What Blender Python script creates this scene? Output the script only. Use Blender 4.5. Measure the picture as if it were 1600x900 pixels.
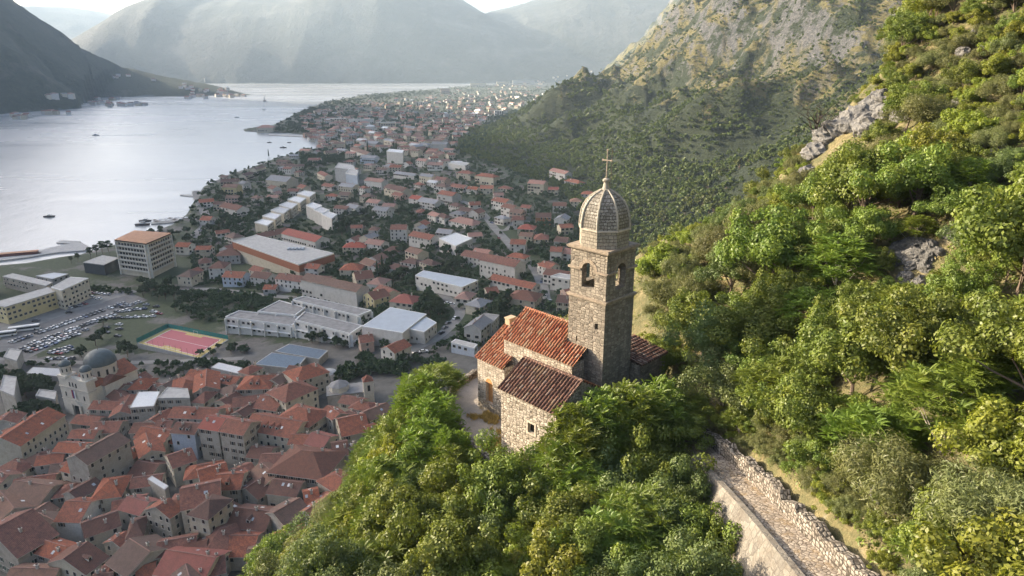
import bpy, bmesh, math, random
import numpy as np
from mathutils import Vector, Matrix, Quaternion
R = math.radians
scene = bpy.context.scene
for _o in list(bpy.data.objects):
    bpy.data.objects.remove(_o)
COL = scene.collection
random.seed(7)

# ------------------------------------------------------------------ camera, light, exposure
F_PX, PITCH, CAM_H = 1066.7, R(18.4), 150.0
cam_d = bpy.data.cameras.new('camera')
cam_d.sensor_width = 36.0
cam_d.lens = 36.0 * F_PX / 1600.0
cam_d.clip_start = 0.5
cam_d.clip_end = 60000
cam = bpy.data.objects.new('camera', cam_d)
COL.objects.link(cam)
cam.location = (0, 0, CAM_H)
cam.rotation_euler = (math.pi / 2 - PITCH, 0, 0)
scene.camera = cam

SUN_AZ, SUN_EL = R(-72), R(18.4)          # azimuth measured from +Y, negative = towards -X
sun_dir = Vector((math.sin(SUN_AZ) * math.cos(SUN_EL), math.cos(SUN_AZ) * math.cos(SUN_EL), math.sin(SUN_EL)))
world = bpy.data.worlds.new('World')
scene.world = world
world.use_nodes = True
_nt = world.node_tree
_bg = _nt.nodes['Background']
_sky = _nt.nodes.new('ShaderNodeTexSky')
_sky.sky_type = 'NISHITA'
_sky.sun_disc = False
_sky.sun_elevation = SUN_EL
_sky.sun_rotation = SUN_AZ
_sky.altitude = 100
_sky.air_density = 0.7
_sky.dust_density = 6.0
_sky.ozone_density = 1.5
_nt.links.new(_sky.outputs[0], _bg.inputs[0])
_bg.inputs[1].default_value = 0.15
sd = bpy.data.lights.new('sun', 'SUN')
sd.energy = 4.6
sd.angle = R(0.5)
sd.color = (1.0, 0.84, 0.62)
sun = bpy.data.objects.new('sun', sd)
COL.objects.link(sun)
sun.rotation_euler = sun_dir.to_track_quat('Z', 'Y').to_euler()
sun.location = (0, 0, 400)
scene.view_settings.view_transform = 'Standard'
scene.view_settings.look = 'None'
scene.view_settings.exposure = 1.85
scene.view_settings.gamma = 1.0
scene.view_settings.use_curve_mapping = False
cy = scene.cycles
cy.use_denoising = True
cy.max_bounces = 5
cy.diffuse_bounces = 3
cy.glossy_bounces = 2
cy.transmission_bounces = 2
cy.volume_bounces = 0
cy.transparent_max_bounces = 4
cy.caustics_reflective = False
cy.caustics_refractive = False

# ------------------------------------------------------------------ pixel <-> world helpers (photo is 1600 x 900)
CT, ST = math.cos(PITCH), math.sin(PITCH)
def ray(px, py):
    x = (px - 800) / F_PX; v = -(py - 450) / F_PX
    return x, CT + v * ST, -ST + v * CT
def at_z(px, py, z):
    r = ray(px, py); d = (z - CAM_H) / r[2]
    return Vector((r[0] * d, r[1] * d, z))
def at_d(px, py, d):
    r = ray(px, py)
    return Vector((r[0] * d, r[1] * d, CAM_H + r[2] * d))
def proj(x, y, z):
    d = y * CT - (z - CAM_H) * ST
    if d < 0.1: return (-9999, -9999, d)
    v = (y * ST + (z - CAM_H) * CT) / d
    return 800 + F_PX * x / d, 450 - F_PX * v, d

# ------------------------------------------------------------------ noise
def _h(ix, iy, s):
    n = (ix.astype(np.int64) * 374761393 + iy.astype(np.int64) * 668265263 + s * 1442695041) & 0x7fffffff
    n = ((n ^ (n >> 13)) * 1274126177) & 0x7fffffff
    n = n ^ (n >> 16)
    return (n & 0xffff) / 65535.0
def vnoise(x, y, s=0):
    ix = np.floor(x); iy = np.floor(y); fx = x - ix; fy = y - iy
    fx = fx * fx * fx * (fx * (fx * 6 - 15) + 10); fy = fy * fy * fy * (fy * (fy * 6 - 15) + 10)
    a = _h(ix, iy, s); b = _h(ix + 1, iy, s); c = _h(ix, iy + 1, s); d = _h(ix + 1, iy + 1, s)
    return (a * (1 - fx) + b * fx) * (1 - fy) + (c * (1 - fx) + d * fx) * fy
def fbm(x, y, o=4, s=0, ridge=False):
    t = np.zeros_like(x); a = 0.5
    for k in range(o):
        n = vnoise(x, y, s + k)
        t += a * ((1 - np.abs(2 * n - 1)) if ridge else n)
        x = x * 2.03 + 17.1; y = y * 2.03 + 5.7; a *= 0.5
    return t
def sstep(a, b, x):
    t = np.clip((x - a) / (b - a), 0, 1)
    return t * t * (3 - 2 * t)

def seg_sd(x, y, poly, closed=False, vals=None):
    """distance to polyline, side sign (left of travel = +), interpolated values"""
    best = np.full(x.shape, 1e18); side = np.ones(x.shape)
    out = [np.zeros(x.shape) for _ in (vals or [])]
    n = len(poly)
    for i in range(n if closed else n - 1):
        ax, ay = poly[i]; bx, by = poly[(i + 1) % n]
        dx, dy = bx - ax, by - ay; L = dx * dx + dy * dy + 1e-12
        t = np.clip(((x - ax) * dx + (y - ay) * dy) / L, 0, 1)
        ex = x - ax - t * dx; ey = y - ay - t * dy
        d = ex * ex + ey * ey
        m = d < best
        best = np.where(m, d, best)
        cr = dx * (y - ay) - dy * (x - ax)
        side = np.where(m, np.sign(cr), side)
        for k, v in enumerate(vals or []):
            out[k] = np.where(m, v[i] + (v[(i + 1) % n] - v[i]) * t, out[k])
    return np.sqrt(best), side, out
def pin(px, py, poly):
    c = False; n = len(poly); j = n - 1
    for i in range(n):
        xi, yi = poly[i][0], poly[i][1]; xj, yj = poly[j][0], poly[j][1]
        if (yi > py) != (yj > py) and px < (xj - xi) * (py - yi) / (yj - yi) + xi: c = not c
        j = i
    return c
def inside(x, y, poly):
    c = np.zeros(x.shape, bool); n = len(poly)
    for i in range(n):
        ax, ay = poly[i]; bx, by = poly[(i + 1) % n]
        if ay == by: continue
        m = ((ay > y) != (by > y)) & (x < (bx - ax) * (y - ay) / (by - ay) + ax)
        c ^= m
    return c

# ------------------------------------------------------------------ church frame (local x along the nave, y uphill)
CH0 = Vector((-0.88, 49.7, 0)); CH_ROT = math.atan2(-0.71, 0.70)
TERR_Z = 118.7
def ch2w(a, n, z=0):
    c, s = math.cos(CH_ROT), math.sin(CH_ROT)
    return Vector((CH0.x + a * c - n * s, CH0.y + a * s + n * c, z))

# ------------------------------------------------------------------ terrain function
PATH = [(15.7, 14.0, 127.2), (15.5, 24.0, 126.2), (15.25, 30.5, 125.1), (15.2, 34.5, 124.2), (15.0, 38.6, 123.3), (14.5, 43.0, 122.5), (13.4, 47.3, 121.6), (11.6, 50.2, 120.8), (10.6, 53.5, 120.2)]
SLX = [(-400, 22), (0, 20), (14, 17.3), (24, 17.1), (30.5, 16.85), (34.5, 16.8), (38.6, 16.6), (43, 16.3), (47.3, 15.8), (52, 15.3), (60, 14.3), (70, 11), (82, 7), (120, 4), (400, 4)]
_sly = np.array([p[0] for p in SLX], float); _slx = np.array([p[1] for p in SLX], float)
_by = np.array([-400, 0, 14, 24, 30.5, 34.5, 38.6, 43, 47.3, 55, 65, 80, 400], float)
_bz = np.array([132, 128.5, 127.2, 126.2, 125.1, 124.2, 123.3, 122.5, 121.6, 121.2, 120.6, 119.5, 117], float)
EDGE = [(-30, -300), (-23, 0), (-20, 24), (-16.5, 36), (-10.5, 46), (-9.5, 55), (-8.5, 64), (-4, 71), (6, 80), (22, 82), (30, 81), (46, 87), (64, 97), (95, 108), (400, 130), (900, 150), (900, -300)]
FY = [-4000, -500, 0, 150, 230, 300, 400, 500, 714, 850, 1050, 1370, 1600, 1780, 2200, 2600, 3200, 4200, 5200, 9000]
FX = [60, 60, 60, 60, 60, 60, 76, 95, 75, 25, -62, -62, 50, 115, 190, 240, 310, 470, 900, 1500]
COAST_PX = [(-900, 470), (-120, 430), (40, 412), (118, 400), (150, 392), (215, 372), (268, 352), (292, 335), (301, 318), (318, 292), (350, 276), (392, 262), (432, 247), (470, 240), (494, 231), (500, 222), (488, 213), (455, 208.5), (415, 207.5), (382, 205.5), (380, 202), (400, 199), (425, 196), (442, 188), (468, 176), (490, 166), (520, 158), (560, 150), (610, 145), (665, 140.5), (715, 136), (790, 131)]
COAST = [tuple(at_z(px, py, 0)[:2]) for px, py in COAST_PX] + [(700, 5200), (9000, 5200), (14000, 3000), (14000, -14000), (-3000, -14000), (-1500, -300)]
VR = [(-2400, -3000), (-2450, 0), (-2500, 1500), (-2420, 2400), (-2330, 2850), (-2160, 3150), (-2040, 3330), (-1860, 3420), (-1660, 3410), (-1440, 3370), (-1265, 3310)]
VRH = [930, 930, 920, 890, 740, 425, 230, 118, 78, 45, 4]
VRW = [1000, 1000, 1010, 980, 930, 820, 640, 440, 300, 190, 55]

def T_near(x, y):
    slx = np.interp(y, _sly, _slx); bz = np.interp(y, _by, _bz)
    o = x - slx
    up = np.clip(o, 0, None)
    z = bz + 1.25 * np.clip(up, 0, 1.0) + 0.95 * np.clip(up - 1.0, 0, 11) + 0.84 * np.clip(up - 12, 0, None)
    low = np.clip(-o - 2.72, 0, None)
    z = z - np.where(low > 0, np.minimum(low * 7.0, 5.6) + 0.03 * low, 0)
    z = z - 0.15 * np.clip(-o - 12, 0, None)
    n = fbm(x / 9.0, y / 9.0, 4, 3) - 0.47
    z = z + n * 2.4 * sstep(1.0, 6.0, np.abs(o + 1.5)) + np.clip(o - 25, 0, 60) / 60 * 14 * (fbm(x / 35., y / 35., 4, 31, True) - .5)
    z = z - 5.0 * sstep(52, 84, y) * sstep(4, 22, o)
    # church terrace pad
    c, s = math.cos(-CH_ROT), math.sin(-CH_ROT)
    la = (x - CH0.x) * c - (y - CH0.y) * s; ln = (x - CH0.x) * s + (y - CH0.y) * c
    dx = np.maximum(np.abs(la + 2.0) - 9.6, 0); dy = np.maximum(np.abs(ln - 6.2 + .35 * np.minimum(la + 2, 0)) - 7.0, 0)
    d = np.sqrt(dx * dx + dy * dy)
    z = z + (TERR_Z - 0.25 - z) * (1 - sstep(0.2, 3.0, d))
    # cut the path bench
    pd, _, pv = seg_sd(x, y, [p[:2] for p in PATH], vals=[[p[2] for p in PATH]])
    z = z + (pv[0] - 0.12 - z) * (1 - sstep(.95, 1.35, pd))
    # falls away outside the shoulder
    ed, es, _ = seg_sd(x, y, EDGE, closed=True)
    ins = inside(x, y, EDGE)
    z = z - np.where(ins, 0, ed * (1.12 + 0.25 * (fbm(x / 20., y / 20., 3, 9) - .5)))
    return z
def T_town(x, y):
    cd, _, _ = seg_sd(x, y, COAST, closed=True)
    ci = inside(x, y, COAST)
    sdist = np.where(ci, cd, -cd)
    foot = np.interp(y, FY, FX)
    s = x - foot
    z = np.clip(sdist * 0.5, -8, 2.0)
    z = z + np.where(ci, 18 * sstep(-330, 0, s) * sstep(20, 200, cd), 0)
    sl = 0.60 + 0.35 * sstep(2000, 3000, y)
    sp = np.clip(s, 0, None)
    hill = (sl - .24) * sp + 0.55 * np.clip(sp - 260, 0, None)
    k = sstep(10, 160, sp)
    nz = (fbm(x / 210., y / 210., 5, 11, True) - .5) * 135 + (fbm((x + .5 * y) / 50., (y - .5 * x) / 90., 5, 21, True) - .5) * 40 * sstep(120, 300, sp)
    hill = np.where(hill > 650, 650 + 260 * (1 - np.exp(-(hill - 650) / 260.)), hill)
    z = z + np.where(ci, hill + nz * k, 0)
    # ridge on the far left
    d, _, v = seg_sd(x, y, VR, vals=[VRH, VRW])
    wv = v[1] * (0.93 + 0.28 * (fbm(x / 260., y / 260., 4, 41) - .47))
    t = 1 - d / wv
    zv = v[0] * np.where(t > 0, t, t * 0.3)
    zv = np.where(v[0] > 300, zv, v[0] * np.where(t > 0, np.sqrt(np.clip(t, 0, 1)) * .5 + t * .5, t))
    zv = zv + np.clip(t, 0, 1) * np.minimum(v[0], 300) / 300 * (fbm(x / 330., y / 330., 5, 51, True) - .5) * 90
    z = np.maximum(z, np.clip(zv, -8, None))
    # mountains across the bay
    sh = 5050 + (fbm(x / 900., y * 0 + 3.3, 3, 61) - .5) * 260
    yy = np.clip(y - sh, -60, None)
    prof = np.interp(x, [-9000, -4700, -4050, -3560, -3080, -2750, -2500, -2200, -1850, -1500, -900, -400, 200, 900], [-300, -200, 40, 290, 640, 760, 700, 690, 690, 800, 840, 640, 380, 200])
    m1 = prof * (1 - np.exp(-np.clip(yy, 0, None) / 520.)) * 1.03
    prof2 = np.interp(x, [-12000, -8000, -6600, -5400, -4700, -3000, -500, 600, 4000], [900, 980, 960, 660, 500, 500, 600, 900, 950])
    m2 = prof2 * (1 - np.exp(-np.clip(y - np.interp(x, [-5000, -2000, 0, 2000], [8200, 6400, 5300, 5000]), 0, None) / 900.))
    m = np.maximum(m1, m2)
    m = m + sstep(0, 500, yy) * (fbm(x / 800., y / 800., 6, 71, True) - .5) * 100 * sstep(0, 200, m)
    m = np.where(yy > 0, np.maximum(m, 1.5), -8)
    m = np.where(m > 860, 860 + 70 * (1 - np.exp(-(m - 860) / 70.)), m)
    z = np.maximum(z, m)
    return z
def T(x, y):
    x = np.asarray(x, float); y = np.asarray(y, float)
    return np.maximum(T_near(x, y), T_town(x, y))
_GA = np.linspace(R(-52), R(52), 900); _GR = np.geomspace(100, 12000, 1100)
_ga, _gr = np.meshgrid(_GA, _GR)
_GT = T_town(np.sin(_ga) * _gr, np.cos(_ga) * _gr)
def Tfast(x, y):
    """bilinear lookup in a polar table of the town ground"""
    a = (np.arctan2(x, y) - _GA[0]) / (_GA[1] - _GA[0]); r = np.log(np.hypot(x, y) / _GR[0]) / math.log(_GR[1] / _GR[0])
    a = np.clip(a, 0, len(_GA) - 1.001); r = np.clip(r, 0, len(_GR) - 1.001)
    i = a.astype(int); j = r.astype(int); fa = a - i; fr = r - j
    return (_GT[j, i] * (1 - fa) + _GT[j, i + 1] * fa) * (1 - fr) + (_GT[j + 1, i] * (1 - fa) + _GT[j + 1, i + 1] * fa) * fr
def Tt(x, y):
    return float(Tfast(np.array([float(x)]), np.array([float(y)]))[0])
def Tn(x, y):
    return float(T(np.array([float(x)]), np.array([float(y)]))[0])
_DS = np.geomspace(150, 9000, 700)
def town_pt(px, py, h=0.0):
    """where the view ray through a photo pixel meets the town ground raised by h"""
    r = ray(px, py)
    xs, ys, zs = r[0] * _DS, r[1] * _DS, CAM_H + r[2] * _DS
    g = zs - (np.maximum(Tfast(xs, ys), 0) + h)
    k = np.argmax(g < 0) if (g < 0).any() else len(g) - 1
    if k == 0: d = _DS[0]
    else: d = _DS[k - 1] + (_DS[k] - _DS[k - 1]) * g[k - 1] / (g[k - 1] - g[k] + 1e-9)
    return Vector((r[0] * d, r[1] * d, CAM_H + r[2] * d))
_DN = np.geomspace(22, 260, 500)
def near_pt(px, py, h=0.0):
    r = ray(px, py)
    xs, ys, zs = r[0] * _DN, r[1] * _DN, CAM_H + r[2] * _DN
    g = zs - (T(xs, ys) + h)
    if not (g < 0).any(): return None
    k = int(np.argmax(g < 0)); d = _DN[k]
    return Vector((r[0] * d, r[1] * d, CAM_H + r[2] * d))
# ------------------------------------------------------------------ node material helpers
class NB:
    def __init__(s, name):
        s.m = bpy.data.materials.new(name); s.m.use_nodes = True
        s.t = s.m.node_tree; s.N = s.t.nodes
        s.out = s.N['Material Output']; s.b = s.N['Principled BSDF']
        s.b.inputs['Roughness'].default_value = 0.85
        s.b.inputs['Specular IOR Level'].default_value = 0.25
    def n(s, typ, **kw):
        x = s.N.new('ShaderNode' + typ)
        for k, v in kw.items(): setattr(x, k, v)
        return x
    def l(s, a, b): s.t.links.new(a, b)
    def coord(s, kind='Object', scale=(1, 1, 1), rot=(0, 0, 0)):
        c = s.n('TexCoord'); m = s.n('Mapping')
        m.inputs['Scale'].default_value = scale; m.inputs['Rotation'].default_value = rot
        s.l(c.outputs[kind], m.inputs[0]); return m.outputs[0]
    def noise(s, v, scale, detail=4, rough=.6, dist=0):
        x = s.n('TexNoise'); x.inputs['Scale'].default_value = scale; x.inputs['Detail'].default_value = detail
        x.inputs['Roughness'].default_value = rough; x.inputs['Distortion'].default_value = dist
        if v is not None: s.l(v, x.inputs['Vector'])
        return x.outputs['Fac']
    def ramp(s, f, stops):
        x = s.n('ValToRGB'); e = x.color_ramp.elements
        while len(e) < len(stops): e.new(0.5)
        for k, (p, c) in enumerate(stops):
            e[k].position = p; e[k].color = (c[0], c[1], c[2], 1) if hasattr(c, '__len__') else (c, c, c, 1)
        s.l(f, x.inputs[0]); return x.outputs[0]
    def mix(s, f, a, b, mode='MIX'):
        x = s.n('Mix', data_type='RGBA', blend_type=mode)
        for sock, v in ((x.inputs[0], f), (x.inputs[6], a), (x.inputs[7], b)):
            if hasattr(v, 'node'): s.l(v, sock)
            elif hasattr(v, '__len__'): sock.default_value = (v[0], v[1], v[2], 1)
            else: sock.default_value = v
        return x.outputs[2]
    def math(s, op, a, b=0.0, clamp=False):
        x = s.n('Math', operation=op, use_clamp=clamp)
        for k, v in enumerate((a, b)):
            if hasattr(v, 'node'): s.l(v, x.inputs[k])
            else: x.inputs[k].default_value = v
        return x.outputs[0]
    def base(s, c):
        if hasattr(c, 'node'): s.l(c, s.b.inputs['Base Color'])
        else: s.b.inputs['Base Color'].default_value = (c[0], c[1], c[2], 1)
    def bump(s, h, strength=.5, dist=.1):
        x = s.n('Bump'); x.inputs['Strength'].default_value = strength; x.inputs['Distance'].default_value = dist
        s.l(h, x.inputs['Height']); s.l(x.outputs[0], s.b.inputs['Normal']); return x
def plain(name, c, rough=.8, var=.15, scale=1.2, metal=0.0, spec=.25):
    n = NB(name); v = n.coord('Object')
    a = n.noise(v, scale, 5)
    k = n.ramp(a, [(.3, 1 - var), (.7, 1 + var)])
    n.base(n.mix(1.0, c, k, 'MULTIPLY')); n.b.inputs['Roughness'].default_value = rough
    n.b.inputs['Metallic'].default_value = metal; n.b.inputs['Specular IOR Level'].default_value = spec
    return n.m

# ---- terrain materials
def mat_hill_near():
    n = NB('hillside_soil'); v = n.coord('Object')
    a = n.noise(v, .35, 6, .65); b = n.noise(v, 2.4, 6, .7)
    c = n.ramp(a, [(.30, (.07, .075, .03)), (.48, (.15, .13, .06)), (.62, (.24, .19, .095)), (.8, (.26, .24, .20))])
    c = n.mix(n.ramp(b, [(.35, 0), (.7, .6)]), c, (.06, .075, .03))
    n.base(c); n.bump(b, .8, .5); return n.m
def mat_hill_mid():
    n = NB('scrub_hillside'); v = n.coord('Object')
    geo = n.n('NewGeometry'); sx = n.n('SeparateXYZ'); n.l(geo.outputs['Normal'], sx.inputs[0])
    pz = n.n('SeparateXYZ'); n.l(geo.outputs['Position'], pz.inputs[0])
    big = n.noise(v, .011, 6, .62, .6)
    med = n.noise(n.coord('Object', (1.6, .45, 2.2), (.0, .5, .7)), .055, 9, .74, 1.2)
    fine = n.noise(v, .35, 7, .75)
    grass = n.ramp(fine, [(.3, (.09, .09, .03)), (.5, (.165, .145, .052)), (.72, (.26, .205, .085))])
    rock = n.ramp(fine, [(.25, (.05, .05, .052)), (.5, (.12, .12, .118)), (.75, (.25, .245, .235))])
    green = n.ramp(fine, [(.3, (.015, .024, .010)), (.7, (.042, .056, .020))])
    rk = n.ramp(med, [(.535, 0), (.585, 1)])
    steep = n.ramp(sx.outputs['Z'], [(.52, 1), (.66, 0)])
    rk2 = n.math('MAXIMUM', rk, steep)
    rk2 = n.math('MULTIPLY', rk2, n.ramp(n.math('MULTIPLY', pz.outputs['Z'], .002), [(.14, .2), (.30, 1)]))
    c = n.mix(rk2, grass, rock)
    gm = n.noise(v, .028, 7, .7, .4)
    lowm = n.ramp(n.math('MULTIPLY', pz.outputs['Z'], .002), [(.07, .34), (.26, .02)])
    c = n.mix(n.ramp(n.math('ADD', gm, lowm), [(.495, 0), (.56, 1)]), c, green)
    n.base(c)
    n.bump(n.math('ADD', n.math('MULTIPLY', med, 1.6), fine), 1.0, 6.0)
    return n.m
def mat_forest():
    n = NB('wooded_mountain'); v = n.coord('Object')
    a = n.noise(v, .004, 7, .65); f = n.noise(v, .06, 7, .75)
    c = n.ramp(f, [(.3, (.012, .022, .012)), (.55, (.03, .045, .022)), (.75, (.055, .066, .032))])
    c = n.mix(n.ramp(a, [(.58, 0), (.7, .5)]), c, (.16, .15, .12))
    n.base(c); n.bump(f, 1.0, 12); return n.m
def mat_far():
    n = NB('far_mountain'); v = n.coord('Object', (1, 1, 1.3))
    a = n.noise(v, .0022, 8, .68, .4); f = n.noise(v, .012, 8, .72)
    c = n.ramp(a, [(.36, (.025, .032, .028)), (.5, (.045, .05, .045)), (.68, (.10, .10, .095))])
    c = n.mix(n.ramp(f, [(.45, 0), (.7, .6)]), c, (.04, .048, .035))
    n.base(c); n.bump(f, 1.0, 40); return n.m
def mat_town_ground():
    n = NB('town_ground'); v = n.coord('Object')
    geo = n.n('NewGeometry'); p = n.n('SeparateXYZ'); n.l(geo.outputs['Position'], p.inputs[0])
    a = n.noise(v, .03, 6, .65); f = n.noise(v, .5, 6, .7)
    green = n.ramp(f, [(.3, (.018, .028, .012)), (.7, (.045, .06, .024))])
    pave = n.ramp(f, [(.3, (.065, .06, .055)), (.7, (.13, .12, .11))])
    n.base(n.mix(n.ramp(a, [(.40, 0), (.48, 1)]), pave, green)); n.bump(f, .4, .4); return n.m
def mat_old_paving():
    n = NB('old_town_paving'); v = n.coord('Object'); a = n.noise(v, .2, 6, .7)
    n.base(n.ramp(a, [(.3, (.06, .057, .052)), (.7, (.12, .115, .105))])); return n.m
def mat_seabed():
    n = NB('seabed'); n.base((.05, .07, .07)); return n.m
def mat_water():
    n = NB('sea_water'); v = n.coord('Object', (1, .6, 1), (0, 0, .5))
    w1 = n.noise(v, .05, 4, .55, .4); w2 = n.noise(v, .35, 5, .6, .3); st = n.noise(n.coord('Object', (.35, 1, 1), (0, 0, -.3)), .003, 5, .6, .8)
    n.base((.27, .28, .28)); n.b.inputs['Roughness'].default_value = .12
    n.l(n.ramp(st, [(.3, .16), (.7, .34)]), n.b.inputs['Roughness'])
    n.b.inputs['IOR'].default_value = 1.33; n.b.inputs['Specular IOR Level'].default_value = .6
    h = n.math('ADD', w1, n.math('MULTIPLY', w2, .25))
    n.bump(h, .30, 1.6); return n.m

def mesh_np(name, co, faces_q, mats, mat_idx=None, smooth=False, uv=None):
    """co (n,3), faces (m,k) -> mesh"""
    me = bpy.data.meshes.new(name)
    m, k = faces_q.shape
    me.vertices.add(len(co)); me.vertices.foreach_set('co', co.astype(np.float32).ravel())
    me.loops.add(m * k); me.loops.foreach_set('vertex_index', faces_q.astype(np.int32).ravel())
    me.polygons.add(m); me.polygons.foreach_set('loop_start', np.arange(0, m * k, k, dtype=np.int32))
    me.polygons.foreach_set('loop_total', np.full(m, k, np.int32))
    for a in mats: me.materials.append(a)
    if mat_idx is not None: me.polygons.foreach_set('material_index', mat_idx.astype(np.int32))
    if smooth: me.polygons.foreach_set('use_smooth', np.ones(m, bool))
    if uv is not None:
        l = me.uv_layers.new(name='UVMap'); l.data.foreach_set('uv', uv.astype(np.float32).ravel())
    me.update(calc_edges=True); me.validate()
    return me
REG = []
def link(name, me, parent=None, loc=None):
    o = bpy.data.objects.new(name, me); COL.objects.link(o)
    if parent is not None: o.parent = parent
    if loc is not None: o.location = loc
    return o
def setp(o, label=None, cat=None, group=None, kind=None):
    if label: o['label'] = label
    if cat: o['category'] = cat
    if group: o['group'] = group
    if kind: o['kind'] = kind
    return o
def structure(name, me, label=None):
    o = link(name, me); o['kind'] = 'structure'
    if label: o['label'] = label
    return o
def empty(name, loc, rz=0.0, label=None, cat=None, group=None):
    o = bpy.data.objects.new(name, None); COL.objects.link(o)
    o.location = loc; o.rotation_euler = (0, 0, rz); o.empty_display_size = .3
    return setp(o, label, cat, group)

# ---- terrain sheet: polar rings about the camera's foot
def build_terrain():
    azf = np.linspace(R(-50), R(50), 640)
    azb = np.linspace(R(50), R(310), 121)[1:-1]
    az = np.concatenate([azf, azb]); na = len(az)
    rr = np.concatenate([[0.5, 4, 8, 12], np.geomspace(15, 13200, 660)]); nr = len(rr)
    A, RR = np.meshgrid(az, rr)
    X = np.sin(A) * RR; Y = np.cos(A) * RR
    Z = T(X, Y)
    co = np.stack([X, Y, Z], -1).reshape(-1, 3)
    i = np.arange(nr - 1)[:, None]; j = np.arange(na)[None, :]; j2 = (j + 1) % na
    f = np.stack([i * na + j + 0 * i, i * na + j2, (i + 1) * na + j2, (i + 1) * na + j], -1).reshape(-1, 4)
    cx = co[f].mean(1)
    zone = np.zeros(len(f), int)     # 0 town, 1 near, 2 mid, 3 forest, 4 far, 5 seabed
    foot = np.interp(cx[:, 1], FY, FX)
    zone[(cx[:, 0] > foot - 15)] = 2
    zone[(cx[:, 0] < -1000)] = 3
    zone[(cx[:, 1] > 4300)] = 4
    zone[(cx[:, 1] < 345) & (cx[:, 0] < 40) & (cx[:, 0] > -330) & (zone == 0) & (cx[:, 1] < 330 - .12 * cx[:, 0] * 0)] = 6
    zone[cx[:, 2] < -.05] = 5
    tn = T_near(cx[:, 0], cx[:, 1])
    zone[(tn >= T_town(cx[:, 0], cx[:, 1]) - .01)] = 1
    me = mesh_np('terrain', co, f[:, ::-1], [mat_town_ground(), mat_hill_near(), mat_hill_mid(), mat_forest(), mat_far(), mat_seabed(), mat_old_paving()], zone, smooth=True)
    structure('terrain', me, 'mountain slopes and shore land around the bay')
build_terrain()
def build_sea():
    s = 13000
    co = np.array([(-s, -s, 0), (s, -s, 0), (s, s, 0), (-s, s, 0)], float)
    structure('sea', mesh_np('sea', co, np.array([[0, 1, 2, 3]]), [mat_water()]), 'pale calm bay water')
build_sea()
def build_haze(density=0.74e-4):
    me = bpy.data.meshes.new('haze'); b = bmesh.new()
    bmesh.ops.create_cube(b, size=1.0, matrix=Matrix.Translation((0, 0, 490)) @ Matrix.Diagonal((27200, 27200, 1000, 1)))
    b.to_mesh(me); b.free()
    m = bpy.data.materials.new('haze'); m.use_nodes = True; t = m.node_tree
    t.nodes.remove(t.nodes['Principled BSDF'])
    v = t.nodes.new('ShaderNodeVolumePrincipled'); v.inputs['Density'].default_value = density
    v.inputs['Color'].default_value = (.60, .77, .93, 1); v.inputs['Anisotropy'].default_value = .1
    t.links.new(v.outputs[0], t.nodes['Material Output'].inputs['Volume'])
    me.materials.append(m)
    o = link('haze', me); o['kind'] = 'stuff'; o['label'] = 'pale blue haze over the bay and the far mountains'
    return o
HAZE = build_haze()
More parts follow.
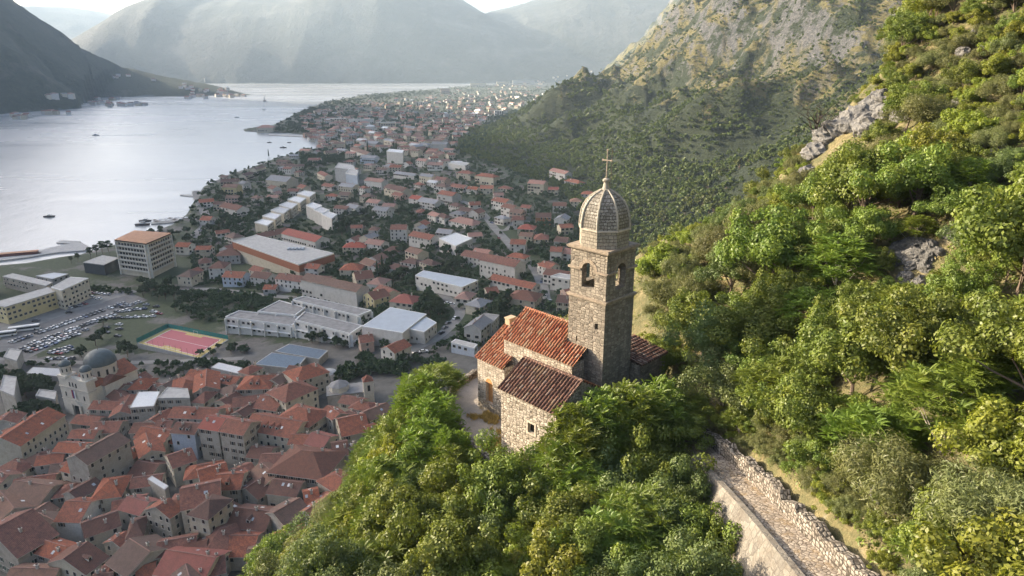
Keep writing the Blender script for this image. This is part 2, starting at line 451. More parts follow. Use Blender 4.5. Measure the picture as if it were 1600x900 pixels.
# ------------------------------------------------------------------ mesh collector with metre UVs
class MB:
    def __init__(s): s.v = []; s.f = []; s.uv = []; s.mi = []
    def poly(s, pts, mi=0, uv=None, up=False):
        pts = [Vector(p) for p in pts]
        nrm = Vector((0, 0, 0))
        for i in range(len(pts)):
            a, b = pts[i], pts[(i + 1) % len(pts)]
            nrm += Vector(((a.y - b.y) * (a.z + b.z), (a.z - b.z) * (a.x + b.x), (a.x - b.x) * (a.y + b.y)))
        if nrm.length < 1e-12: return
        nrm.normalize()
        if uv is None:
            if abs(nrm.z) > .999: t = Vector((1, 0, 0))
            else: t = Vector((0, 0, 1)).cross(nrm).normalized()
            b2 = nrm.cross(t)
            uv = [(p.dot(t), p.dot(b2)) if abs(nrm.z) > .05 else (p.dot(t), p.z) for p in pts]
        k = len(s.v); s.v += [tuple(p) for p in pts]; s.f.append(tuple(range(k, k + len(pts)))); s.uv += uv; s.mi.append(mi)
    def box(s, x0, x1, y0, y1, z0, z1, mi=0, bottom=True):
        P = [(x0, y0), (x1, y0), (x1, y1), (x0, y1)]
        for i in range(4):
            a, b = P[i], P[(i + 1) % 4]
            s.poly([(a[0], a[1], z0), (b[0], b[1], z0), (b[0], b[1], z1), (a[0], a[1], z1)], mi)
        s.poly([(p[0], p[1], z1) for p in P], mi)
        if bottom: s.poly([(p[0], p[1], z0) for p in reversed(P)], mi)
    def prism(s, pts, z0, z1, mi=0, top=None, bottom=False):
        """pts ccw polygon; top: material index of the cap (None = mi, -1 = none)"""
        n = len(pts)
        ar = sum(pts[i][0] * pts[(i + 1) % n][1] - pts[(i + 1) % n][0] * pts[i][1] for i in range(n))
        if ar < 0: pts = list(reversed(pts))
        for i in range(n):
            a, b = pts[i], pts[(i + 1) % n]
            s.poly([(a[0], a[1], z0), (b[0], b[1], z0), (b[0], b[1], z1), (a[0], a[1], z1)], mi)
        if top != -1: s.poly([(p[0], p[1], z1) for p in pts], mi if top is None else top)
        if bottom: s.poly([(p[0], p[1], z0) for p in reversed(pts)], mi)
    def tube(s, a, b, r0, r1, n=8, mi=0, caps=True):
        a = Vector(a); b = Vector(b); d = (b - a).normalized()
        u = d.cross(Vector((0, 0, 1)) if abs(d.z) < .9 else Vector((1, 0, 0))).normalized(); w = d.cross(u)
        ra = [a + (u * math.cos(t) + w * math.sin(t)) * r0 for t in [2 * math.pi * i / n for i in range(n)]]
        rb = [b + (u * math.cos(t) + w * math.sin(t)) * r1 for t in [2 * math.pi * i / n for i in range(n)]]
        for i in range(n):
            j = (i + 1) % n
            s.poly([ra[i], rb[i], rb[j], ra[j]][::-1], mi)
        if caps:
            s.poly(ra[::-1][::-1], mi); s.poly(rb[::-1], mi)
    def lathe(s, prof, n=16, cx=0, cy=0, mi=0, ph=0.0):
        for k in range(len(prof) - 1):
            (r0, z0), (r1, z1) = prof[k], prof[k + 1]
            for i in range(n):
                a, b = ph + 2 * math.pi * i / n, ph + 2 * math.pi * (i + 1) / n
                q = [(cx + r0 * math.cos(a), cy + r0 * math.sin(a), z0), (cx + r0 * math.cos(b), cy + r0 * math.sin(b), z0),
                     (cx + r1 * math.cos(b), cy + r1 * math.sin(b), z1), (cx + r1 * math.cos(a), cy + r1 * math.sin(a), z1)]
                if r0 < 1e-6: q = [q[0], q[2], q[3]]
                elif r1 < 1e-6: q = q[:3]
                w = 2 * math.pi * max(r0, r1) / n
                uvq = [(i * w, z0 * 1.0), ((i + 1) * w, z0), ((i + 1) * w, z1), (i * w, z1)]
                if len(q) == 3: uvq = uvq[:3]
                s.poly(q, mi, uvq)
    def mesh(s, name, mats, merge=False, smooth=False):
        me = bpy.data.meshes.new(name)
        me.from_pydata(s.v, [], s.f)
        l = me.uv_layers.new(name='UVMap')
        l.data.foreach_set('uv', np.array(s.uv, np.float32).ravel())
        for m in mats: me.materials.append(m)
        me.polygons.foreach_set('material_index', np.array(s.mi, np.int32))
        if smooth: me.polygons.foreach_set('use_smooth', np.ones(len(s.f), bool))
        if merge:
            b = bmesh.new(); b.from_mesh(me); bmesh.ops.remove_doubles(b, verts=b.verts, dist=1e-4)
            b.to_mesh(me); b.free()
        me.update()
        return me
    def build(s, name, mats, parent=None, loc=None, **kw):
        if not hasattr(mats, '__len__'): mats = [mats]
        return link(name, s.mesh(name, mats, **kw), parent, loc)

def wall_grid(mb, a, b, z0, z1, holes, mi=0, depth=.3, rev_mi=None, back_mi=None):
    """vertical wall from a to b (2-D, outward normal to the right of a->b), rectangular holes (u0,u1,zz0,zz1) recessed by depth"""
    a = Vector((a[0], a[1])); b = Vector((b[0], b[1])); L = (b - a).length; t = (b - a) / L; nn = Vector((t.y, -t.x))
    us = sorted({0.0, L, *[h[0] for h in holes], *[h[1] for h in holes]})
    zs = sorted({z0, z1, *[h[2] for h in holes], *[h[3] for h in holes]})
    def P(u, z, d=0): 
        p = a + t * u - nn * d
        return (p.x, p.y, z)
    for i in range(len(us) - 1):
        for j in range(len(zs) - 1):
            uc, zc = (us[i] + us[i + 1]) / 2, (zs[j] + zs[j + 1]) / 2
            if any(h[0] < uc < h[1] and h[2] < zc < h[3] for h in holes): continue
            mb.poly([P(us[i], zs[j]), P(us[i + 1], zs[j]), P(us[i + 1], zs[j + 1]), P(us[i], zs[j + 1])], mi)
    for (u0, u1, h0, h1) in holes:
        r = mi if rev_mi is None else rev_mi
        mb.poly([P(u0, h0), P(u0, h0, depth), P(u0, h1, depth), P(u0, h1)][::-1], r)
        mb.poly([P(u1, h0), P(u1, h0, depth), P(u1, h1, depth), P(u1, h1)], r)
        mb.poly([P(u0, h0), P(u1, h0), P(u1, h0, depth), P(u0, h0, depth)], r)
        mb.poly([P(u0, h1), P(u1, h1), P(u1, h1, depth), P(u0, h1, depth)][::-1], r)
        if back_mi is not None:
            mb.poly([P(u0, h0, depth), P(u1, h0, depth), P(u1, h1, depth), P(u0, h1, depth)], back_mi)

# ---- church materials
def mat_masonry(name, c1, c2, mortar, bw=.42, bh=.24, stain=.5, warm=0.0, msz=.018):
    n = NB(name); uv = n.coord('UV')
    jit = n.noise(uv, 1.6, 3, .6)
    vm = n.n('VectorMath', operation='ADD'); cb = n.n('CombineXYZ')
    n.l(n.math('MULTIPLY', n.math('SUBTRACT', jit, .5), .22), cb.inputs[0]); n.l(n.math('MULTIPLY', n.math('SUBTRACT', n.noise(uv, 2.3, 2), .5), .16), cb.inputs[1])
    n.l(uv, vm.inputs[0]); n.l(cb.outputs[0], vm.inputs[1])
    br = n.n('TexBrick'); n.l(vm.outputs[0], br.inputs['Vector'])
    br.inputs['Scale'].default_value = 1.0; br.inputs['Brick Width'].default_value = bw; br.inputs['Row Height'].default_value = bh
    br.inputs['Mortar Size'].default_value = msz; br.inputs['Mortar Smooth'].default_value = .35; br.inputs['Bias'].default_value = 0
    br.offset_frequency = 2; br.squash = .7; br.squash_frequency = 3
    br.inputs['Color1'].default_value = (*c1, 1); br.inputs['Color2'].default_value = (*c2, 1); br.inputs['Mortar'].default_value = (*mortar, 1)
    ob = n.coord('Object')
    a = n.noise(ob, .55, 6, .7, .5); f = n.noise(uv, 9, 5, .7)
    c = n.mix(1.0, br.outputs['Color'], n.ramp(f, [(.3, .72), (.7, 1.18)]), 'MULTIPLY')
    c = n.mix(n.ramp(a, [(.42, 0), (.66, stain)]), c, (.13, .11, .085))
    st = n.noise(n.coord('Object', (1.2, 1.2, .16)), 1.3, 5, .65)
    c = n.mix(n.ramp(st, [(.55, 0), (.72, stain * .8)]), c, (.075, .065, .055))
    n.base(c)
    h = n.math('ADD', n.math('MULTIPLY', br.outputs['Fac'], -1.0), n.math('MULTIPLY', f, .5))
    n.bump(h, .9, .05); n.b.inputs['Roughness'].default_value = .92
    return n.m
def mat_tile(name, cols, lichen=.35):
    n = NB(name); uv = n.coord('UV')
    vo = n.n('TexVoronoi'); vo.inputs['Scale'].default_value = 1.0
    mp = n.n('Mapping'); mp.inputs['Scale'].default_value = (3.33, 2.6, 1); n.l(uv, mp.inputs[0]); n.l(mp.outputs[0], vo.inputs['Vector'])
    sx = n.n('SeparateColor'); n.l(vo.outputs['Color'], sx.inputs[0])
    c = n.ramp(sx.outputs[0], cols)
    ob = n.coord('Object'); a = n.noise(ob, .8, 6, .7); f = n.noise(ob, 7, 5, .7)
    c = n.mix(n.ramp(a, [(.52, 0), (.68, lichen)]), c, (.40, .33, .17))
    c = n.mix(n.ramp(f, [(.58, 0), (.75, .6)]), c, (.05, .035, .03))
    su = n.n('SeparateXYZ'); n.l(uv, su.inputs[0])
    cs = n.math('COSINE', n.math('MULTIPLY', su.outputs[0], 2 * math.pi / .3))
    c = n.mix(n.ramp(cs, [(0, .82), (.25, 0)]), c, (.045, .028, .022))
    n.base(c); n.b.inputs['Roughness'].default_value = .9
    n.bump(f, .4, .03)
    return n.m
M = {}
def mat_rubble(name, stops, mortar, sx, sy, stain=.35, edge=.07, bstr=.9):
    n = NB(name); uv = n.coord('UV', (sx, sy, 1)); uv0 = n.coord('UV')
    vm = n.n('VectorMath', operation='ADD'); cb = n.n('CombineXYZ')
    n.l(n.math('MULTIPLY', n.math('SUBTRACT', n.noise(uv0, 1.7, 3), .5), .7), cb.inputs[0]); n.l(n.math('MULTIPLY', n.math('SUBTRACT', n.noise(uv0, 2.9, 2), .5), .35), cb.inputs[1])
    n.l(uv, vm.inputs[0]); n.l(cb.outputs[0], vm.inputs[1])
    v1 = n.n('TexVoronoi'); v1.inputs['Randomness'].default_value = .52; v1.inputs['Scale'].default_value = 1.0; n.l(vm.outputs[0], v1.inputs['Vector'])
    v2 = n.n('TexVoronoi', feature='DISTANCE_TO_EDGE'); v2.inputs['Randomness'].default_value = .52; v2.inputs['Scale'].default_value = 1.0; n.l(vm.outputs[0], v2.inputs['Vector'])
    sc = n.n('SeparateColor'); n.l(v1.outputs['Color'], sc.inputs[0])
    f = n.noise(uv0, 8, 6, .75); ob = n.coord('Object'); a = n.noise(ob, .5, 6, .72, .6)
    c = n.mix(1.0, n.ramp(sc.outputs[0], stops), n.ramp(f, [(.3, .7), (.7, 1.2)]), 'MULTIPLY')
    c = n.mix(n.ramp(v2.outputs['Distance'], [(edge * .35, 1), (edge, 0)]), c, mortar)
    c = n.mix(n.ramp(a, [(.45, 0), (.66, stain)]), c, (.12, .10, .078))
    st = n.noise(n.coord('Object', (1.4, 1.4, .14)), 1.3, 5, .65)
    c = n.mix(n.ramp(st, [(.54, 0), (.70, stain)]), c, (.07, .06, .05))
    n.base(c); h = n.math('ADD', n.ramp(v2.outputs['Distance'], [(0, 0), (edge * 1.6, 1)]), n.math('MULTIPLY', f, .6))
    n.bump(h, bstr, .05); n.b.inputs['Roughness'].default_value = .93
    return n.m
M['tower_stone'] = mat_rubble('tower_stone', [(0, (.19, .165, .13)), (.5, (.265, .23, .18)), (1, (.35, .305, .24))], (.16, .13, .10), 2.3, 4.3, .42, .08)
M['church_stone'] = mat_rubble('church_stone', [(0, (.31, .265, .205)), (.5, (.41, .355, .28)), (1, (.52, .46, .375))], (.17, .135, .10), 2.7, 4.5, .28, .09)
M['dome_stone'] = mat_masonry('dome_stone', (.37, .345, .295), (.225, .205, .17), (.075, .064, .05), .36, .25, .75, msz=.03)
M['dressed'] = plain('dressed_limestone', (.42, .36, .28), .85, .3, 3)
M['tile_new'] = mat_tile('orange_roof_tiles', [(.0, (.25, .08, .045)), (.3, (.40, .14, .07)), (.7, (.50, .22, .12)), (1, (.48, .33, .22))], .6)
M['tile_old'] = mat_tile('brown_roof_tiles', [(.0, (.10, .055, .04)), (.4, (.17, .085, .06)), (.75, (.24, .13, .09)), (1, (.30, .22, .17))], .3)
M['dark'] = plain('dark_void', (.012, .011, .010), .9, .1)
M['iron'] = plain('rusty_iron', (.11, .075, .055), .7, .3, 6)

def tile_roof(name, P0, P1, Q1, Q0, mat, parent, pitch=.30, rows=None, amp=.085, thick=.07):
    """barrel-tile sheet: eave P0->P1, ridge Q0->Q1 (quad). Corrugated across, stepped up the slope."""
    P0, P1, Q0, Q1 = map(Vector, (P0, P1, Q0, Q1))
    L = (P1 - P0).length; H = ((Q0 - P0).length + (Q1 - P1).length) / 2
    nu = max(4, int(L / pitch)); seg = 6; rows = rows or max(3, int(H / .38))
    nrm = (P1 - P0).cross(Q0 - P0).normalized()
    if nrm.z < 0: nrm = -nrm
    us = np.arange(nu * seg + 1) / (nu * seg)
    rng = np.random.RandomState(int(abs(P0.x * 91 + P0.y * 57 + L * 13)) % 9999)
    co = []; uvs = []; fs = []
    for r in range(rows):
        j1 = rng.rand(nu + 1) * .03
        for e in (0, 1):
            t = (r + e * 1.04) / rows; t = min(t, 1.0)
            lift = thick * (1 - e) * .75
            for i, u in enumerate(us):
                ph = i % seg / seg
                w = math.cos(2 * math.pi * ph)
                k = i // seg
                p = (P0.lerp(P1, u)).lerp(Q0.lerp(Q1, u), t) + nrm * (amp * w + lift + j1[k] + .02)
                if e == 0 : p = p - (Q0 - P0).normalized() * (j1[k] * .8)
                co.append(p); uvs.append((i / seg * .3, (r + .5) / rows * H))
        b = r * 2 * len(us)
        for i in range(len(us) - 1):
            fs.append((b + i, b + i + 1, b + len(us) + i + 1, b + len(us) + i))
            if True:   # riser under the tile lip
                pass
    # risers
    n0 = len(us)
    base = len(co)
    for r in range(rows):
        for i, u in enumerate(us):
            t = r / rows
            p = (P0.lerp(P1, u)).lerp(Q0.lerp(Q1, u), t) - nrm * .05
            co.append(p); uvs.append((i / seg * .3, (r + .5) / rows * H))
        b = r * 2 * n0; c = base + r * n0
        for i in range(n0 - 1): fs.append((c + i, c + i + 1, b + i + 1, b + i))
    co = np.array([tuple(p) for p in co]); fs = np.array(fs)
    uv = np.array(uvs)[fs].reshape(-1, 2)
    me = mesh_np(name, co, fs, [mat], uv=uv)
    return link(name, me, parent)
def ridge_tiles(a, b, mat, parent, r=.13, name='ridge_tiles'):
    a = Vector(a); b = Vector(b); L = (b - a).length; n = max(2, int(L / .4)); mb = MB()
    for i in range(n):
        p = a.lerp(b, i / n); q = a.lerp(b, (i + 1.12) / n)
        mb.tube(p, q, r * 1.08, r * .85, 8)
    return mb.build(name, mat, parent)

def build_church():
    Z0 = TERR_Z
    ch = empty('stone_church', (CH0.x, CH0.y, Z0), CH_ROT, 'old rubble stone hillside church with orange tile roofs beside its bell tower', 'church')
    def z(v): return v - Z0
    # --- annexe (front, brown tiles)
    e, rd = z(125.0), z(126.72)
    mb = MB(); L, W = 5.95, 5.6
    wall_grid(mb, (0, 0), (L, 0), -2.5, e, [(3.05, 3.75, 3.55, 4.4)], 0, .28, 1, 2)
    wall_grid(mb, (0, W), (0, 0), -2.5, e, [], 0)
    wall_grid(mb, (L, 0), (L, W), -2.5, e, [], 0)
    wall_grid(mb, (L, W), (0, W), -2.5, e, [], 0)
    mb.poly([(L, 0, e), (L, W, e), (L, W / 2, rd - .03)], 0); mb.poly([(0, W, e), (0, 0, e), (0, W / 2, rd - .03)], 0)
    an = mb.build('annexe_wall', [M['church_stone'], M['dressed'], M['dark']], ch)
    fr = MB()
    for (u0, u1, v0, v1) in ((2.88, 3.93, 4.4, 4.56), (2.88, 3.93, 3.4, 3.55), (2.88, 3.05, 3.55, 4.4), (3.75, 3.92, 3.55, 4.4)):
        fr.box(u0, u1, -.035, .04, v0, v1)
    fr.build('window_frame', M['dressed'], an)
    o = .16
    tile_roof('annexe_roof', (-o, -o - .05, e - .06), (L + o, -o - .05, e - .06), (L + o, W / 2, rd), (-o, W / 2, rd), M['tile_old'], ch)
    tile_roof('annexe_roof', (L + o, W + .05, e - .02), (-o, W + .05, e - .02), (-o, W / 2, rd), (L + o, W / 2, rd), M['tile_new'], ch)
    ridge_tiles((-o, W / 2, rd + .06), (L + o, W / 2, rd + .06), M['tile_old'], ch)
    ridge_tiles((L + o - .05, -o, e + .0), (L + o - .05, W / 2, rd + .05), M['tile_old'], ch, .1, 'verge_tiles')
    # --- nave
    x0, x1, y0, y1 = -5.5, .64, 5.64, 11.6
    e, rd = z(126.1), z(128.15); ym = (y0 + y1) / 2
    mb = MB()
    wall_grid(mb, (x0, y0), (x1 + 2.0, y0), -2, e, [], 0); wall_grid(mb, (x1, y1), (x0, y1), -2, e, [], 0)
    wall_grid(mb, (x0, y1), (x0, y0), -2, e, [], 0); wall_grid(mb, (x1 + 2.0, y0), (x1 + 2.0, 7.2), -2, e, [], 0)
    mb.poly([(x0, y1, e), (x0, y0, e), (x0, ym, rd - .03)], 0); mb.poly([(x1, y0, e), (x1, y1, e), (x1, ym, rd - .03)], 0)
    nv = mb.build('nave_wall', [M['church_stone']], ch)
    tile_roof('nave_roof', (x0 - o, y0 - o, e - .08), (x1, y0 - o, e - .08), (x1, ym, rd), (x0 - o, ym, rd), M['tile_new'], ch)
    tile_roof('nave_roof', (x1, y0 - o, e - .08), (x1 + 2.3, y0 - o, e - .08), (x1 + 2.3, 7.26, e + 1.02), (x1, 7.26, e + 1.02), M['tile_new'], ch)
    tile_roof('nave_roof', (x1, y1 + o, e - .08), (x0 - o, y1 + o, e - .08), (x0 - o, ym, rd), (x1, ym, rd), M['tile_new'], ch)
    ridge_tiles((x0 - o, ym, rd + .06), (x1, ym, rd + .06), M['tile_new'], ch)
    ridge_tiles((x0 - o + .05, y0 - o, e + .02), (x0 - o + .05, ym, rd + .05), M['tile_new'], ch, .1, 'verge_tiles')
    # --- lower west bay
    bx0, bx1, by0, by1 = -7.8, -4.2, 4.4, 12.8
    e, rd = z(123.85), z(126.25); bm = 8.6
    mb = MB()
    wall_grid(mb, (bx0, by0), (bx1, by0), -2, e, [(1.15, 2.05, .9, 3.0)], 0, .3, 1, 2)
    wall_grid(mb, (bx0, by1), (bx0, by0), -2, e, [(3.4, 5.0, 0, 2.4)], 0, .4, 1, 2)
    wall_grid(mb, (bx1, by1), (bx0, by1), -2, e, [], 0)
    wall_grid(mb, (bx1, by0), (bx1, 5.7), -2, e, [], 0)
    mb.poly([(bx0, by1, e), (bx0, by0, e), (bx0, bm, rd - .03)], 0)
    bw = mb.build('narthex_wall', [M['church_stone'], M['dressed'], M['arch_wood']], ch)
    ar = MB()
    cx, r = -7.8 + 1.6, .45
    for k in range(9):
        a0, a1 = math.pi * k / 9, math.pi * (k + 1) / 9
        q = []
        for (rr, a) in ((r, a0), (r + .16, a0), (r + .16, a1), (r, a1)): q.append((cx + rr * math.cos(a), 3.0 + rr * math.sin(a)))
        ar.poly([(p[0], by0 - .04, z0_ + 0) for p, z0_ in [(q[0], q[0][1]), (q[1], q[1][1]), (q[2], q[2][1]), (q[3], q[3][1])]][::1], 0)
        ar.poly([(cx, by0 - .02, 3.0), (q[0][0], by0 - .02, q[0][1]), (q[3][0], by0 - .02, q[3][1])], 1)
    ar.build('arch_frame', [M['dressed'], M['arch_wood']], bw)
    sl = (rd - e) / (bm - by0)
    tile_roof('narthex_roof', (bx0 - o, by0 - o, e - .08), (bx1, by0 - o, e - .08), (bx1, 5.62, e + sl * (5.62 - by0)), (bx0 - o, 5.62, e + sl * (5.62 - by0)), M['tile_new'], ch)
    tile_roof('narthex_roof', (bx0 - o, 5.6, e + sl * (5.6 - by0)), (x0 - .1, 5.6, e + sl * (5.6 - by0)), (x0 - .1, bm, rd), (bx0 - o, bm, rd), M['tile_new'], ch)
    tile_roof('narthex_roof', (x0 - .1, by1 + o, e - .1), (bx0 - o, by1 + o, e - .1), (bx0 - o, bm, rd), (x0 - .1, bm, rd), M['tile_new'], ch)
    ridge_tiles((bx0 - o, bm, rd + .05), (x0, bm, rd + .05), M['tile_new'], ch)
    ridge_tiles((bx0 - o + .05, by0 - o, e + .02), (bx0 - o + .05, bm, rd + .04), M['tile_new'], ch, .1, 'verge_tiles')
    b = MB(); b.box(bx0 - .1, bx0 + .5, 8.1, 8.9, rd - .2, rd + .42); b.box(bx0 - .16, bx0 + .56, 8.02, 8.98, rd + .42, rd + .52)
    b.build('bellcote_stub', M['warm_plaster'], ch)
    # --- rear wing, right of the tower
    mb = MB(); ex0, ex1, ey0, ey1 = 1.6, 5.3, 11.6, 15.6; zt = z(124.9)
    wall_grid(mb, (ex0, ey0), (ex1, ey0), -3, zt, []); wall_grid(mb, (ex1, ey0), (ex1, ey1), -3, zt, []); wall_grid(mb, (ex1, ey1), (ex0, ey1), -3, zt, []); wall_grid(mb, (ex0, ey1), (ex0, ey0), -3, zt, [])
    mb.build('rear_wall', [M['tower_stone']], ch)
    tile_roof('rear_roof', (ex1 + .15, ey0 - .1, zt), (ex1 + .15, ey1 + .1, zt), (ex0, ey1 + .1, zt + .6), (ex0, ey0 - .1, zt + .6), M['tile_old'], ch)
    return ch

def arch_wall(mb, a, b, z0, z1, u0, u1, zb, zs, mi=0, depth=.55, rmi=0, N=10):
    """wall with an arched opening (sill zb, spring zs) through it"""
    a = Vector(a); b = Vector(b); L = (b - a).length; t = (b - a) / L; nn = Vector((t.y, -t.x))
    def P(u, z, d=0):
        p = a + t * u - nn * d
        return (p.x, p.y, z)
    r = (u1 - u0) / 2; uc = (u0 + u1) / 2
    mb.poly([P(0, z0), P(u0, z0), P(u0, z1), P(0, z1)], mi); mb.poly([P(u1, z0), P(L, z0), P(L, z1), P(u1, z1)], mi)
    mb.poly([P(u0, z0), P(u1, z0), P(u1, zb), P(u0, zb)], mi)
    arc = [(uc - r * math.cos(math.pi * k / N), zs + r * math.sin(math.pi * k / N)) for k in range(N + 1)]
    for k in range(N):
        p, q = arc[k], arc[k + 1]
        mb.poly([P(p[0], p[1]), P(q[0], q[1]), P(q[0], z1), P(p[0], z1)], mi)
        mb.poly([P(p[0], p[1]), P(p[0], p[1], depth), P(q[0], q[1], depth), P(q[0], q[1])], rmi)
        mb.poly([P(p[0], p[1], depth), P(q[0], q[1], depth), P(q[0], z1, depth), P(p[0], z1, depth)][::-1], mi)
    mb.poly([P(u0, zb), P(u0, zs), P(u0, zs, depth), P(u0, zb, depth)], rmi)
    mb.poly([P(u1, zb), P(u1, zb, depth), P(u1, zs, depth), P(u1, zs)], rmi)
    mb.poly([P(u0, zb), P(u0, zb, depth), P(u1, zb, depth), P(u1, zb)], rmi)
    mb.poly([P(depth, z0, depth), P(u0, z0, depth), P(u0, z1, depth), P(depth, z1, depth)][::-1], mi)
    mb.poly([P(u1, z0, depth), P(L - depth, z0, depth), P(L - depth, z1, depth), P(u1, z1, depth)][::-1], mi)
    mb.poly([P(u0, z0, depth), P(u1, z0, depth), P(u1, zb, depth), P(u0, zb, depth)][::-1], mi)

def build_tower():
    Z0 = TERR_Z; S = 3.76
    c = ch2w(.72 + S / 2, 7.36 + S / 2, Z0)
    tw = empty('bell_tower', c, CH_ROT, 'square weathered stone bell tower with a ribbed dome and a cross', 'tower')
    def z(v): return v - Z0
    h = S / 2; zs0 = z(131.45); zc = z(135.6)
    mb = MB()
    C = [(-h, -h), (h, -h), (h, h), (-h, h)]
    sp = .03
    # lower shaft with slit windows
    lo = h + .05
    D = [(-lo, -lo), (lo, -lo), (lo, lo), (-lo, lo)]
    wall_grid(mb, D[0], D[1], -3, zs0, [(2.85, 3.2, z(129.0), z(129.55)), (.9, 1.06, z(127.35), z(127.85)), (2.1, 2.28, z(126.55), z(127.1))], 0, .5, 0, 1)
    wall_grid(mb, D[1], D[2], -3, zs0, [(.95, 1.1, z(126.9), z(127.4)), (1.9, 2.05, z(128.4), z(128.9))], 0, .5, 0, 1)
    wall_grid(mb, D[2], D[3], -3, zs0, [], 0); wall_grid(mb, D[3], D[0], -3, zs0, [], 0)
    mb.poly([(p[0], p[1], zs0) for p in D], 0)
    sh = mb.build('shaft', [M['tower_stone'], M['dark']], tw)
    mb = MB()
    for i in range(4):
        arch_wall(mb, C[i], C[(i + 1) % 4], zs0, zc, 1.22, 2.54, z(132.35), z(133.85), 0, .6, 0)
    mb.poly([(p[0] * .7, p[1] * .7, zs0 + .01) for p in C], 0)
    bf = mb.build('belfry', [M['tower_stone']], tw)
    # voussoir rings
    for i in range(4):
        vb = MB(); a = Vector(C[i]); b = Vector(C[(i + 1) % 4]); t = (b - a).normalized(); nn = Vector((t.y, -t.x)); uc = 1.88; r = .66; N = 11
        for k in range(N):
            a0, a1 = math.pi * (k + .04) / N, math.pi * (k + .96) / N
            q = []
            for rr, aa in ((r - .0, a0), (r + .3, a0), (r + .3, a1), (r - .0, a1)):
                p = a + t * (uc - rr * math.cos(aa)) + nn * .035; q.append((p.x, p.y, z(133.85) + rr * math.sin(aa)))
            vb.poly(q, 0)
            for m_ in range(4):
                p1, p2 = q[m_], q[(m_ + 1) % 4]
                vb.poly([p1, (p1[0] - nn.x * .04, p1[1] - nn.y * .04, p1[2]), (p2[0] - nn.x * .04, p2[1] - nn.y * .04, p2[2]), p2], 0)
        vb.build('arch_moulding', M['dressed_dark'], bf)
    # bell
    be = MB(); be.lathe([(.02, 1.0), (.16, .98), (.22, .85), (.26, .55), (.34, .25), (.46, .05), (.46, 0), (.40, 0)], 16)
    be.tube((-1.3, 0, 1.12), (1.3, 0, 1.12), .06, .06, 6); be.tube((0, 0, 1.0), (0, 0, 1.12), .04, .04, 6)
    be.build('bell', M['iron'], tw, (0, 0, z(133.0)), smooth=False)
    def course(zz, out, th, nm='string_course', m='dressed_dark', hh=h):
        b = MB(); e = hh + out
        b.box(-e, e, -e, e, zz, zz + th); b.box(-e + .07, e - .07, -e + .07, e - .07, zz - .09, zz)
        b.build(nm, M[m], tw)
    course(zs0 - .02, .22, .16); 
    # springing course broken by the arches
    b = MB(); zz = z(133.8)
    for i in range(4):
        a = Vector(C[i]); bb = Vector(C[(i + 1) % 4]); t = (bb - a).normalized(); nn = Vector((t.y, -t.x))
        for (u0, u1) in ((-.14, 1.2), (2.56, S + .14)):
            p, q = a + t * u0, a + t * u1
            P = [p - nn * .02, q - nn * .02, q + nn * .18, p + nn * .18]
            if i % 2: P = [Vector((v.x, v.y)) for v in P]
            b = MB(); b.prism([(v.x, v.y) for v in P], zz + i * .003, zz + .15 + i * .003, bottom=True)
            b.build('string_course', M['dressed_dark'], tw)
    course(zc, .26, .14, 'cornice'); course(zc + .145, .16, .06, 'cornice')
    course(z(123.2), .1, .1, hh=h + .05)
    # octagonal drum and dome
    zd = zc + .2
    dr = MB(); Ra = 1.92 / math.cos(math.pi / 8)
    dr.lathe([(Ra, zd), (Ra, zd + 1.35)], 8, ph=math.pi / 8); dr.build('drum', M['dome_drum'], tw)
    b = MB(); b.lathe([(Ra, zd + 1.33), (Ra + .12, zd + 1.36), (Ra + .12, zd + 1.48), (Ra - .02, zd + 1.5)], 8, ph=math.pi / 8); b.build('drum_cornice', M['dressed'], tw)
    prof = [(1.0, 0), (1.0, .35), (.975, .8), (.93, 1.25), (.86, 1.65), (.75, 2.05), (.62, 2.35), (.45, 2.62), (.28, 2.82), (.17, 2.95)]
    zb = zd + 1.5
    dm = MB(); dm.lathe([(Ra * r, zb + q) for r, q in prof], 8, ph=math.pi / 8); dm.build('dome', M['dome_stone'], tw)
    for k in range(8):
        rb = MB(); a = math.pi / 8 + k * math.pi / 4
        for i in range(len(prof) - 1):
            (r0, q0), (r1, q1) = prof[i], prof[i + 1]
            p = Vector((Ra * r0 * math.cos(a), Ra * r0 * math.sin(a), zb + q0)); q = Vector((Ra * r1 * math.cos(a), Ra * r1 * math.sin(a), zb + q1))
            rb.tube(p, q, .10 * (.7 + .3 * r0), .10 * (.7 + .3 * r1), 6)
        rb.build('rib', M['dressed_pale'], tw)
    zt = zb + 2.9
    b = MB(); b.lathe([(.40, zt - .1), (.42, zt + .05), (.30, zt + .1), (.22, zt + .45), (.19, zt + .62), (.30, zt + .72), (.30, zt + .86), (.12, zt + .95), (.0, zt + .97)], 12)
    b.build('finial', M['dressed_pale'], tw)
    cr = MB(); zf = zt + .9
    cr.tube((0, 0, zf), (0, 0, zf + 2.25), .055, .04, 8); cr.tube((-.42, 0, zf + 1.45), (.42, 0, zf + 1.45), .045, .045, 8)
    for p in ((-.42, 0, zf + 1.45), (.42, 0, zf + 1.45), (0, 0, zf + 2.25)):
        for d in ((.07, 0, 0), (-.07, 0, 0), (0, 0, .09), (0, 0, -.09)):
            cr.tube(p, (p[0] + d[0], p[1], p[2] + d[2]), .05, .045, 6)
    o = cr.build('cross', M['cross_stone'], tw)
    am = empty('lightning_rod', c + Vector((.38, .1, zt)), 0, 'thin metal rod with a short crossbar standing beside the dome cross', 'rod')
    b = MB(); b.tube((0, 0, -.5), (0, 0, 3.3), .022, .016, 6); b.build('rod', M['iron'], am)
    b = MB(); b.tube((-.05, 0, 3.0), (.5, 0, 3.05), .013, .013, 5); b.build('crossbar', M['iron'], am)
    return tw
M['arch_wood'] = plain('sunbaked_wood', (.42, .20, .07), .8, .25, 4)
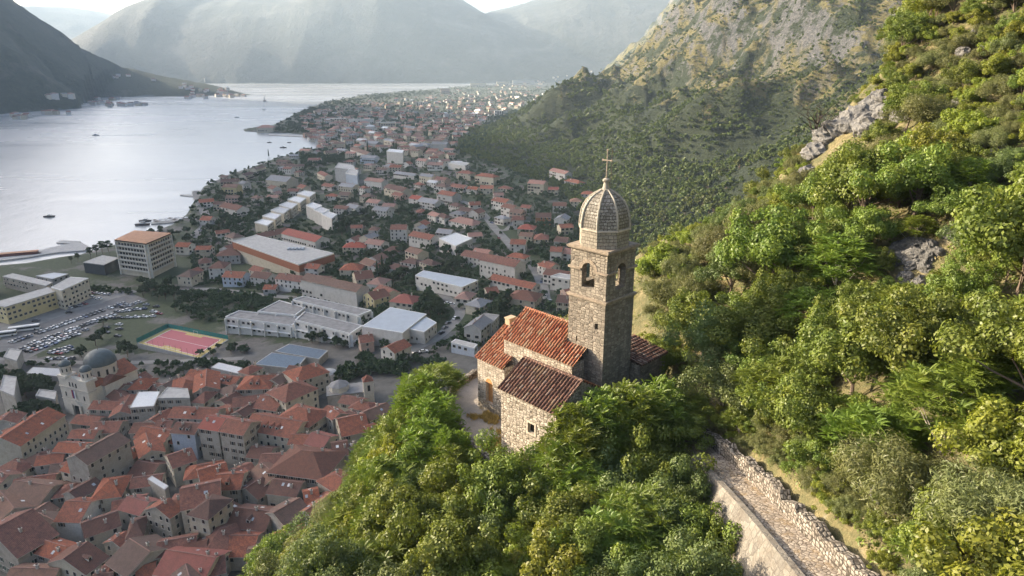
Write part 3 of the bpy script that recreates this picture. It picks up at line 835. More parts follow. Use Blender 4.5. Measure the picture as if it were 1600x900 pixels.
M['warm_plaster'] = plain('warm_plaster', (.42, .31, .20), .85, .2, 4)
M['dressed_dark'] = plain('weathered_ledge_stone', (.26, .21, .155), .9, .35, 3)
M['dressed_pale'] = plain('pale_rib_stone', (.31, .28, .225), .88, .25, 3)
M['dome_drum'] = mat_masonry('drum_stone', (.37, .325, .255), (.28, .25, .195), (.12, .10, .075), .42, .28, .45, msz=.022)
M['cross_stone'] = plain('cross_stone', (.30, .25, .19), .85, .3, 5)
build_church(); build_tower()

# ---- terrace, parapets, path and its walls
M['rubble'] = mat_rubble('dry_stone', [(0, (.16, .14, .118)), (.5, (.25, .22, .185)), (1, (.35, .315, .27))], (.045, .038, .03), 3.0, 3.9, .5, .16)
M['plaster_wall'] = mat_rubble('rendered_stone', [(0, (.14, .128, .11)), (.5, (.175, .16, .135)), (1, (.21, .19, .16))], (.11, .10, .085), 1.6, 2.0, .8, .05, .5)
def mat_paving():
    n = NB('terrace_paving'); v = n.coord('Object'); a = n.noise(v, .6, 6, .7); f = n.noise(v, 9, 4, .7)
    c = n.ramp(a, [(.3, (.25, .22, .185)), (.6, (.35, .31, .26)), (.8, (.30, .26, .17))])
    n.base(n.mix(1.0, c, n.ramp(f, [(.3, .85), (.7, 1.1)]), 'MULTIPLY')); n.bump(f, .3, .03); return n.m
M['paving'] = mat_paving()
def mat_cobble():
    n = NB('cobbled_path'); v = n.coord('Object'); vo = n.n('TexVoronoi', feature='DISTANCE_TO_EDGE'); vo.inputs['Scale'].default_value = 3.6; n.l(v, vo.inputs['Vector'])
    v2 = n.n('TexVoronoi'); v2.inputs['Scale'].default_value = 3.6; n.l(v, v2.inputs['Vector'])
    s = n.n('SeparateColor'); n.l(v2.outputs['Color'], s.inputs[0])
    c = n.ramp(s.outputs[0], [(0, (.20, .165, .13)), (1, (.36, .31, .25))])
    c = n.mix(n.ramp(vo.outputs['Distance'], [(.02, 1), (.10, 0)]), c, (.07, .055, .04))
    c = n.mix(n.ramp(n.noise(v, 1.1, 5, .7), [(.5, 0), (.68, .7)]), c, (.22, .15, .07))
    n.base(c); n.bump(vo.outputs['Distance'], .8, .06); return n.m
M['cobble'] = mat_cobble()
def smooth_line(pts, n=8):
    P = [Vector(p) for p in pts]; out = []
    for i in range(len(P) - 1):
        p0, p1, p2, p3 = P[max(i - 1, 0)], P[i], P[i + 1], P[min(i + 2, len(P) - 1)]
        for k in range(n):
            t = k / n
            out.append(.5 * ((2 * p1) + (-p0 + p2) * t + (2 * p0 - 5 * p1 + 4 * p2 - p3) * t * t + (-p0 + 3 * p1 - 3 * p2 + p3) * t ** 3))
    out.append(P[-1]); return out
def offs(line, d):
    out = []
    for i, p in enumerate(line):
        a = line[max(i - 1, 0)]; b = line[min(i + 1, len(line) - 1)]
        t = Vector((b.x - a.x, b.y - a.y)).normalized()
        out.append(Vector((p.x + t.y * d, p.y - t.x * d, p.z)))
    return out
def strip(name, line, d0, d1, mat, dz0=0, dz1=0, rough=0):
    L0, L1 = offs(line, d0), offs(line, d1); mb = MB()
    for i in range(len(line) - 1):
        mb.poly([(L0[i].x, L0[i].y, L0[i].z + dz0), (L1[i].x, L1[i].y, L1[i].z + dz1), (L1[i + 1].x, L1[i + 1].y, L1[i + 1].z + dz1), (L0[i + 1].x, L0[i + 1].y, L0[i + 1].z + dz0)])
    return mb
def wall_along(line, th, hgt, below, mat, name, label, cat, seed=1, rag=.12, parent=None):
    """rough-topped stone wall following a 3-D line (line = foot of its exposed face)"""
    rng = random.Random(seed); A = offs(line, -th / 2); B = offs(line, th / 2); mb = MB(); u = 0
    tops = [hgt + (rng.random() - .5) * 2 * rag for _ in line]
    bul = [(rng.random() - .5) * .10 for _ in line]
    for i in range(len(line) - 1):
        du = (line[i + 1] - line[i]).length; zi, zj = line[i].z, line[i + 1].z
        a0, a1, b0, b1 = A[i], A[i + 1], B[i], B[i + 1]
        def q(p, r, z0, z1, w0, w1, flip):
            pts = [(p.x, p.y, w0 - below), (r.x, r.y, w1 - below), (r.x + bul[i + 1], r.y, w1 + z1), (p.x + bul[i], p.y, w0 + z0)]
            uvs = [(u, w0 - below), (u + du, w1 - below), (u + du, w1 + z1), (u, w0 + z0)]
            if flip: pts.reverse(); uvs.reverse()
            mb.poly(pts, 0, uvs)
        q(a0, a1, tops[i], tops[i + 1], zi, zj, True); q(b0, b1, tops[i], tops[i + 1], zi, zj, False)
        mb.poly([(a0.x + bul[i], a0.y, zi + tops[i]), (b0.x + bul[i], b0.y, zi + tops[i]), (b1.x + bul[i + 1], b1.y, zj + tops[i + 1]), (a1.x + bul[i + 1], a1.y, zj + tops[i + 1])], 0,
                [(u, 0), (u, th), (u + du, th), (u + du, 0)])
        u += du
    for k in (0, -1):
        mb.poly([(A[k].x, A[k].y, line[k].z - below), (B[k].x, B[k].y, line[k].z - below), (B[k].x, B[k].y, line[k].z + tops[k]), (A[k].x, A[k].y, line[k].z + tops[k])])
    o = mb.build(name, mat, parent)
    if label: setp(o, label, cat)
    return o
PL = smooth_line(PATH, 8)
_p = strip('footpath', PL, -.95, 1.1, None); structure('footpath', _p.mesh('footpath', [M['cobble']]), 'cobbled stepped footpath')
# path runs away from the camera then bends towards the church: offs(+) is to the right of travel
_up = [p for p in PL if p.y < 50 and PL.index(p) < 8 * 6.4]
wall_along(offs(_up, 1.4), .62, 1.05, .8, M['rubble'], 'dry_stone_wall', 'pale dry stone wall along the uphill side of the cobbled path', 'wall', 3, .3)
_dn = [p for p in PL if 15 < p.y < 44 and PL.index(p) < 8 * 5.4]
# retaining wall, battered plaster face
mb = MB(); A = offs(_dn, -.93); Bv = offs(_dn, -1.3); Cv = offs(_dn, -3.1); u = 0
for i in range(len(_dn) - 1):
    du = (_dn[i + 1] - _dn[i]).length
    z0, z1 = _dn[i].z, _dn[i + 1].z
    mb.poly([(A[i].x, A[i].y, z0 + .28), (A[i + 1].x, A[i + 1].y, z1 + .28), (Bv[i + 1].x, Bv[i + 1].y, z1 + .26), (Bv[i].x, Bv[i].y, z0 + .26)])
    mb.poly([(A[i].x, A[i].y, z0 - .3), (A[i + 1].x, A[i + 1].y, z1 - .3), (A[i + 1].x, A[i + 1].y, z1 + .28), (A[i].x, A[i].y, z0 + .28)])
    mb.poly([(Bv[i].x, Bv[i].y, z0 + .26), (Bv[i + 1].x, Bv[i + 1].y, z1 + .26), (Cv[i + 1].x, Cv[i + 1].y, z1 - 4.6), (Cv[i].x, Cv[i].y, z0 - 4.6)])
setp(mb.build('retaining_wall', M['plaster_wall']), 'smooth pale rendered retaining wall falling from the lower edge of the path', 'wall')
# terrace slab
def tz(l): return [ch2w(a, n, TERR_Z) for a, n in l]
tp = tz([(-12.0, 15.0), (-12.8, 9), (-12.0, 5.2), (-9.8, 2.6), (-7, 0.9), (-4.1, -.4), (-.8, -1.5), (3.5, -1.8), (6.8, -1.6), (7.2, 3), (7.2, 15)])
mb = MB(); mb.prism([(p.x, p.y) for p in tp], TERR_Z - .5, TERR_Z - .02)
structure('terrace', mb.mesh('terrace', [M['paving']]), 'paved church terrace')
wl = smooth_line([Vector((p.x, p.y, TERR_Z)) for p in tz([(-9.4, 18.0), (-11.8, 14.0), (-12.8, 9), (-12.0, 5.2), (-9.8, 2.6), (-7, 0.9), (-4.1, -.4), (-.8, -1.5), (3.5, -1.8), (6.6, -1.6)])], 6)
wall_along(wl, .5, .75, 5.0, M['rubble'], 'parapet_wall', 'low curved rubble parapet wall round the edge of the church terrace', 'wall', 8, .1)

def dry_grass(name, area, n, label, hgt=.28):
    r = np.random.RandomState(n); a = r.uniform(area[0], area[1], n); b = r.uniform(area[2], area[3], n)
    P = np.array([tuple(ch2w(u, v, TERR_Z)) for u, v in zip(a, b)]); k = fbm(P[:, 0] * 1.3, P[:, 1] * 1.3, 3, 5) > .42; P = P[k]
    Q = []
    for j in range(6):
        c = P + r.normal(size=P.shape) * [.10, .10, 0] + [0, 0, hgt * .4]; t = r.normal(size=P.shape) * [.03, .03, 0]; up = np.stack([r.normal(size=len(P)) * .08, r.normal(size=len(P)) * .08, np.full(len(P), hgt * .6)], 1)
        Q.append(np.stack([c - up - t, c - up + t, c + up + t * .2, c + up - t * .2], 1))
    q = np.concatenate(Q); co = q.reshape(-1, 3); f = np.arange(len(co)).reshape(-1, 4)
    o = link(name, mesh_np(name, co, f, [M['straw']])); setp(o, label, None, None, 'stuff')
M['straw'] = plain('straw_grass', (.40, .29, .09), .9, .35, 2)
dry_grass('dry_grass', (-7.4, -.1, 2.2, 4.2), 900, 'yellow dry grass growing along the foot of the church wall')
dry_grass('dry_grass', (-2.2, -.1, -.6, 3.0), 500, 'yellow dry grass on the terrace beside the annexe corner')
# ------------------------------------------------------------------ foliage
def mat_leaf(name, stops, trans=.35, rough=.75, hue=.04, val=.35):
    n = NB(name); v = n.coord('Object')
    a = n.noise(v, .9, 4, .6)
    c = n.ramp(a, stops)
    oi = n.n('ObjectInfo')
    hs = n.n('HueSaturation'); n.l(c, hs.inputs['Color'])
    n.l(n.math('ADD', .5 - hue / 2, n.math('MULTIPLY', oi.outputs['Random'], hue)), hs.inputs['Hue'])
    n.l(n.math('ADD', 1 - val / 2, n.math('MULTIPLY', oi.outputs['Random'], val)), hs.inputs['Value'])
    d = n.n('BsdfDiffuse'); t = n.n('BsdfTranslucent'); g = n.n('BsdfGlossy'); g.inputs['Roughness'].default_value = .45
    tc = n.mix(1.0, hs.outputs[0], (1.0, 1.05, .55), 'MULTIPLY')
    n.l(hs.outputs[0], d.inputs[0]); n.l(tc, t.inputs[0])
    m1 = n.n('MixShader'); m1.inputs[0].default_value = trans; n.l(d.outputs[0], m1.inputs[1]); n.l(t.outputs[0], m1.inputs[2])
    m2 = n.n('MixShader'); m2.inputs[0].default_value = .02; n.l(m1.outputs[0], m2.inputs[1]); n.l(g.outputs[0], m2.inputs[2])
    n.l(m2.outputs[0], n.out.inputs[0]); n.N.remove(n.b)
    return n.m
LM = {
 'frond': mat_leaf('frond_leaves', [(.3, (.10, .15, .024)), (.6, (.17, .215, .032)), (.8, (.25, .265, .04))], .38),
 'broad': mat_leaf('broad_leaves', [(.3, (.085, .125, .025)), (.55, (.15, .185, .034)), (.8, (.23, .24, .046))], .32),
 'grey': mat_leaf('grey_green_leaves', [(.3, (.075, .105, .036)), (.55, (.125, .155, .05)), (.8, (.185, .205, .07))], .28),
 'broom': mat_leaf('broom_twigs', [(.3, (.105, .12, .045)), (.6, (.16, .165, .06)), (.8, (.21, .19, .08))], .3),
 'yellow': mat_leaf('yellow_green_leaves', [(.3, (.15, .18, .03)), (.6, (.22, .24, .035)), (.8, (.29, .28, .05))], .42),
 'dark': mat_leaf('dark_leaves', [(.3, (.022, .042, .018)), (.6, (.035, .06, .022)), (.8, (.055, .08, .028))], .2),
 'mid': mat_leaf('hillside_leaves', [(.3, (.055, .075, .02)), (.6, (.10, .125, .03)), (.8, (.16, .17, .042))], .25),
}
M['bark'] = plain('bark', (.14, .105, .08), .9, .3, 5)
M['bark_pale'] = plain('pale_bark', (.30, .27, .22), .9, .25, 5)
def unit(r, n):
    v = r.normal(size=(n, 3)); return v / (np.linalg.norm(v, axis=1, keepdims=True) + 1e-9)
def leaf_quads(c, nrm, sx, sy, r):
    n = len(c); t = np.cross(nrm, unit(r, n)); t /= (np.linalg.norm(t, axis=1, keepdims=True) + 1e-9); b = np.cross(nrm, t)
    s = (r.rand(n, 1) * .6 + .7); t = t * sx * s; b = b * sy * s
    bend = nrm * (sx * .25) * s
    return np.stack([c - t - bend, c + b * 1.0, c + t - bend, c - b * 1.0], 1)          # diamond shaped
def quads_obj(q):
    return q.reshape(-1, 3), np.arange(len(q) * 4).reshape(-1, 4)
def blob_crown(r, R_, H_, nblob, nleaf, lx, ly, base=.25, squash=.75, irregular=.35):
    """leaf clusters spread over many sub-blobs of an uneven ellipsoid crown"""
    d = unit(r, nblob); d[:, 2] = np.abs(d[:, 2]) * .95 - .25
    rad = (r.rand(nblob, 1) ** .45) * (1 + (r.rand(nblob, 1) - .5) * irregular * 2)
    bc = d * rad * np.array([[R_, R_, H_ * .5]]) * .82
    bc[:, 2] += H_ * (base + .5 * (1 - base))
    br = R_ * (.13 + .20 * r.rand(nblob))
    k = r.choice(nblob, nleaf, p=br ** 2 / (br ** 2).sum())
    u = unit(r, nleaf)
    p = bc[k] + u * (br[k][:, None]) * (.55 + .5 * r.rand(nleaf, 1)) * np.array([[1, 1, squash]])
    nn = u + unit(r, nleaf) * .7; nn[:, 2] += .3; nn /= np.linalg.norm(nn, axis=1, keepdims=True)
    return leaf_quads(p, nn, lx, ly, r), bc
def frond_crown(r, R_, H_, nros, base=.2):
    d = unit(r, nros); d[:, 2] = np.abs(d[:, 2]) * 1.05 - .2
    rc = d * (.55 + .5 * r.rand(nros, 1)) * np.array([[R_, R_, H_ * .5]]); rc[:, 2] += H_ * (base + .5 * (1 - base))
    Q = []; nf = 9; nl = 8
    for i in range(nros):
        out = d[i] * .6 + np.array([0, 0, .5]); L = .36 + .34 * r.rand()
        ph = r.rand() * 6.28
        for f in range(nf):
            a = ph + f * 6.283 / nf + r.rand() * .3
            side = np.array([math.cos(a), math.sin(a), -.25 + r.rand() * 1.2])
            dr = side + out * .35; dr /= np.linalg.norm(dr)
            w = np.cross(dr, [0, 0, 1]); w /= np.linalg.norm(w) + 1e-9
            t = (np.arange(nl) + 1.2) / nl
            pos = rc[i] + dr * (t[:, None] * L) + np.array([0, 0, -.32 * L]) * (t[:, None] ** 2)
            ll = .12 * (1 - .45 * t)[:, None]
            for sg in (-1, 1):
                tip = pos + w * sg * ll + dr * .07 + np.array([0, 0, -.045])
                mid = (pos + tip) / 2; e = dr * .032
                Q.append(np.stack([pos, mid - e, tip, mid + e], 1))
    return np.concatenate(Q), rc
def trunk_mb(r, H_, tips, r0=.10, mi=0, lean=.15):
    mb = MB(); p = Vector((0, 0, -.5)); n = 4; top = Vector(((r.rand() - .5) * lean * H_, (r.rand() - .5) * lean * H_, H_ * .55)); pts = [p]
    for i in range(1, n + 1):
        pts.append(p.lerp(top, i / n) + Vector(((r.rand() - .5) * .2, (r.rand() - .5) * .2, 0)))
    for i in range(n): mb.tube(pts[i], pts[i + 1], r0 * (1 - .18 * i), r0 * (1 - .18 * (i + 1)), 6, caps=False)
    for t in tips:
        a = pts[1 + int(r.rand() * (n - .01))]; t = Vector(t); m_ = a.lerp(t, .5) + Vector((0, 0, -.1 * (t - a).length + .2))
        mb.tube(a, m_, r0 * .42, r0 * .26, 5, caps=False); mb.tube(m_, t, r0 * .26, r0 * .08, 4, caps=False)
    return mb
PROTO = {}
def make_protos():
    def add(kind, k, q, tips, mat, H_, r0, r, bark='bark'):
        co, f = quads_obj(q)
        cm = mesh_np(kind + '_crown', co, f, [LM[mat]])
        idx = r.choice(len(tips), min(9, len(tips)), replace=False)
        tm = trunk_mb(r, H_, tips[idx], r0).mesh(kind + '_trunk', [M[bark]])
        PROTO.setdefault(kind, []).append((cm, tm))
    for k in range(3):
        r = np.random.RandomState(100 + k); q, t = frond_crown(r, 2.3, 4.4, 190); add('frond', k, q, t, 'frond', 4.4, .09, r, 'bark_pale')
        r = np.random.RandomState(200 + k); q, t = blob_crown(r, 2.4, 4.6, 80, 22000, .075, .045, .15, .8, .75); add('broad', k, q, t, 'broad', 4.6, .12, r)
        r = np.random.RandomState(300 + k); q, t = blob_crown(r, 2.3, 4.0, 90, 24000, .062, .034, .08, .8, .75); add('grey', k, q, t, 'grey', 4.0, .12, r)
        r = np.random.RandomState(400 + k); q, t = blob_crown(r, 2.1, 3.2, 60, 20000, .085, .015, .03, 1.0, .45); add('broom', k, q, t, 'broom', 3.2, .07, r)
        r = np.random.RandomState(500 + k); q, t = blob_crown(r, 2.0, 3.3, 60, 16000, .075, .042, .05, .8, .8); add('yellow', k, q, t, 'yellow', 3.3, .08, r)
        r = np.random.RandomState(600 + k); q, t = blob_crown(r, 4.0, 8.0, 34, 2600, .42, .30, .15); add('town', k, q, t, 'dark', 8.0, .3, r)
        r = np.random.RandomState(700 + k); q, t = blob_crown(r, 3.7, 6.6, 26, 900, .55, .42, .1); add('hill', k, q, t, 'mid', 6.6, .25, r)
    r = np.random.RandomState(800)
    u = unit(r, 2200); h = r.rand(2200, 1); rad = 1.25 * np.sqrt(np.clip(1 - h, 0, 1)) * np.minimum(1, h * 8 + .3)
    p = np.concatenate([u[:, :2] * rad, h * 13 + .3], 1); add('cypress', 0, leaf_quads(p, u, .3, .2, r), p[:12] * .5, 'dark', 12, .18, r)
    q = []; tp = []
    for zz, rr in ((7.5, 3.0), (9.0, 3.8), (10.6, 2.8), (11.8, 1.6)):
        for _ in range(7):
            a = r.rand() * 6.28; c = np.array([math.cos(a) * rr * .6, math.sin(a) * rr * .6, zz + r.rand() * .5]); tp.append(c)
            u = unit(r, 130); q.append(leaf_quads(c + u * np.array([[1.3, 1.3, .42]]), u * .4 + [0, 0, .9], .3, .22, r))
    add('pine', 0, np.concatenate(q), np.array(tp), 'dark', 15, .22, r)
make_protos()
COUNT = {}
def plant(kind, name, x, y, z, s, rz, rnd, sz=1.0, tilt=0.0, crown_only=False):
    cm, tm = PROTO[kind][rnd % len(PROTO[kind])]
    e = empty(name, (x, y, z), rz); e.scale = (s, s, s * sz); e.rotation_euler.x = tilt
    c = link('crown', cm, e)
    if not crown_only: link('trunk', tm, e)
    return e

# pixel regions of the photo that must stay open (used only to decide where nothing tall grows)
CLEAR = [[(700, 570), (745, 540), (823, 465), (893, 480), (893, 588), (908, 598), (872, 690), (835, 708), (770, 712), (735, 672), (712, 640)],
         [(888, 230), (1005, 230), (998, 560), (975, 575), (950, 600), (893, 590)],
         [(1095, 650), (1118, 655), (1190, 742), (1280, 820), (1365, 905), (1160, 905), (1150, 800), (1110, 730), (1080, 700)],
         [(-50, 905), (335, 905), (425, 850), (520, 770), (560, 700), (600, 632), (640, 585), (672, 562), (715, 566), (745, 540), (890, 300), (1005, 380), (1090, 345), (1150, 315), (1180, 290), (1255, 215), (1330, 150), (1380, 110), (1400, -50), (-50, -50)],
         [(1262, 240), (1290, 190), (1385, 142), (1392, 175), (1330, 215), (1275, 262)],
         [(1385, 385), (1440, 368), (1470, 380), (1462, 425), (1432, 432), (1400, 412)]]
CLEAR_A = [np.array(c, float) for c in CLEAR]
def px_clear(px, py, polys):
    return any(pin(px, py, c) for c in polys)
def blocked(x, y, z, rad, h):
    for (dx, dz) in ((0, h * .98), (0, h * .6), (-rad * .8, h * .6), (rad * .8, h * .6), (-rad * .55, h * .85), (rad * .55, h * .85), (-rad * .6, h * .3), (rad * .6, h * .3)):
        p = proj(x + dx, y, z + dz)
        if px_clear(p[0], p[1], CLEAR): return True
    return False
def clear_ground(x, y):
    """how far a spot is from the path, the church and the terrace"""
    pd = min((Vector((x, y)) - Vector((p.x, p.y))).length for p in PL)
    c, s = math.cos(-CH_ROT), math.sin(-CH_ROT)
    la = (x - CH0.x) * c - (y - CH0.y) * s; ln = (x - CH0.x) * s + (y - CH0.y) * c
    dx = max(abs(la + 2.2) - 9.0, 0); dy = max(abs(ln - 6.5) - 8.9, 0)
    return min(pd - 2.3, math.hypot(dx, dy))
NEAR = []
GAPS = []
def near_trees():
    rng = random.Random(11); placed = []
    SZ = {'frond': (2.3, 4.4), 'broad': (2.5, 4.6), 'grey': (2.4, 4.0), 'broom': (2.1, 3.2), 'yellow': (2.0, 3.3)}
    NM = {'frond': 'ailanthus_tree', 'broad': 'fig_tree', 'grey': 'grey_green_tree', 'broom': 'broom_bush', 'yellow': 'yellow_green_bush'}
    CNT = {}
    cand = []
    for _ in range(26000):
        y = 17 + rng.random() ** 1.2 * 118; x = -30 + rng.random() * (32 + y * .95)
        cand.append((x, y, rng.random(), rng.random(), rng.random(), rng.random()))
    xs = np.array([c[0] for c in cand]); ys = np.array([c[1] for c in cand]); zs = T(xs, ys); tn = T_near(xs, ys)
    nz = fbm(xs / 13., ys / 13., 3, 81); nz2 = fbm(xs / 22., ys / 22., 3, 95)
    for phase in (0, 1):
        for i, (x, y, a, b, c, d) in enumerate(cand):
            z = zs[i]
            if tn[i] < z - .5 or z < 60: continue
            p = proj(x, y, z + 2)
            if not (-30 < p[0] < 1635 and -40 < p[1] < 960): continue
            if z > 149 and y < 22: continue
            up = x - np.interp(y, _sly, _slx)
            v = nz[i]; w = nz2[i]
            if up > 6 and phase == 0 and w < .355 and p[0] > 1120: GAPS.append((x, y, z)); continue
            if up > 0:
                kind = 'frond' if (v < .40 and a < .16) else ('broad' if v < .455 or d < .15 else ('grey' if v < .52 else ('broom' if a < .55 else 'yellow')))
                if w > .60 and a < .75: kind = 'broom'
                if p[0] > 1180 and p[1] < 330 and p[0] < 1420: kind = 'broom' if a < .35 else ('yellow' if a < .7 else 'broad')
                if p[0] > 1450 and p[1] > 560 and a < .6: kind = 'frond' if a < .15 else 'yellow'
            else:
                kind = 'frond' if (v < .38 and a < .6) else ('grey' if v < .45 else ('yellow' if v > .56 else 'broad'))
                if p[0] < 560 and a < .8: kind = 'yellow' if a < .35 else ('grey' if a < .6 else 'broom')
            if CNT.get(kind, 0) > 238: kind = min(SZ, key=lambda q: CNT.get(q, 0))
            if CNT.get(kind, 0) > 242: continue
            sc = (1.0 + .72 * b) if phase == 0 else (.5 + .35 * b)
            if y > 70: sc *= 1.12
            if up <= 0 and y < 45: sc *= .95
            rad, h = SZ[kind][0] * sc, SZ[kind][1] * sc
            if clear_ground(x, y) < (rad * .45 if phase == 0 else rad * .6): continue
            ok = True
            k = .97 if phase == 0 else .95
            for (qx, qy, qr) in placed:
                if abs(qx - x) < 6 and abs(qy - y) < 6 and (qx - x) ** 2 + (qy - y) ** 2 < ((rad + qr) * .5 * k) ** 2: ok = False; break
            if not ok: continue
            if blocked(x, y, z, rad, h):
                sc *= .55; rad *= .55; h *= .55
                if sc < .3 or blocked(x, y, z, rad, h): continue
            placed.append((x, y, rad)); CNT[kind] = CNT.get(kind, 0) + 1
            e = plant(kind, NM[kind], x, y, z - .15, sc, c * 6.28, int(d * 3), .85 + .35 * a, (b - .5) * .25)
            NEAR.append((e, kind, sc))
    # screen of trees between the annexe gable, the tower foot and the path
    for (px, py, d_, kind, sc) in [(902, 640, 49.5, 'frond', 1.15), (940, 618, 51.0, 'frond', 1.15), (885, 690, 49.0, 'frond', 1.0), (950, 655, 50.0, 'broad', 1.25), (985, 612, 51.5, 'frond', 1.3), (1025, 600, 53.0, 'frond', 1.25), (1062, 630, 52.5, 'broad', 1.1), (925, 730, 47, 'frond', 1.2), (975, 700, 47.5, 'grey', 1.3),
                                (1030, 670, 48.5, 'broad', 1.35), (1075, 715, 46.5, 'grey', 1.1), (870, 745, 49, 'yellow', 1.1), (1045, 760, 43.5, 'grey', 1.3), (1000, 770, 43, 'frond', 1.2), (1090, 790, 41.5, 'broad', 1.1), (1010, 640, 56, 'broad', 1.2), (1045, 590, 59, 'grey', 1.2), (1080, 620, 57, 'frond', 1.1),
                                (682, 572, 64, 'frond', 1.15), (655, 590, 62, 'frond', 1.2), (645, 630, 60, 'broad', 1.25), (678, 620, 58.5, 'frond', 1.15), (672, 655, 57, 'frond', 1.3), (705, 668, 55, 'frond', .8), (620, 670, 57.5, 'yellow', 1.3), (655, 700, 55, 'broad', 1.3), (700, 705, 53, 'frond', 1.1), (610, 720, 54, 'frond', 1.3), (575, 750, 52.5, 'broad', 1.2), (635, 745, 52, 'grey', 1.3), (735, 755, 50, 'yellow', 1.0), (560, 790, 50, 'yellow', 1.2), (520, 800, 52, 'broom', 1.2), (600, 790, 49, 'frond', 1.2), (675, 760, 49, 'broad', 1.2), (770, 765, 48, 'grey', 1.2), (820, 760, 49, 'broad', 1.1),
                                (1090, 745, 45.5, 'grey', .8), (1105, 810, 41, 'broad', .8), (1115, 860, 39, 'yellow', .8)]:
        h = SZ[kind][1] * sc; q = at_d(px, py, d_); z = Tn(q.x, q.y); hh = max(q.z - z, 2.0)
        e = plant(kind, NM[kind], q.x, q.y, z - .15, sc, rng.random() * 6, int(rng.random() * 3), hh / h)
        NEAR.append((e, kind, sc))
    for i in range(2, 56, 1):
        base = offs(PL, 1)[i]; dirv = (offs(PL, 1)[i] - PL[i])
        for k in range(3):
            o_ = rng.uniform(2.4, 5.2); q = PL[i] + dirv * o_; kind = rng.choice(['grey', 'broom', 'yellow', 'broad', 'broom']); sc = rng.uniform(.26, .52)
            if q.y > 49 or q.y < 16 or rng.random() < .25: continue
            e = plant(kind, NM[kind], q.x, q.y, Tn(q.x, q.y) - .1, sc, rng.random() * 6, int(rng.random() * 3), rng.uniform(.7, 1.1)); NEAR.append((e, kind, sc))
        if i % 3 == 0 and 22 < PL[i].y < 44:
            q = PL[i] - dirv * rng.uniform(3.6, 4.8); kind = rng.choice(['grey', 'broad', 'yellow']); sc = rng.uniform(.55, .85)
            e = plant(kind, NM[kind], q.x, q.y, Tn(q.x, q.y) - .1, sc, rng.random() * 6, int(rng.random() * 3), rng.uniform(.8, 1.1)); NEAR.append((e, kind, sc))
    print('NEARCOUNT', len(NEAR), {k: sum(1 for n in NEAR if n[1] == k) for k in SZ})
    return placed
near_trees()
print('near trees', len(NEAR))
def undergrowth():
    r = np.random.RandomState(5); n = 26000
    y = 17 + r.rand(n) ** 1.1 * 110; x = -32 + r.rand(n) * (36 + y * .95)
    z = T(x, y); tn = T_near(x, y); d = (y * CT - (z - CAM_H) * ST); px = 800 + F_PX * x / d
    py = 450 - F_PX * ((y * ST + (z - CAM_H) * CT) / d)
    ok = (tn >= z - .3) & (z > 55) & (px > -80) & (px < 1700) & (py < 1000) & (py > -80)
    pd, _, _ = seg_sd(x, y, [(p.x, p.y) for p in PL]); ok &= pd > 2.5
    c, s = math.cos(-CH_ROT), math.sin(-CH_ROT)
    la = (x - CH0.x) * c - (y - CH0.y) * s; ln = (x - CH0.x) * s + (y - CH0.y) * c
    ok &= (np.hypot(np.maximum(np.abs(la + 2.2) - 9.2, 0), np.maximum(np.abs(ln - 6.5) - 9.0, 0)) > .3)
    for cl in (CLEAR_A[4], CLEAR_A[5]): ok &= ~inside(px, py, [tuple(q) for q in cl])
    v = fbm(x / 6., y / 6., 3, 101); ok &= v > .36
    x, y, z, v = x[ok], y[ok], z[ok], v[ok]; m = len(x); per = 12
    c0 = np.repeat(np.stack([x, y, z], 1), per, 0); u = unit(r, m * per); u[:, 2] = np.abs(u[:, 2])
    sc = np.repeat(.25 + .55 * r.rand(m), per)[:, None]
    q = leaf_quads(c0 + u * sc * (.5 + .5 * r.rand(m * per, 1)) * [[1, 1, .8]], u + unit(r, m * per) * .5, .12, .045, r)
    co, f = quads_obj(q)
    mi = np.repeat((r.rand(m) < np.clip((v - .42) * 3, .12, .8)).astype(int), per)
    me = mesh_np('undergrowth', co, f, [LM['broad'], LM['broom_dry']], mi)
    o = link('undergrowth', me); setp(o, 'low grass and scrub covering the steep hillside below the trees', None, None, 'stuff')
LM['broom_dry'] = mat_leaf('dry_grass', [(.3, (.17, .13, .05)), (.6, (.24, .19, .08)), (.8, (.30, .24, .11))], .3)
undergrowth()
# limestone outcrops
def mat_rock():
    n = NB('limestone'); v = n.coord('Object'); a = n.noise(v, .9, 8, .7, .6); f = n.noise(v, 5, 6, .75)
    c = n.ramp(a, [(.3, (.07, .068, .066)), (.5, (.16, .155, .147)), (.75, (.27, .26, .245))])
    n.base(n.mix(n.ramp(f, [(.5, 0), (.72, .5)]), c, (.10, .09, .07))); n.bump(n.math('ADD', a, n.math('MULTIPLY', f, .5)), 1.0, .35); return n.m
M['rock'] = mat_rock()
def rock_mesh(seed, sub=4):
    b = bmesh.new(); bmesh.ops.create_icosphere(b, subdivisions=sub, radius=1.0)
    co = np.array([v.co[:] for v in b.verts]); s = seed * 7.3
    d = fbm(co[:, 0] * 1.6 + s, co[:, 1] * 1.6 + co[:, 2] * 1.1, 5, seed, True) + .6 * fbm(co[:, 2] * 2.2 + s, co[:, 0] * 2 - co[:, 1], 4, seed + 9, True)
    d = .55 + .75 * d
    d = np.round(d * 5) / 5 * .35 + d * .65
    for v, k in zip(b.verts, d): v.co = v.co * float(k)
    me = bpy.data.meshes.new('rock'); b.to_mesh(me); b.free(); me.materials.append(M['rock']); return me
ROCKS = [rock_mesh(k) for k in range(4)]
RK = []
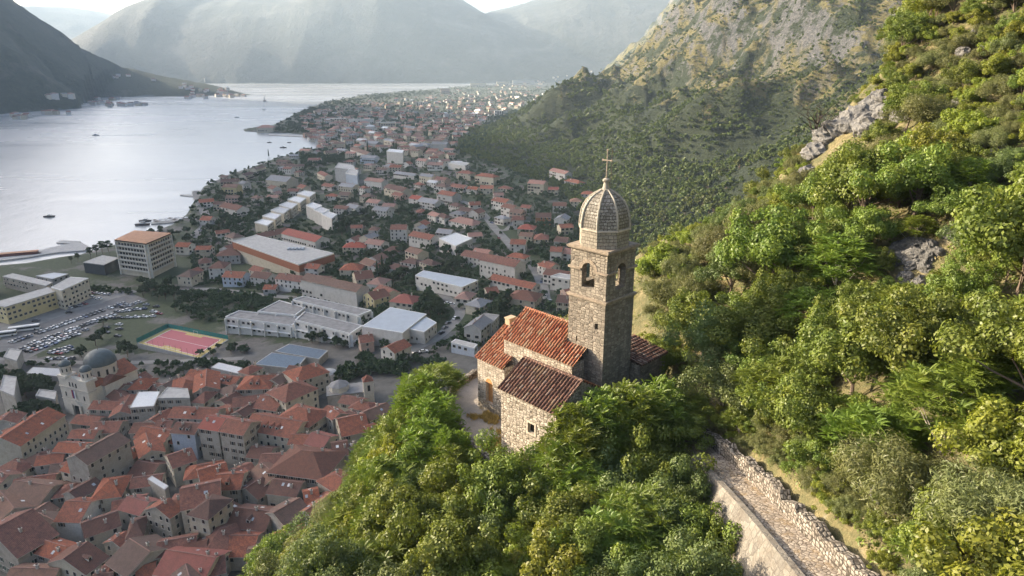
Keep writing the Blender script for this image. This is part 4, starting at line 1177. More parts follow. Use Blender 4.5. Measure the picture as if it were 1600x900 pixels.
def rocks():
    rng = random.Random(4)
    SP = [(1275, 238, 1.3), (1292, 215, 1.2), (1310, 206, 1.4), (1330, 195, 1.5), (1350, 183, 1.6), (1368, 168, 1.5), (1382, 158, 1.3), (1355, 202, 1.2), (1384, 180, 1.2), (1262, 275, 1.1), (1228, 310, .9), (1212, 328, .9), (1190, 300, .8), (1075, 375, .7), (1415, 182, 1.2), (1440, 178, 1.1),
          (1395, 395, .6), (1410, 388, .6), (1425, 382, .7), (1440, 380, .6), (1455, 386, .6), (1408, 405, .5), (1422, 402, .6), (1438, 400, .6), (1452, 404, .5), (1430, 415, .5), (1446, 420, .5), (1436, 445, .6), (1400, 412, .4), (1466, 395, .5),
          (1555, 545, .7), (1562, 562, .6), (1570, 555, .5), (1395, 770, .6), (1405, 790, .5), (1380, 768, .5), (1590, 600, .6), (1200, 640, .5), (1150, 600, .5), (1250, 420, .6), (1180, 400, .6), (1310, 300, .7), (1560, 240, .8), (1500, 250, .7)]
    for (px, py, s) in SP:
        p = near_pt(px, py)
        if p is None: continue
        o = link('rock', ROCKS[rng.randrange(4)]); o.location = (p.x, p.y, p.z - s * .15)
        o.scale = (s * (.8 + .5 * rng.random()), s * (.8 + .4 * rng.random()), s * (.6 + .4 * rng.random())); o.rotation_euler = (rng.random(), rng.random(), rng.random() * 6.28)
        RK.append((o, px, py, s))
rocks()
def gap_rocks():
    rng = random.Random(12); got = []
    for (x, y, z) in GAPS:
        if len(got) > 34: break
        if any((x - a) ** 2 + (y - b) ** 2 < 5 for a, b in got): continue
        got.append((x, y)); s = rng.uniform(.35, .95); o = link('rock', ROCKS[rng.randrange(4)]); o.location = (x, y, z - s * .1)
        o.scale = (s, s * rng.uniform(.7, 1.2), s * rng.uniform(.5, .8)); o.rotation_euler = (rng.random(), rng.random(), rng.random() * 6.28); p = proj(x, y, z); RK.append((o, p[0], p[1], s))
gap_rocks()
# ------------------------------------------------------------------ town materials
def mat_wall(name, c, stain=.4):
    n = NB(name); ob = n.coord('Object'); a = n.noise(ob, .35, 6, .7, .5); f = n.noise(ob, 2.2, 6, .75)
    k = n.mix(1.0, c, n.ramp(f, [(.3, .78), (.7, 1.12)]), 'MULTIPLY')
    k = n.mix(n.ramp(a, [(.45, 0), (.7, stain)]), k, (c[0] * .45, c[1] * .43, c[2] * .4))
    oi = n.n('ObjectInfo'); hs = n.n('HueSaturation'); n.l(k, hs.inputs['Color'])
    n.l(n.math('ADD', .85, n.math('MULTIPLY', oi.outputs['Random'], .28)), hs.inputs['Value'])
    n.base(hs.outputs[0]); n.bump(f, .3, .08); n.b.inputs['Roughness'].default_value = .9; return n.m
def mat_roof(name, c, c2, var=.3):
    n = NB(name); uv = n.coord('UV'); ob = n.coord('Object')
    wv = n.n('TexWave', wave_type='BANDS', bands_direction='X'); wv.inputs['Scale'].default_value = .95; wv.inputs['Distortion'].default_value = .6; wv.inputs['Detail'].default_value = 1
    n.l(uv, wv.inputs['Vector'])
    a = n.noise(ob, .45, 6, .72, .4); f = n.noise(uv, 2.6, 6, .8)
    g2 = n.noise(uv, .7, 4, .7)
    k = n.mix(n.ramp(n.math('ADD', n.math('MULTIPLY', f, .6), n.math('MULTIPLY', g2, .4)), [(.40, 0), (.58, 1)]), c, c2)
    k = n.mix(n.ramp(a, [(.5, 0), (.7, var)]), k, (.075, .055, .045))
    k = n.mix(1.0, k, n.ramp(wv.outputs['Fac'], [(0, .68), (.6, 1.08)]), 'MULTIPLY')
    oi = n.n('ObjectInfo'); hs = n.n('HueSaturation'); n.l(k, hs.inputs['Color'])
    n.l(n.math('ADD', .78, n.math('MULTIPLY', oi.outputs['Random'], .4)), hs.inputs['Value'])
    n.l(n.math('ADD', .8, n.math('MULTIPLY', oi.outputs['Random'], .25)), hs.inputs['Saturation'])
    n.base(hs.outputs[0]); n.bump(n.math('ADD', wv.outputs['Fac'], n.math('MULTIPLY', f, .6)), .7, .12); n.b.inputs['Roughness'].default_value = .9; return n.m
WM = {'white': mat_wall('white_render', (.56, .54, .50)), 'cream': mat_wall('cream_render', (.50, .45, .35)), 'stone': mat_wall('grey_stone_wall', (.37, .34, .29), .6),
      'grey': mat_wall('grey_render', (.34, .34, .33)), 'yellow': mat_wall('yellow_render', (.50, .43, .24)), 'pink': mat_wall('pink_render', (.42, .30, .25)),
      'blue': mat_wall('pale_blue_render', (.40, .45, .52)), 'orange': mat_wall('orange_brick', (.38, .18, .09)), 'dark': mat_wall('dark_glass_wall', (.05, .06, .07))}
RM = {'red': mat_roof('red_roof_tiles', (.34, .115, .06), (.14, .055, .042), .55), 'bright': mat_roof('bright_red_roof_tiles', (.33, .09, .06), (.24, .07, .05), .25),
      'dark': mat_roof('dark_brown_roof_tiles', (.18, .08, .058), (.10, .055, .042), .4), 'brown': mat_roof('faded_brown_roof_tiles', (.22, .12, .085), (.13, .085, .065), .5),
      'orange': mat_roof('orange_roof_tiles_town', (.38, .15, .09), (.26, .10, .065), .3), 'grey': mat_roof('grey_metal_roof', (.26, .27, .28), (.22, .22, .23), .2),
      'white': mat_roof('white_sheet_roof', (.62, .63, .63), (.52, .53, .53), .1), 'pinkish': mat_roof('faded_pink_roof_tiles', (.34, .19, .15), (.25, .14, .11), .2)}
RNAME = {'red': 'red', 'bright': 'bright red', 'dark': 'dark brown', 'brown': 'faded brown', 'orange': 'orange', 'grey': 'grey', 'white': 'white', 'pinkish': 'faded pink'}
WNAME = {'white': 'white', 'cream': 'cream', 'stone': 'grey stone', 'grey': 'grey', 'yellow': 'yellow', 'pink': 'pink', 'blue': 'pale blue', 'orange': 'orange brick', 'dark': 'dark glass'}
M['pane'] = plain('window_dark_glass', (.02, .024, .03), .25, .1, 1, spec=.6)
M['trim'] = plain('window_surround', (.42, .39, .34), .8, .15)
M['shutter_green'] = plain('green_shutter', (.03, .07, .045), .7, .2)
M['shutter_brown'] = plain('brown_shutter', (.07, .045, .03), .7, .2)
M['chimney'] = plain('chimney_render', (.42, .38, .33), .9, .25)
M['concrete'] = plain('concrete', (.34, .33, .31), .9, .2, .5)
M['flatroof'] = plain('flat_roof_felt', (.20, .195, .19), .95, .25, .35)
M['asphalt'] = plain('asphalt', (.125, .122, .12), .9, .25, .25)
M['road_pale'] = plain('worn_road', (.17, .165, .155), .9, .2, .2)
M['paint'] = plain('white_paint', (.6, .6, .58), .7, .1)
M['metal_roof'] = plain('pale_metal_sheet', (.30, .33, .36), .5, .1, .3)
def window_mesh(nm, w, h, sh=None):
    mb = MB(); mb.box(-w / 2, w / 2, -.03, .05, 0, h, 0)
    for (a, b, c, d) in ((-w / 2 - .13, -w / 2, -.05, h + .1), (w / 2, w / 2 + .13, -.05, h + .1), (-w / 2 - .13, w / 2 + .13, h, h + .15)):
        mb.box(a, b, -.06, .06, c, d, 1)
    mb.box(-w / 2 - .2, w / 2 + .2, -.14, .06, -.14, 0, 1)
    if sh:
        mb.box(-w / 2 - .62, -w / 2 - .14, -.075, .03, .02, h, 2); mb.box(w / 2 + .14, w / 2 + .62, -.075, .03, .02, h, 2)
    return mb.mesh(nm, [M['pane'], M['trim'], sh or M['trim']])
WIN = {'plain': window_mesh('window', .95, 1.35), 'green': window_mesh('window', .9, 1.4, M['shutter_green']), 'brown': window_mesh('window', .9, 1.35, M['shutter_brown']),
       'wide': window_mesh('window', 1.7, 1.3)}
BLD = []          # (object, wall name, roof name, kind word, centre xy, radius)
def add_windows(parent, a, b, z0, h, style, rng, storey=3.0, gap=2.6, scale=1.0, limit=40):
    """windows along wall a->b (local 2-D, outward normal right of a->b), skipping walls turned away from the view"""
    a = Vector(a); b = Vector(b); L = (b - a).length
    if L < 2.2: return 0
    t = (b - a) / L; nn = Vector((t.y, -t.x))
    rz = parent.rotation_euler.z; wn = Matrix.Rotation(rz, 2) @ nn
    c = parent.location; wm = Vector((c.x, c.y)) + Matrix.Rotation(rz, 2) @ ((a + b) / 2)
    if wn.dot(-wm.normalized()) < -.12: return 0
    n = max(1, int((L - .8) / gap)); fl = max(1, int((h + .5) / storey)); cnt = 0
    for j in range(fl):
        for i in range(n):
            if rng.random() < .2: continue
            if cnt >= limit: return cnt
            u = (i + .5) * L / n + (rng.random() - .5) * .2
            p = a + t * u
            o = link('window', WIN[style], parent, (p.x, p.y, z0 + h - (fl - j) * storey + 1.0 + (storey - 3) * .5))
            o.rotation_euler = (0, 0, math.atan2(t.y, t.x)); o.scale = (scale, 1, scale)
            cnt += 1
    return cnt
def house(x1, y1, x2, y2, W, eh, roof='red', wall='stone', kind='house', hip=False, chim=1, win=None, pitch=.36, seed=0, gap=2.6, nwin=40, dormer=0, scale=1.0):
    """gabled or hipped building whose ridge runs between two photo pixels"""
    rng = random.Random(int(x1 * 13 + y1 * 7) + seed)
    rh = eh + W / 2 * pitch * 1.3
    A, B = town_pt(x1, y1, rh), town_pt(x2, y2, rh)
    if A.x > B.x: A, B = B, A
    c = (A + B) / 2; L = max((Vector((B.x - A.x, B.y - A.y))).length, 4.0); rz = math.atan2(B.y - A.y, B.x - A.x)
    L = min(L, 75)
    g = max(Tt(c.x, c.y), 1.2)
    e = empty(kind, (c.x, c.y, g), rz)
    hl, hw = L / 2, W / 2
    o = .45; ox = .3
    lo = min(Tt(c.x + dx, c.y + dy) for dx in (-L / 2, L / 2) for dy in (-W / 2, W / 2)) - g - 2
    mb = MB(); C = [(-hl, -hw), (hl, -hw), (hl, hw), (-hl, hw)]
    for i in range(4):
        p, q = C[i], C[(i + 1) % 4]
        mb.poly([(p[0], p[1], lo), (q[0], q[1], lo), (q[0], q[1], eh), (p[0], p[1], eh)])
    if not hip:
        mb.poly([(hl, -hw, eh), (hl, hw, eh), (hl, 0, rh - .05)]); mb.poly([(-hl, hw, eh), (-hl, -hw, eh), (-hl, 0, rh - .05)])
    w = mb.build('wall', WM[wall], e)
    # roof with thickness and overhang
    rb = MB(); th = .22; sl = (rh - eh) / hw; ez = eh - o * sl + .04
    if hip:
        r = min(hw * .92, hl * .95); x = hl - r
        E = [(-hl - o, -hw - o), (hl + o, -hw - o), (hl + o, hw + o), (-hl - o, hw + o)]
        Rl, Rr = (-x, 0, rh), (x, 0, rh)
        e3 = [(p[0], p[1], ez) for p in E]
        rb.poly([e3[0], e3[1], Rr, Rl]); rb.poly([e3[1], e3[2], Rr]); rb.poly([e3[2], e3[3], Rl, Rr]); rb.poly([e3[3], e3[0], Rl])
        for i in range(4):
            p, q = e3[i], e3[(i + 1) % 4]
            rb.poly([(p[0], p[1], p[2] - th), (q[0], q[1], q[2] - th), q, p], 1)
        rb.poly([(p[0], p[1], ez - th) for p in reversed(E)], 1)
    else:
        for s in (-1, 1):
            q = [(-hl - ox, s * (hw + o), ez), (hl + ox, s * (hw + o), ez), (hl + ox, 0, rh + .04), (-hl - ox, 0, rh + .04)]
            if s > 0: q = [q[1], q[0], q[3], q[2]]
            rb.poly(q)
            lo_ = [(p[0], p[1], p[2] - th) for p in q]
            rb.poly(lo_[::-1], 1)
            for i in range(4):
                if i == 2: continue
                a, b = q[i], q[(i + 1) % 4]; la, lb = lo_[i], lo_[(i + 1) % 4]
                rb.poly([la, lb, b, a], 1)
    ro = rb.build('roof', [RM[roof], M['trim']], e)
    if L > 6 and A.y < 900:
        rdm = MB(); x = hl - min(hw * .92, hl * .95) if hip else hl
        rdm.tube((-x, 0, rh + .05), (x, 0, rh + .05), .16, .16, 6); rdm.build('ridge_cap', RM['pinkish'], ro)
    for k in range(chim):
        cx = (rng.random() - .5) * L * .7; cyy = (rng.random() - .5) * W * .5; zt = rh - abs(cyy) * sl
        cb = MB(); cb.box(cx - .35, cx + .35, cyy - .3, cyy + .3, zt - .4, zt + 1.1, 0); cb.box(cx - .45, cx + .45, cyy - .4, cyy + .4, zt + 1.1, zt + 1.25, 0); cb.box(cx - .2, cx + .2, cyy - .18, cyy + .18, zt + 1.25, zt + 1.5, 1)
        cb.build('chimney', [M['chimney'], M['shutter_brown']], ro)
    if kind == 'old_town_house' and not hip:
        for k in range(rng.randrange(3)):
            s = rng.choice((-1, 1)); cx = (rng.random() - .5) * L * .7; y0 = s * hw * rng.uniform(.3, .7); zz = rh - abs(y0) * sl + .06; w_ = rng.uniform(.3, .55)
            sb = MB(); sb.poly([(cx - w_, y0 - .5, zz - s * -.5 * sl * 1 + .1), (cx + w_, y0 - .5, zz + s * .5 * sl + .1), (cx + w_, y0 + .5, zz - s * .5 * sl + .1), (cx - w_, y0 + .5, zz - s * .5 * sl + .1)])
            sb.build('skylight', M['paint'] if rng.random() < .5 else M['metal_roof'], ro)
    for k in range(dormer):
        dx = (k - (dormer - 1) / 2) * 2.6; s = -1; y0 = s * hw * .62; zb = rh - abs(y0) * sl
        db = MB(); db.box(dx - .6, dx + .6, y0 - .5, y0 + 1.6, zb - .6, zb + .75, 0); db.poly([(dx - .4, y0 - .52, zb - .25), (dx + .4, y0 - .52, zb - .25), (dx + .4, y0 - .52, zb + .6), (dx - .4, y0 - .52, zb + .6)], 1)
        db.poly([(dx - .75, y0 - .7, zb + .7), (dx, y0 - .7, zb + 1.15), (dx, y0 + 2.4, zb + 1.15), (dx - .75, y0 + 2.0, zb + .7)], 2)
        db.poly([(dx, y0 - .7, zb + 1.15), (dx + .75, y0 - .7, zb + .7), (dx + .75, y0 + 2.0, zb + .7), (dx, y0 + 2.4, zb + 1.15)], 2)
        db.poly([(dx - .6, y0 - .5, zb + .75), (dx + .6, y0 - .5, zb + .75), (dx, y0 - .5, zb + 1.1)], 0)
        db.build('dormer', [WM['white'], M['pane'], RM[roof]], ro)
    st = win or rng.choice(['plain', 'plain', 'brown', 'green'] if wall == 'stone' else ['plain', 'plain', 'wide', 'brown'])
    k = 0
    for i in range(4):
        p, q = C[i], C[(i + 1) % 4]
        k += add_windows(e, p, q, 0, eh, st, rng, 3.0, gap, scale, nwin - k)
    BLD.append((e, wall, roof, kind, (c.x, c.y), math.hypot(hl, hw), 'hip' if hip else 'gable', L, eh))
    return e
def flat(polypx, h, wall='white', roofm='flatroof', kind='flat_roofed_building', parapet=.5, win='plain', gap=2.8, nwin=60, storey=3.0, label=None, bands=None, scale=1.0, seed=0, ground=None, overhang=0):
    pts = [town_pt(px, py, h) for px, py in polypx]
    c = sum(pts, Vector()) / len(pts); g = max(Tt(c.x, c.y), 1.2) if ground is None else ground
    zt = sum(p.z for p in pts) / len(pts)
    P = [(p.x - c.x, p.y - c.y) for p in pts]; n = len(P)
    ar = sum(P[i][0] * P[(i + 1) % n][1] - P[(i + 1) % n][0] * P[i][1] for i in range(n))
    if ar < 0: P.reverse()
    e = empty(kind, (c.x, c.y, g)); rng = random.Random(int(polypx[0][0] * 3) + seed)
    mb = MB(); mb.prism(P, -2.5, h, 0); mb.build('wall', WM[wall] if wall in WM else M[wall], e)
    rb = MB()
    # parapet ring and recessed deck
    inn = []
    for p in P:
        l = math.hypot(*p); k = max(0, (l - .45)) / l; inn.append((p[0] * k, p[1] * k))
    out = [(p[0] * (1 + (.12 + overhang) / math.hypot(*p)), p[1] * (1 + (.12 + overhang) / math.hypot(*p))) for p in P]
    for i in range(n):
        j = (i + 1) % n
        rb.poly([(*out[i], h + parapet), (*out[j], h + parapet), (*inn[j], h + parapet), (*inn[i], h + parapet)], 1)
        rb.poly([(*inn[j], h + .05), (*inn[i], h + .05), (*inn[i], h + parapet), (*inn[j], h + parapet)], 1)
        rb.poly([(*out[i], h - .35), (*out[j], h - .35), (*out[j], h + parapet), (*out[i], h + parapet)], 1)
        rb.poly([(*P[i], h - .35), (*P[j], h - .35), (*out[j], h - .35), (*out[i], h - .35)][::-1], 1)
    rb.poly([(*p, h + .05) for p in inn], 0)
    rb.build('roof', [M[roofm] if roofm in M else RM[roofm], M['paint'] if wall in ('white', 'cream', 'blue') else M['concrete']], e)
    k = 0
    if win:
        for i in range(n): k += add_windows(e, P[i], P[(i + 1) % n], 0, h - .3, win, rng, storey, gap, scale, nwin - k)
    BLD.append((e, wall, roofm, kind, (c.x, c.y), max(math.hypot(*p) for p in P), 'flat', 2 * max(math.hypot(*p) for p in P), h))
    if label: setp(e, label, 'building')
    return e, P, g

# ------------------------------------------------------------------ old town (walled quarter, bottom left)
OLD = [
 # x1,y1,x2,y2,width,eave,roof,wall,hip,win,dormers
 (2, 684, 74, 636, 13, 12, 'red', 'cream', 0, 'plain', 0), (146, 661, 190, 657, 9, 8, 'red', 'stone', 0, 'brown', 0), (118, 712, 184, 674, 10, 15, 'brown', 'stone', 0, 'plain', 0),
 (188, 642, 204, 616, 9, 8, 'red', 'stone', 0, 'brown', 0), (208, 592, 236, 590, 11, 8, 'red', 'stone', 1, 'plain', 0), (274, 586, 300, 596, 11, 8, 'red', 'stone', 1, 'plain', 0),
 (254, 602, 276, 590, 8, 8, 'brown', 'stone', 0, 'plain', 0), (323, 577, 321, 602, 10, 9, 'red', 'stone', 0, 'plain', 0), (310, 612, 328, 612, 10, 8, 'red', 'cream', 1, 'brown', 0),
 (344, 586, 374, 588, 8, 7, 'red', 'stone', 0, 'plain', 2), (272, 638, 342, 636, 9, 9, 'red', 'stone', 0, 'plain', 1), (276, 661, 312, 661, 8, 11, 'dark', 'blue', 0, 'plain', 2),
 (323, 650, 353, 652, 10, 13, 'bright', 'stone', 0, 'brown', 0), (357, 655, 392, 658, 10, 13, 'red', 'stone', 0, 'brown', 0), (222, 668, 268, 671, 9, 8, 'red', 'cream', 0, 'plain', 0),
 (228, 677, 236, 702, 8, 8, 'red', 'cream', 0, 'plain', 0), (210, 662, 242, 660, 8, 7, 'dark', 'stone', 0, 'plain', 0), (246, 658, 270, 657, 7, 8, 'red', 'stone', 0, 'plain', 1),
 (262, 713, 298, 699, 10, 8, 'red', 'cream', 0, 'plain', 0), (215, 721, 248, 724, 10, 5, 'dark', 'stone', 0, 'plain', 0), (150, 753, 194, 745, 12, 9, 'red', 'cream', 1, 'brown', 0),
 (200, 777, 233, 783, 8, 7, 'bright', 'white', 0, 'plain', 0), (282, 766, 342, 750, 13, 12, 'red', 'stone', 0, 'plain', 0), (312, 778, 342, 783, 10, 13, 'dark', 'cream', 1, 'plain', 0),
 (244, 792, 264, 778, 10, 11, 'red', 'stone', 0, 'plain', 0), (200, 816, 224, 810, 10, 8, 'dark', 'stone', 1, 'plain', 0), (203, 843, 234, 860, 14, 8, 'brown', 'stone', 0, 'plain', 0),
 (310, 736, 352, 722, 12, 8, 'red', 'stone', 0, 'plain', 0), (338, 743, 380, 738, 10, 9, 'red', 'stone', 0, 'brown', 1), (318, 832, 374, 819, 14, 6, 'red', 'stone', 1, 'plain', 0),
 (288, 851, 322, 843, 10, 6, 'dark', 'stone', 0, 'plain', 0), (262, 862, 336, 868, 12, 7, 'bright', 'cream', 0, 'plain', 0), (290, 882, 297, 905, 12, 6, 'brown', 'stone', 0, 'plain', 0),
 (316, 876, 350, 866, 9, 6, 'red', 'stone', 0, 'plain', 0), (-14, 830, 50, 794, 22, 9, 'red', 'stone', 0, 'green', 0), (104, 784, 141, 783, 12, 8, 'red', 'white', 0, 'brown', 0),
 (128, 819, 182, 798, 9, 8, 'dark', 'cream', 0, 'plain', 0), (100, 873, 136, 846, 14, 7, 'dark', 'cream', 0, 'plain', 1), (25, 753, 82, 757, 14, 6, 'brown', 'stone', 0, 'plain', 0),
 (0, 768, 22, 792, 16, 5, 'brown', 'stone', 0, 'plain', 0), (-6, 735, 14, 741, 8, 7, 'red', 'cream', 0, 'plain', 0), (160, 886, 186, 880, 8, 6, 'red', 'cream', 0, 'plain', 1),
 (146, 899, 176, 893, 9, 6, 'dark', 'stone', 0, 'plain', 0), (214, 886, 242, 878, 9, 6, 'red', 'stone', 0, 'plain', 0), (376, 589, 426, 584, 13, 9, 'red', 'stone', 1, 'brown', 2),
 (452, 580, 502, 562, 13, 10, 'red', 'stone', 1, 'plain', 0), (430, 611, 480, 588, 13, 11, 'red', 'cream', 1, 'plain', 0), (408, 619, 442, 621, 11, 8, 'red', 'stone', 0, 'plain', 0),
 (446, 633, 498, 641, 13, 9, 'red', 'cream', 1, 'brown', 0), (396, 649, 472, 656, 13, 9, 'red', 'cream', 0, 'plain', 3), (394, 698, 426, 699, 8, 6, 'dark', 'stone', 0, 'plain', 0),
 (438, 702, 522, 707, 17, 9, 'dark', 'stone', 1, 'brown', 0), (488, 676, 516, 681, 9, 8, 'bright', 'cream', 0, 'plain', 0), (518, 693, 542, 688, 10, 8, 'dark', 'stone', 0, 'plain', 0),
 (528, 656, 570, 645, 14, 8, 'red', 'cream', 0, 'brown', 0), (571, 666, 588, 660, 9, 7, 'red', 'cream', 0, 'plain', 0), (568, 645, 604, 628, 8, 6, 'brown', 'stone', 0, 'plain', 0),
 (368, 733, 392, 722, 9, 7, 'red', 'stone', 0, 'plain', 1), (384, 763, 410, 745, 10, 6, 'dark', 'stone', 0, 'plain', 0), (427, 750, 472, 752, 9, 7, 'dark', 'cream', 0, 'wide', 0),
 (368, 795, 426, 797, 11, 6, 'dark', 'stone', 0, 'plain', 1), (428, 802, 468, 777, 11, 7, 'brown', 'stone', 0, 'plain', 0), (478, 799, 524, 766, 11, 6, 'orange', 'stone', 0, 'plain', 0),
 (432, 838, 492, 812, 8, 5, 'orange', 'cream', 0, 'plain', 0), (360, 838, 402, 835, 11, 5, 'red', 'stone', 0, 'plain', 0), (474, 769, 496, 763, 8, 7, 'red', 'stone', 0, 'plain', 0),
 (20, 640, 4, 655, 9, 7, 'red', 'stone', 0, 'plain', 0), (175, 590, 196, 600, 9, 7, 'red', 'stone', 0, 'plain', 0), (236, 598, 256, 600, 7, 6, 'dark', 'stone', 0, 'plain', 0),
 (60, 802, 84, 812, 9, 5, 'brown', 'stone', 0, 'plain', 0), (176, 845, 196, 830, 8, 6, 'red', 'stone', 0, 'plain', 0), (345, 800, 362, 782, 8, 6, 'dark', 'stone', 0, 'plain', 0), (545, 700, 560, 690, 8, 7, 'brown', 'stone', 0, 'plain', 0),
]
for i, (x1, y1, x2, y2, W, eh, rf, wl_, hip, wn_, dm_) in enumerate(OLD):
    e = house(x1, y1, x2, y2, W, eh, rf, wl_, 'old_town_house', bool(hip), chim=1 + (i * 7 % 3 == 0), win=wn_, dormer=dm_, gap=2.3 + (i % 3) * .3, nwin=26)
flat([(203, 638), (217, 614), (250, 611), (240, 633)], 11, 'stone', 'white', 'old_town_house', .12, 'brown', 2.6, 20)
flat([(247, 624), (262, 607), (293, 607), (296, 620)], 11, 'stone', 'concrete', 'old_town_house', .3, 'brown', 2.6, 20)
flat([(231, 750), (238, 745), (263, 758), (257, 764)], 9, 'stone', 'white', 'roof_terrace_house', .1, None)

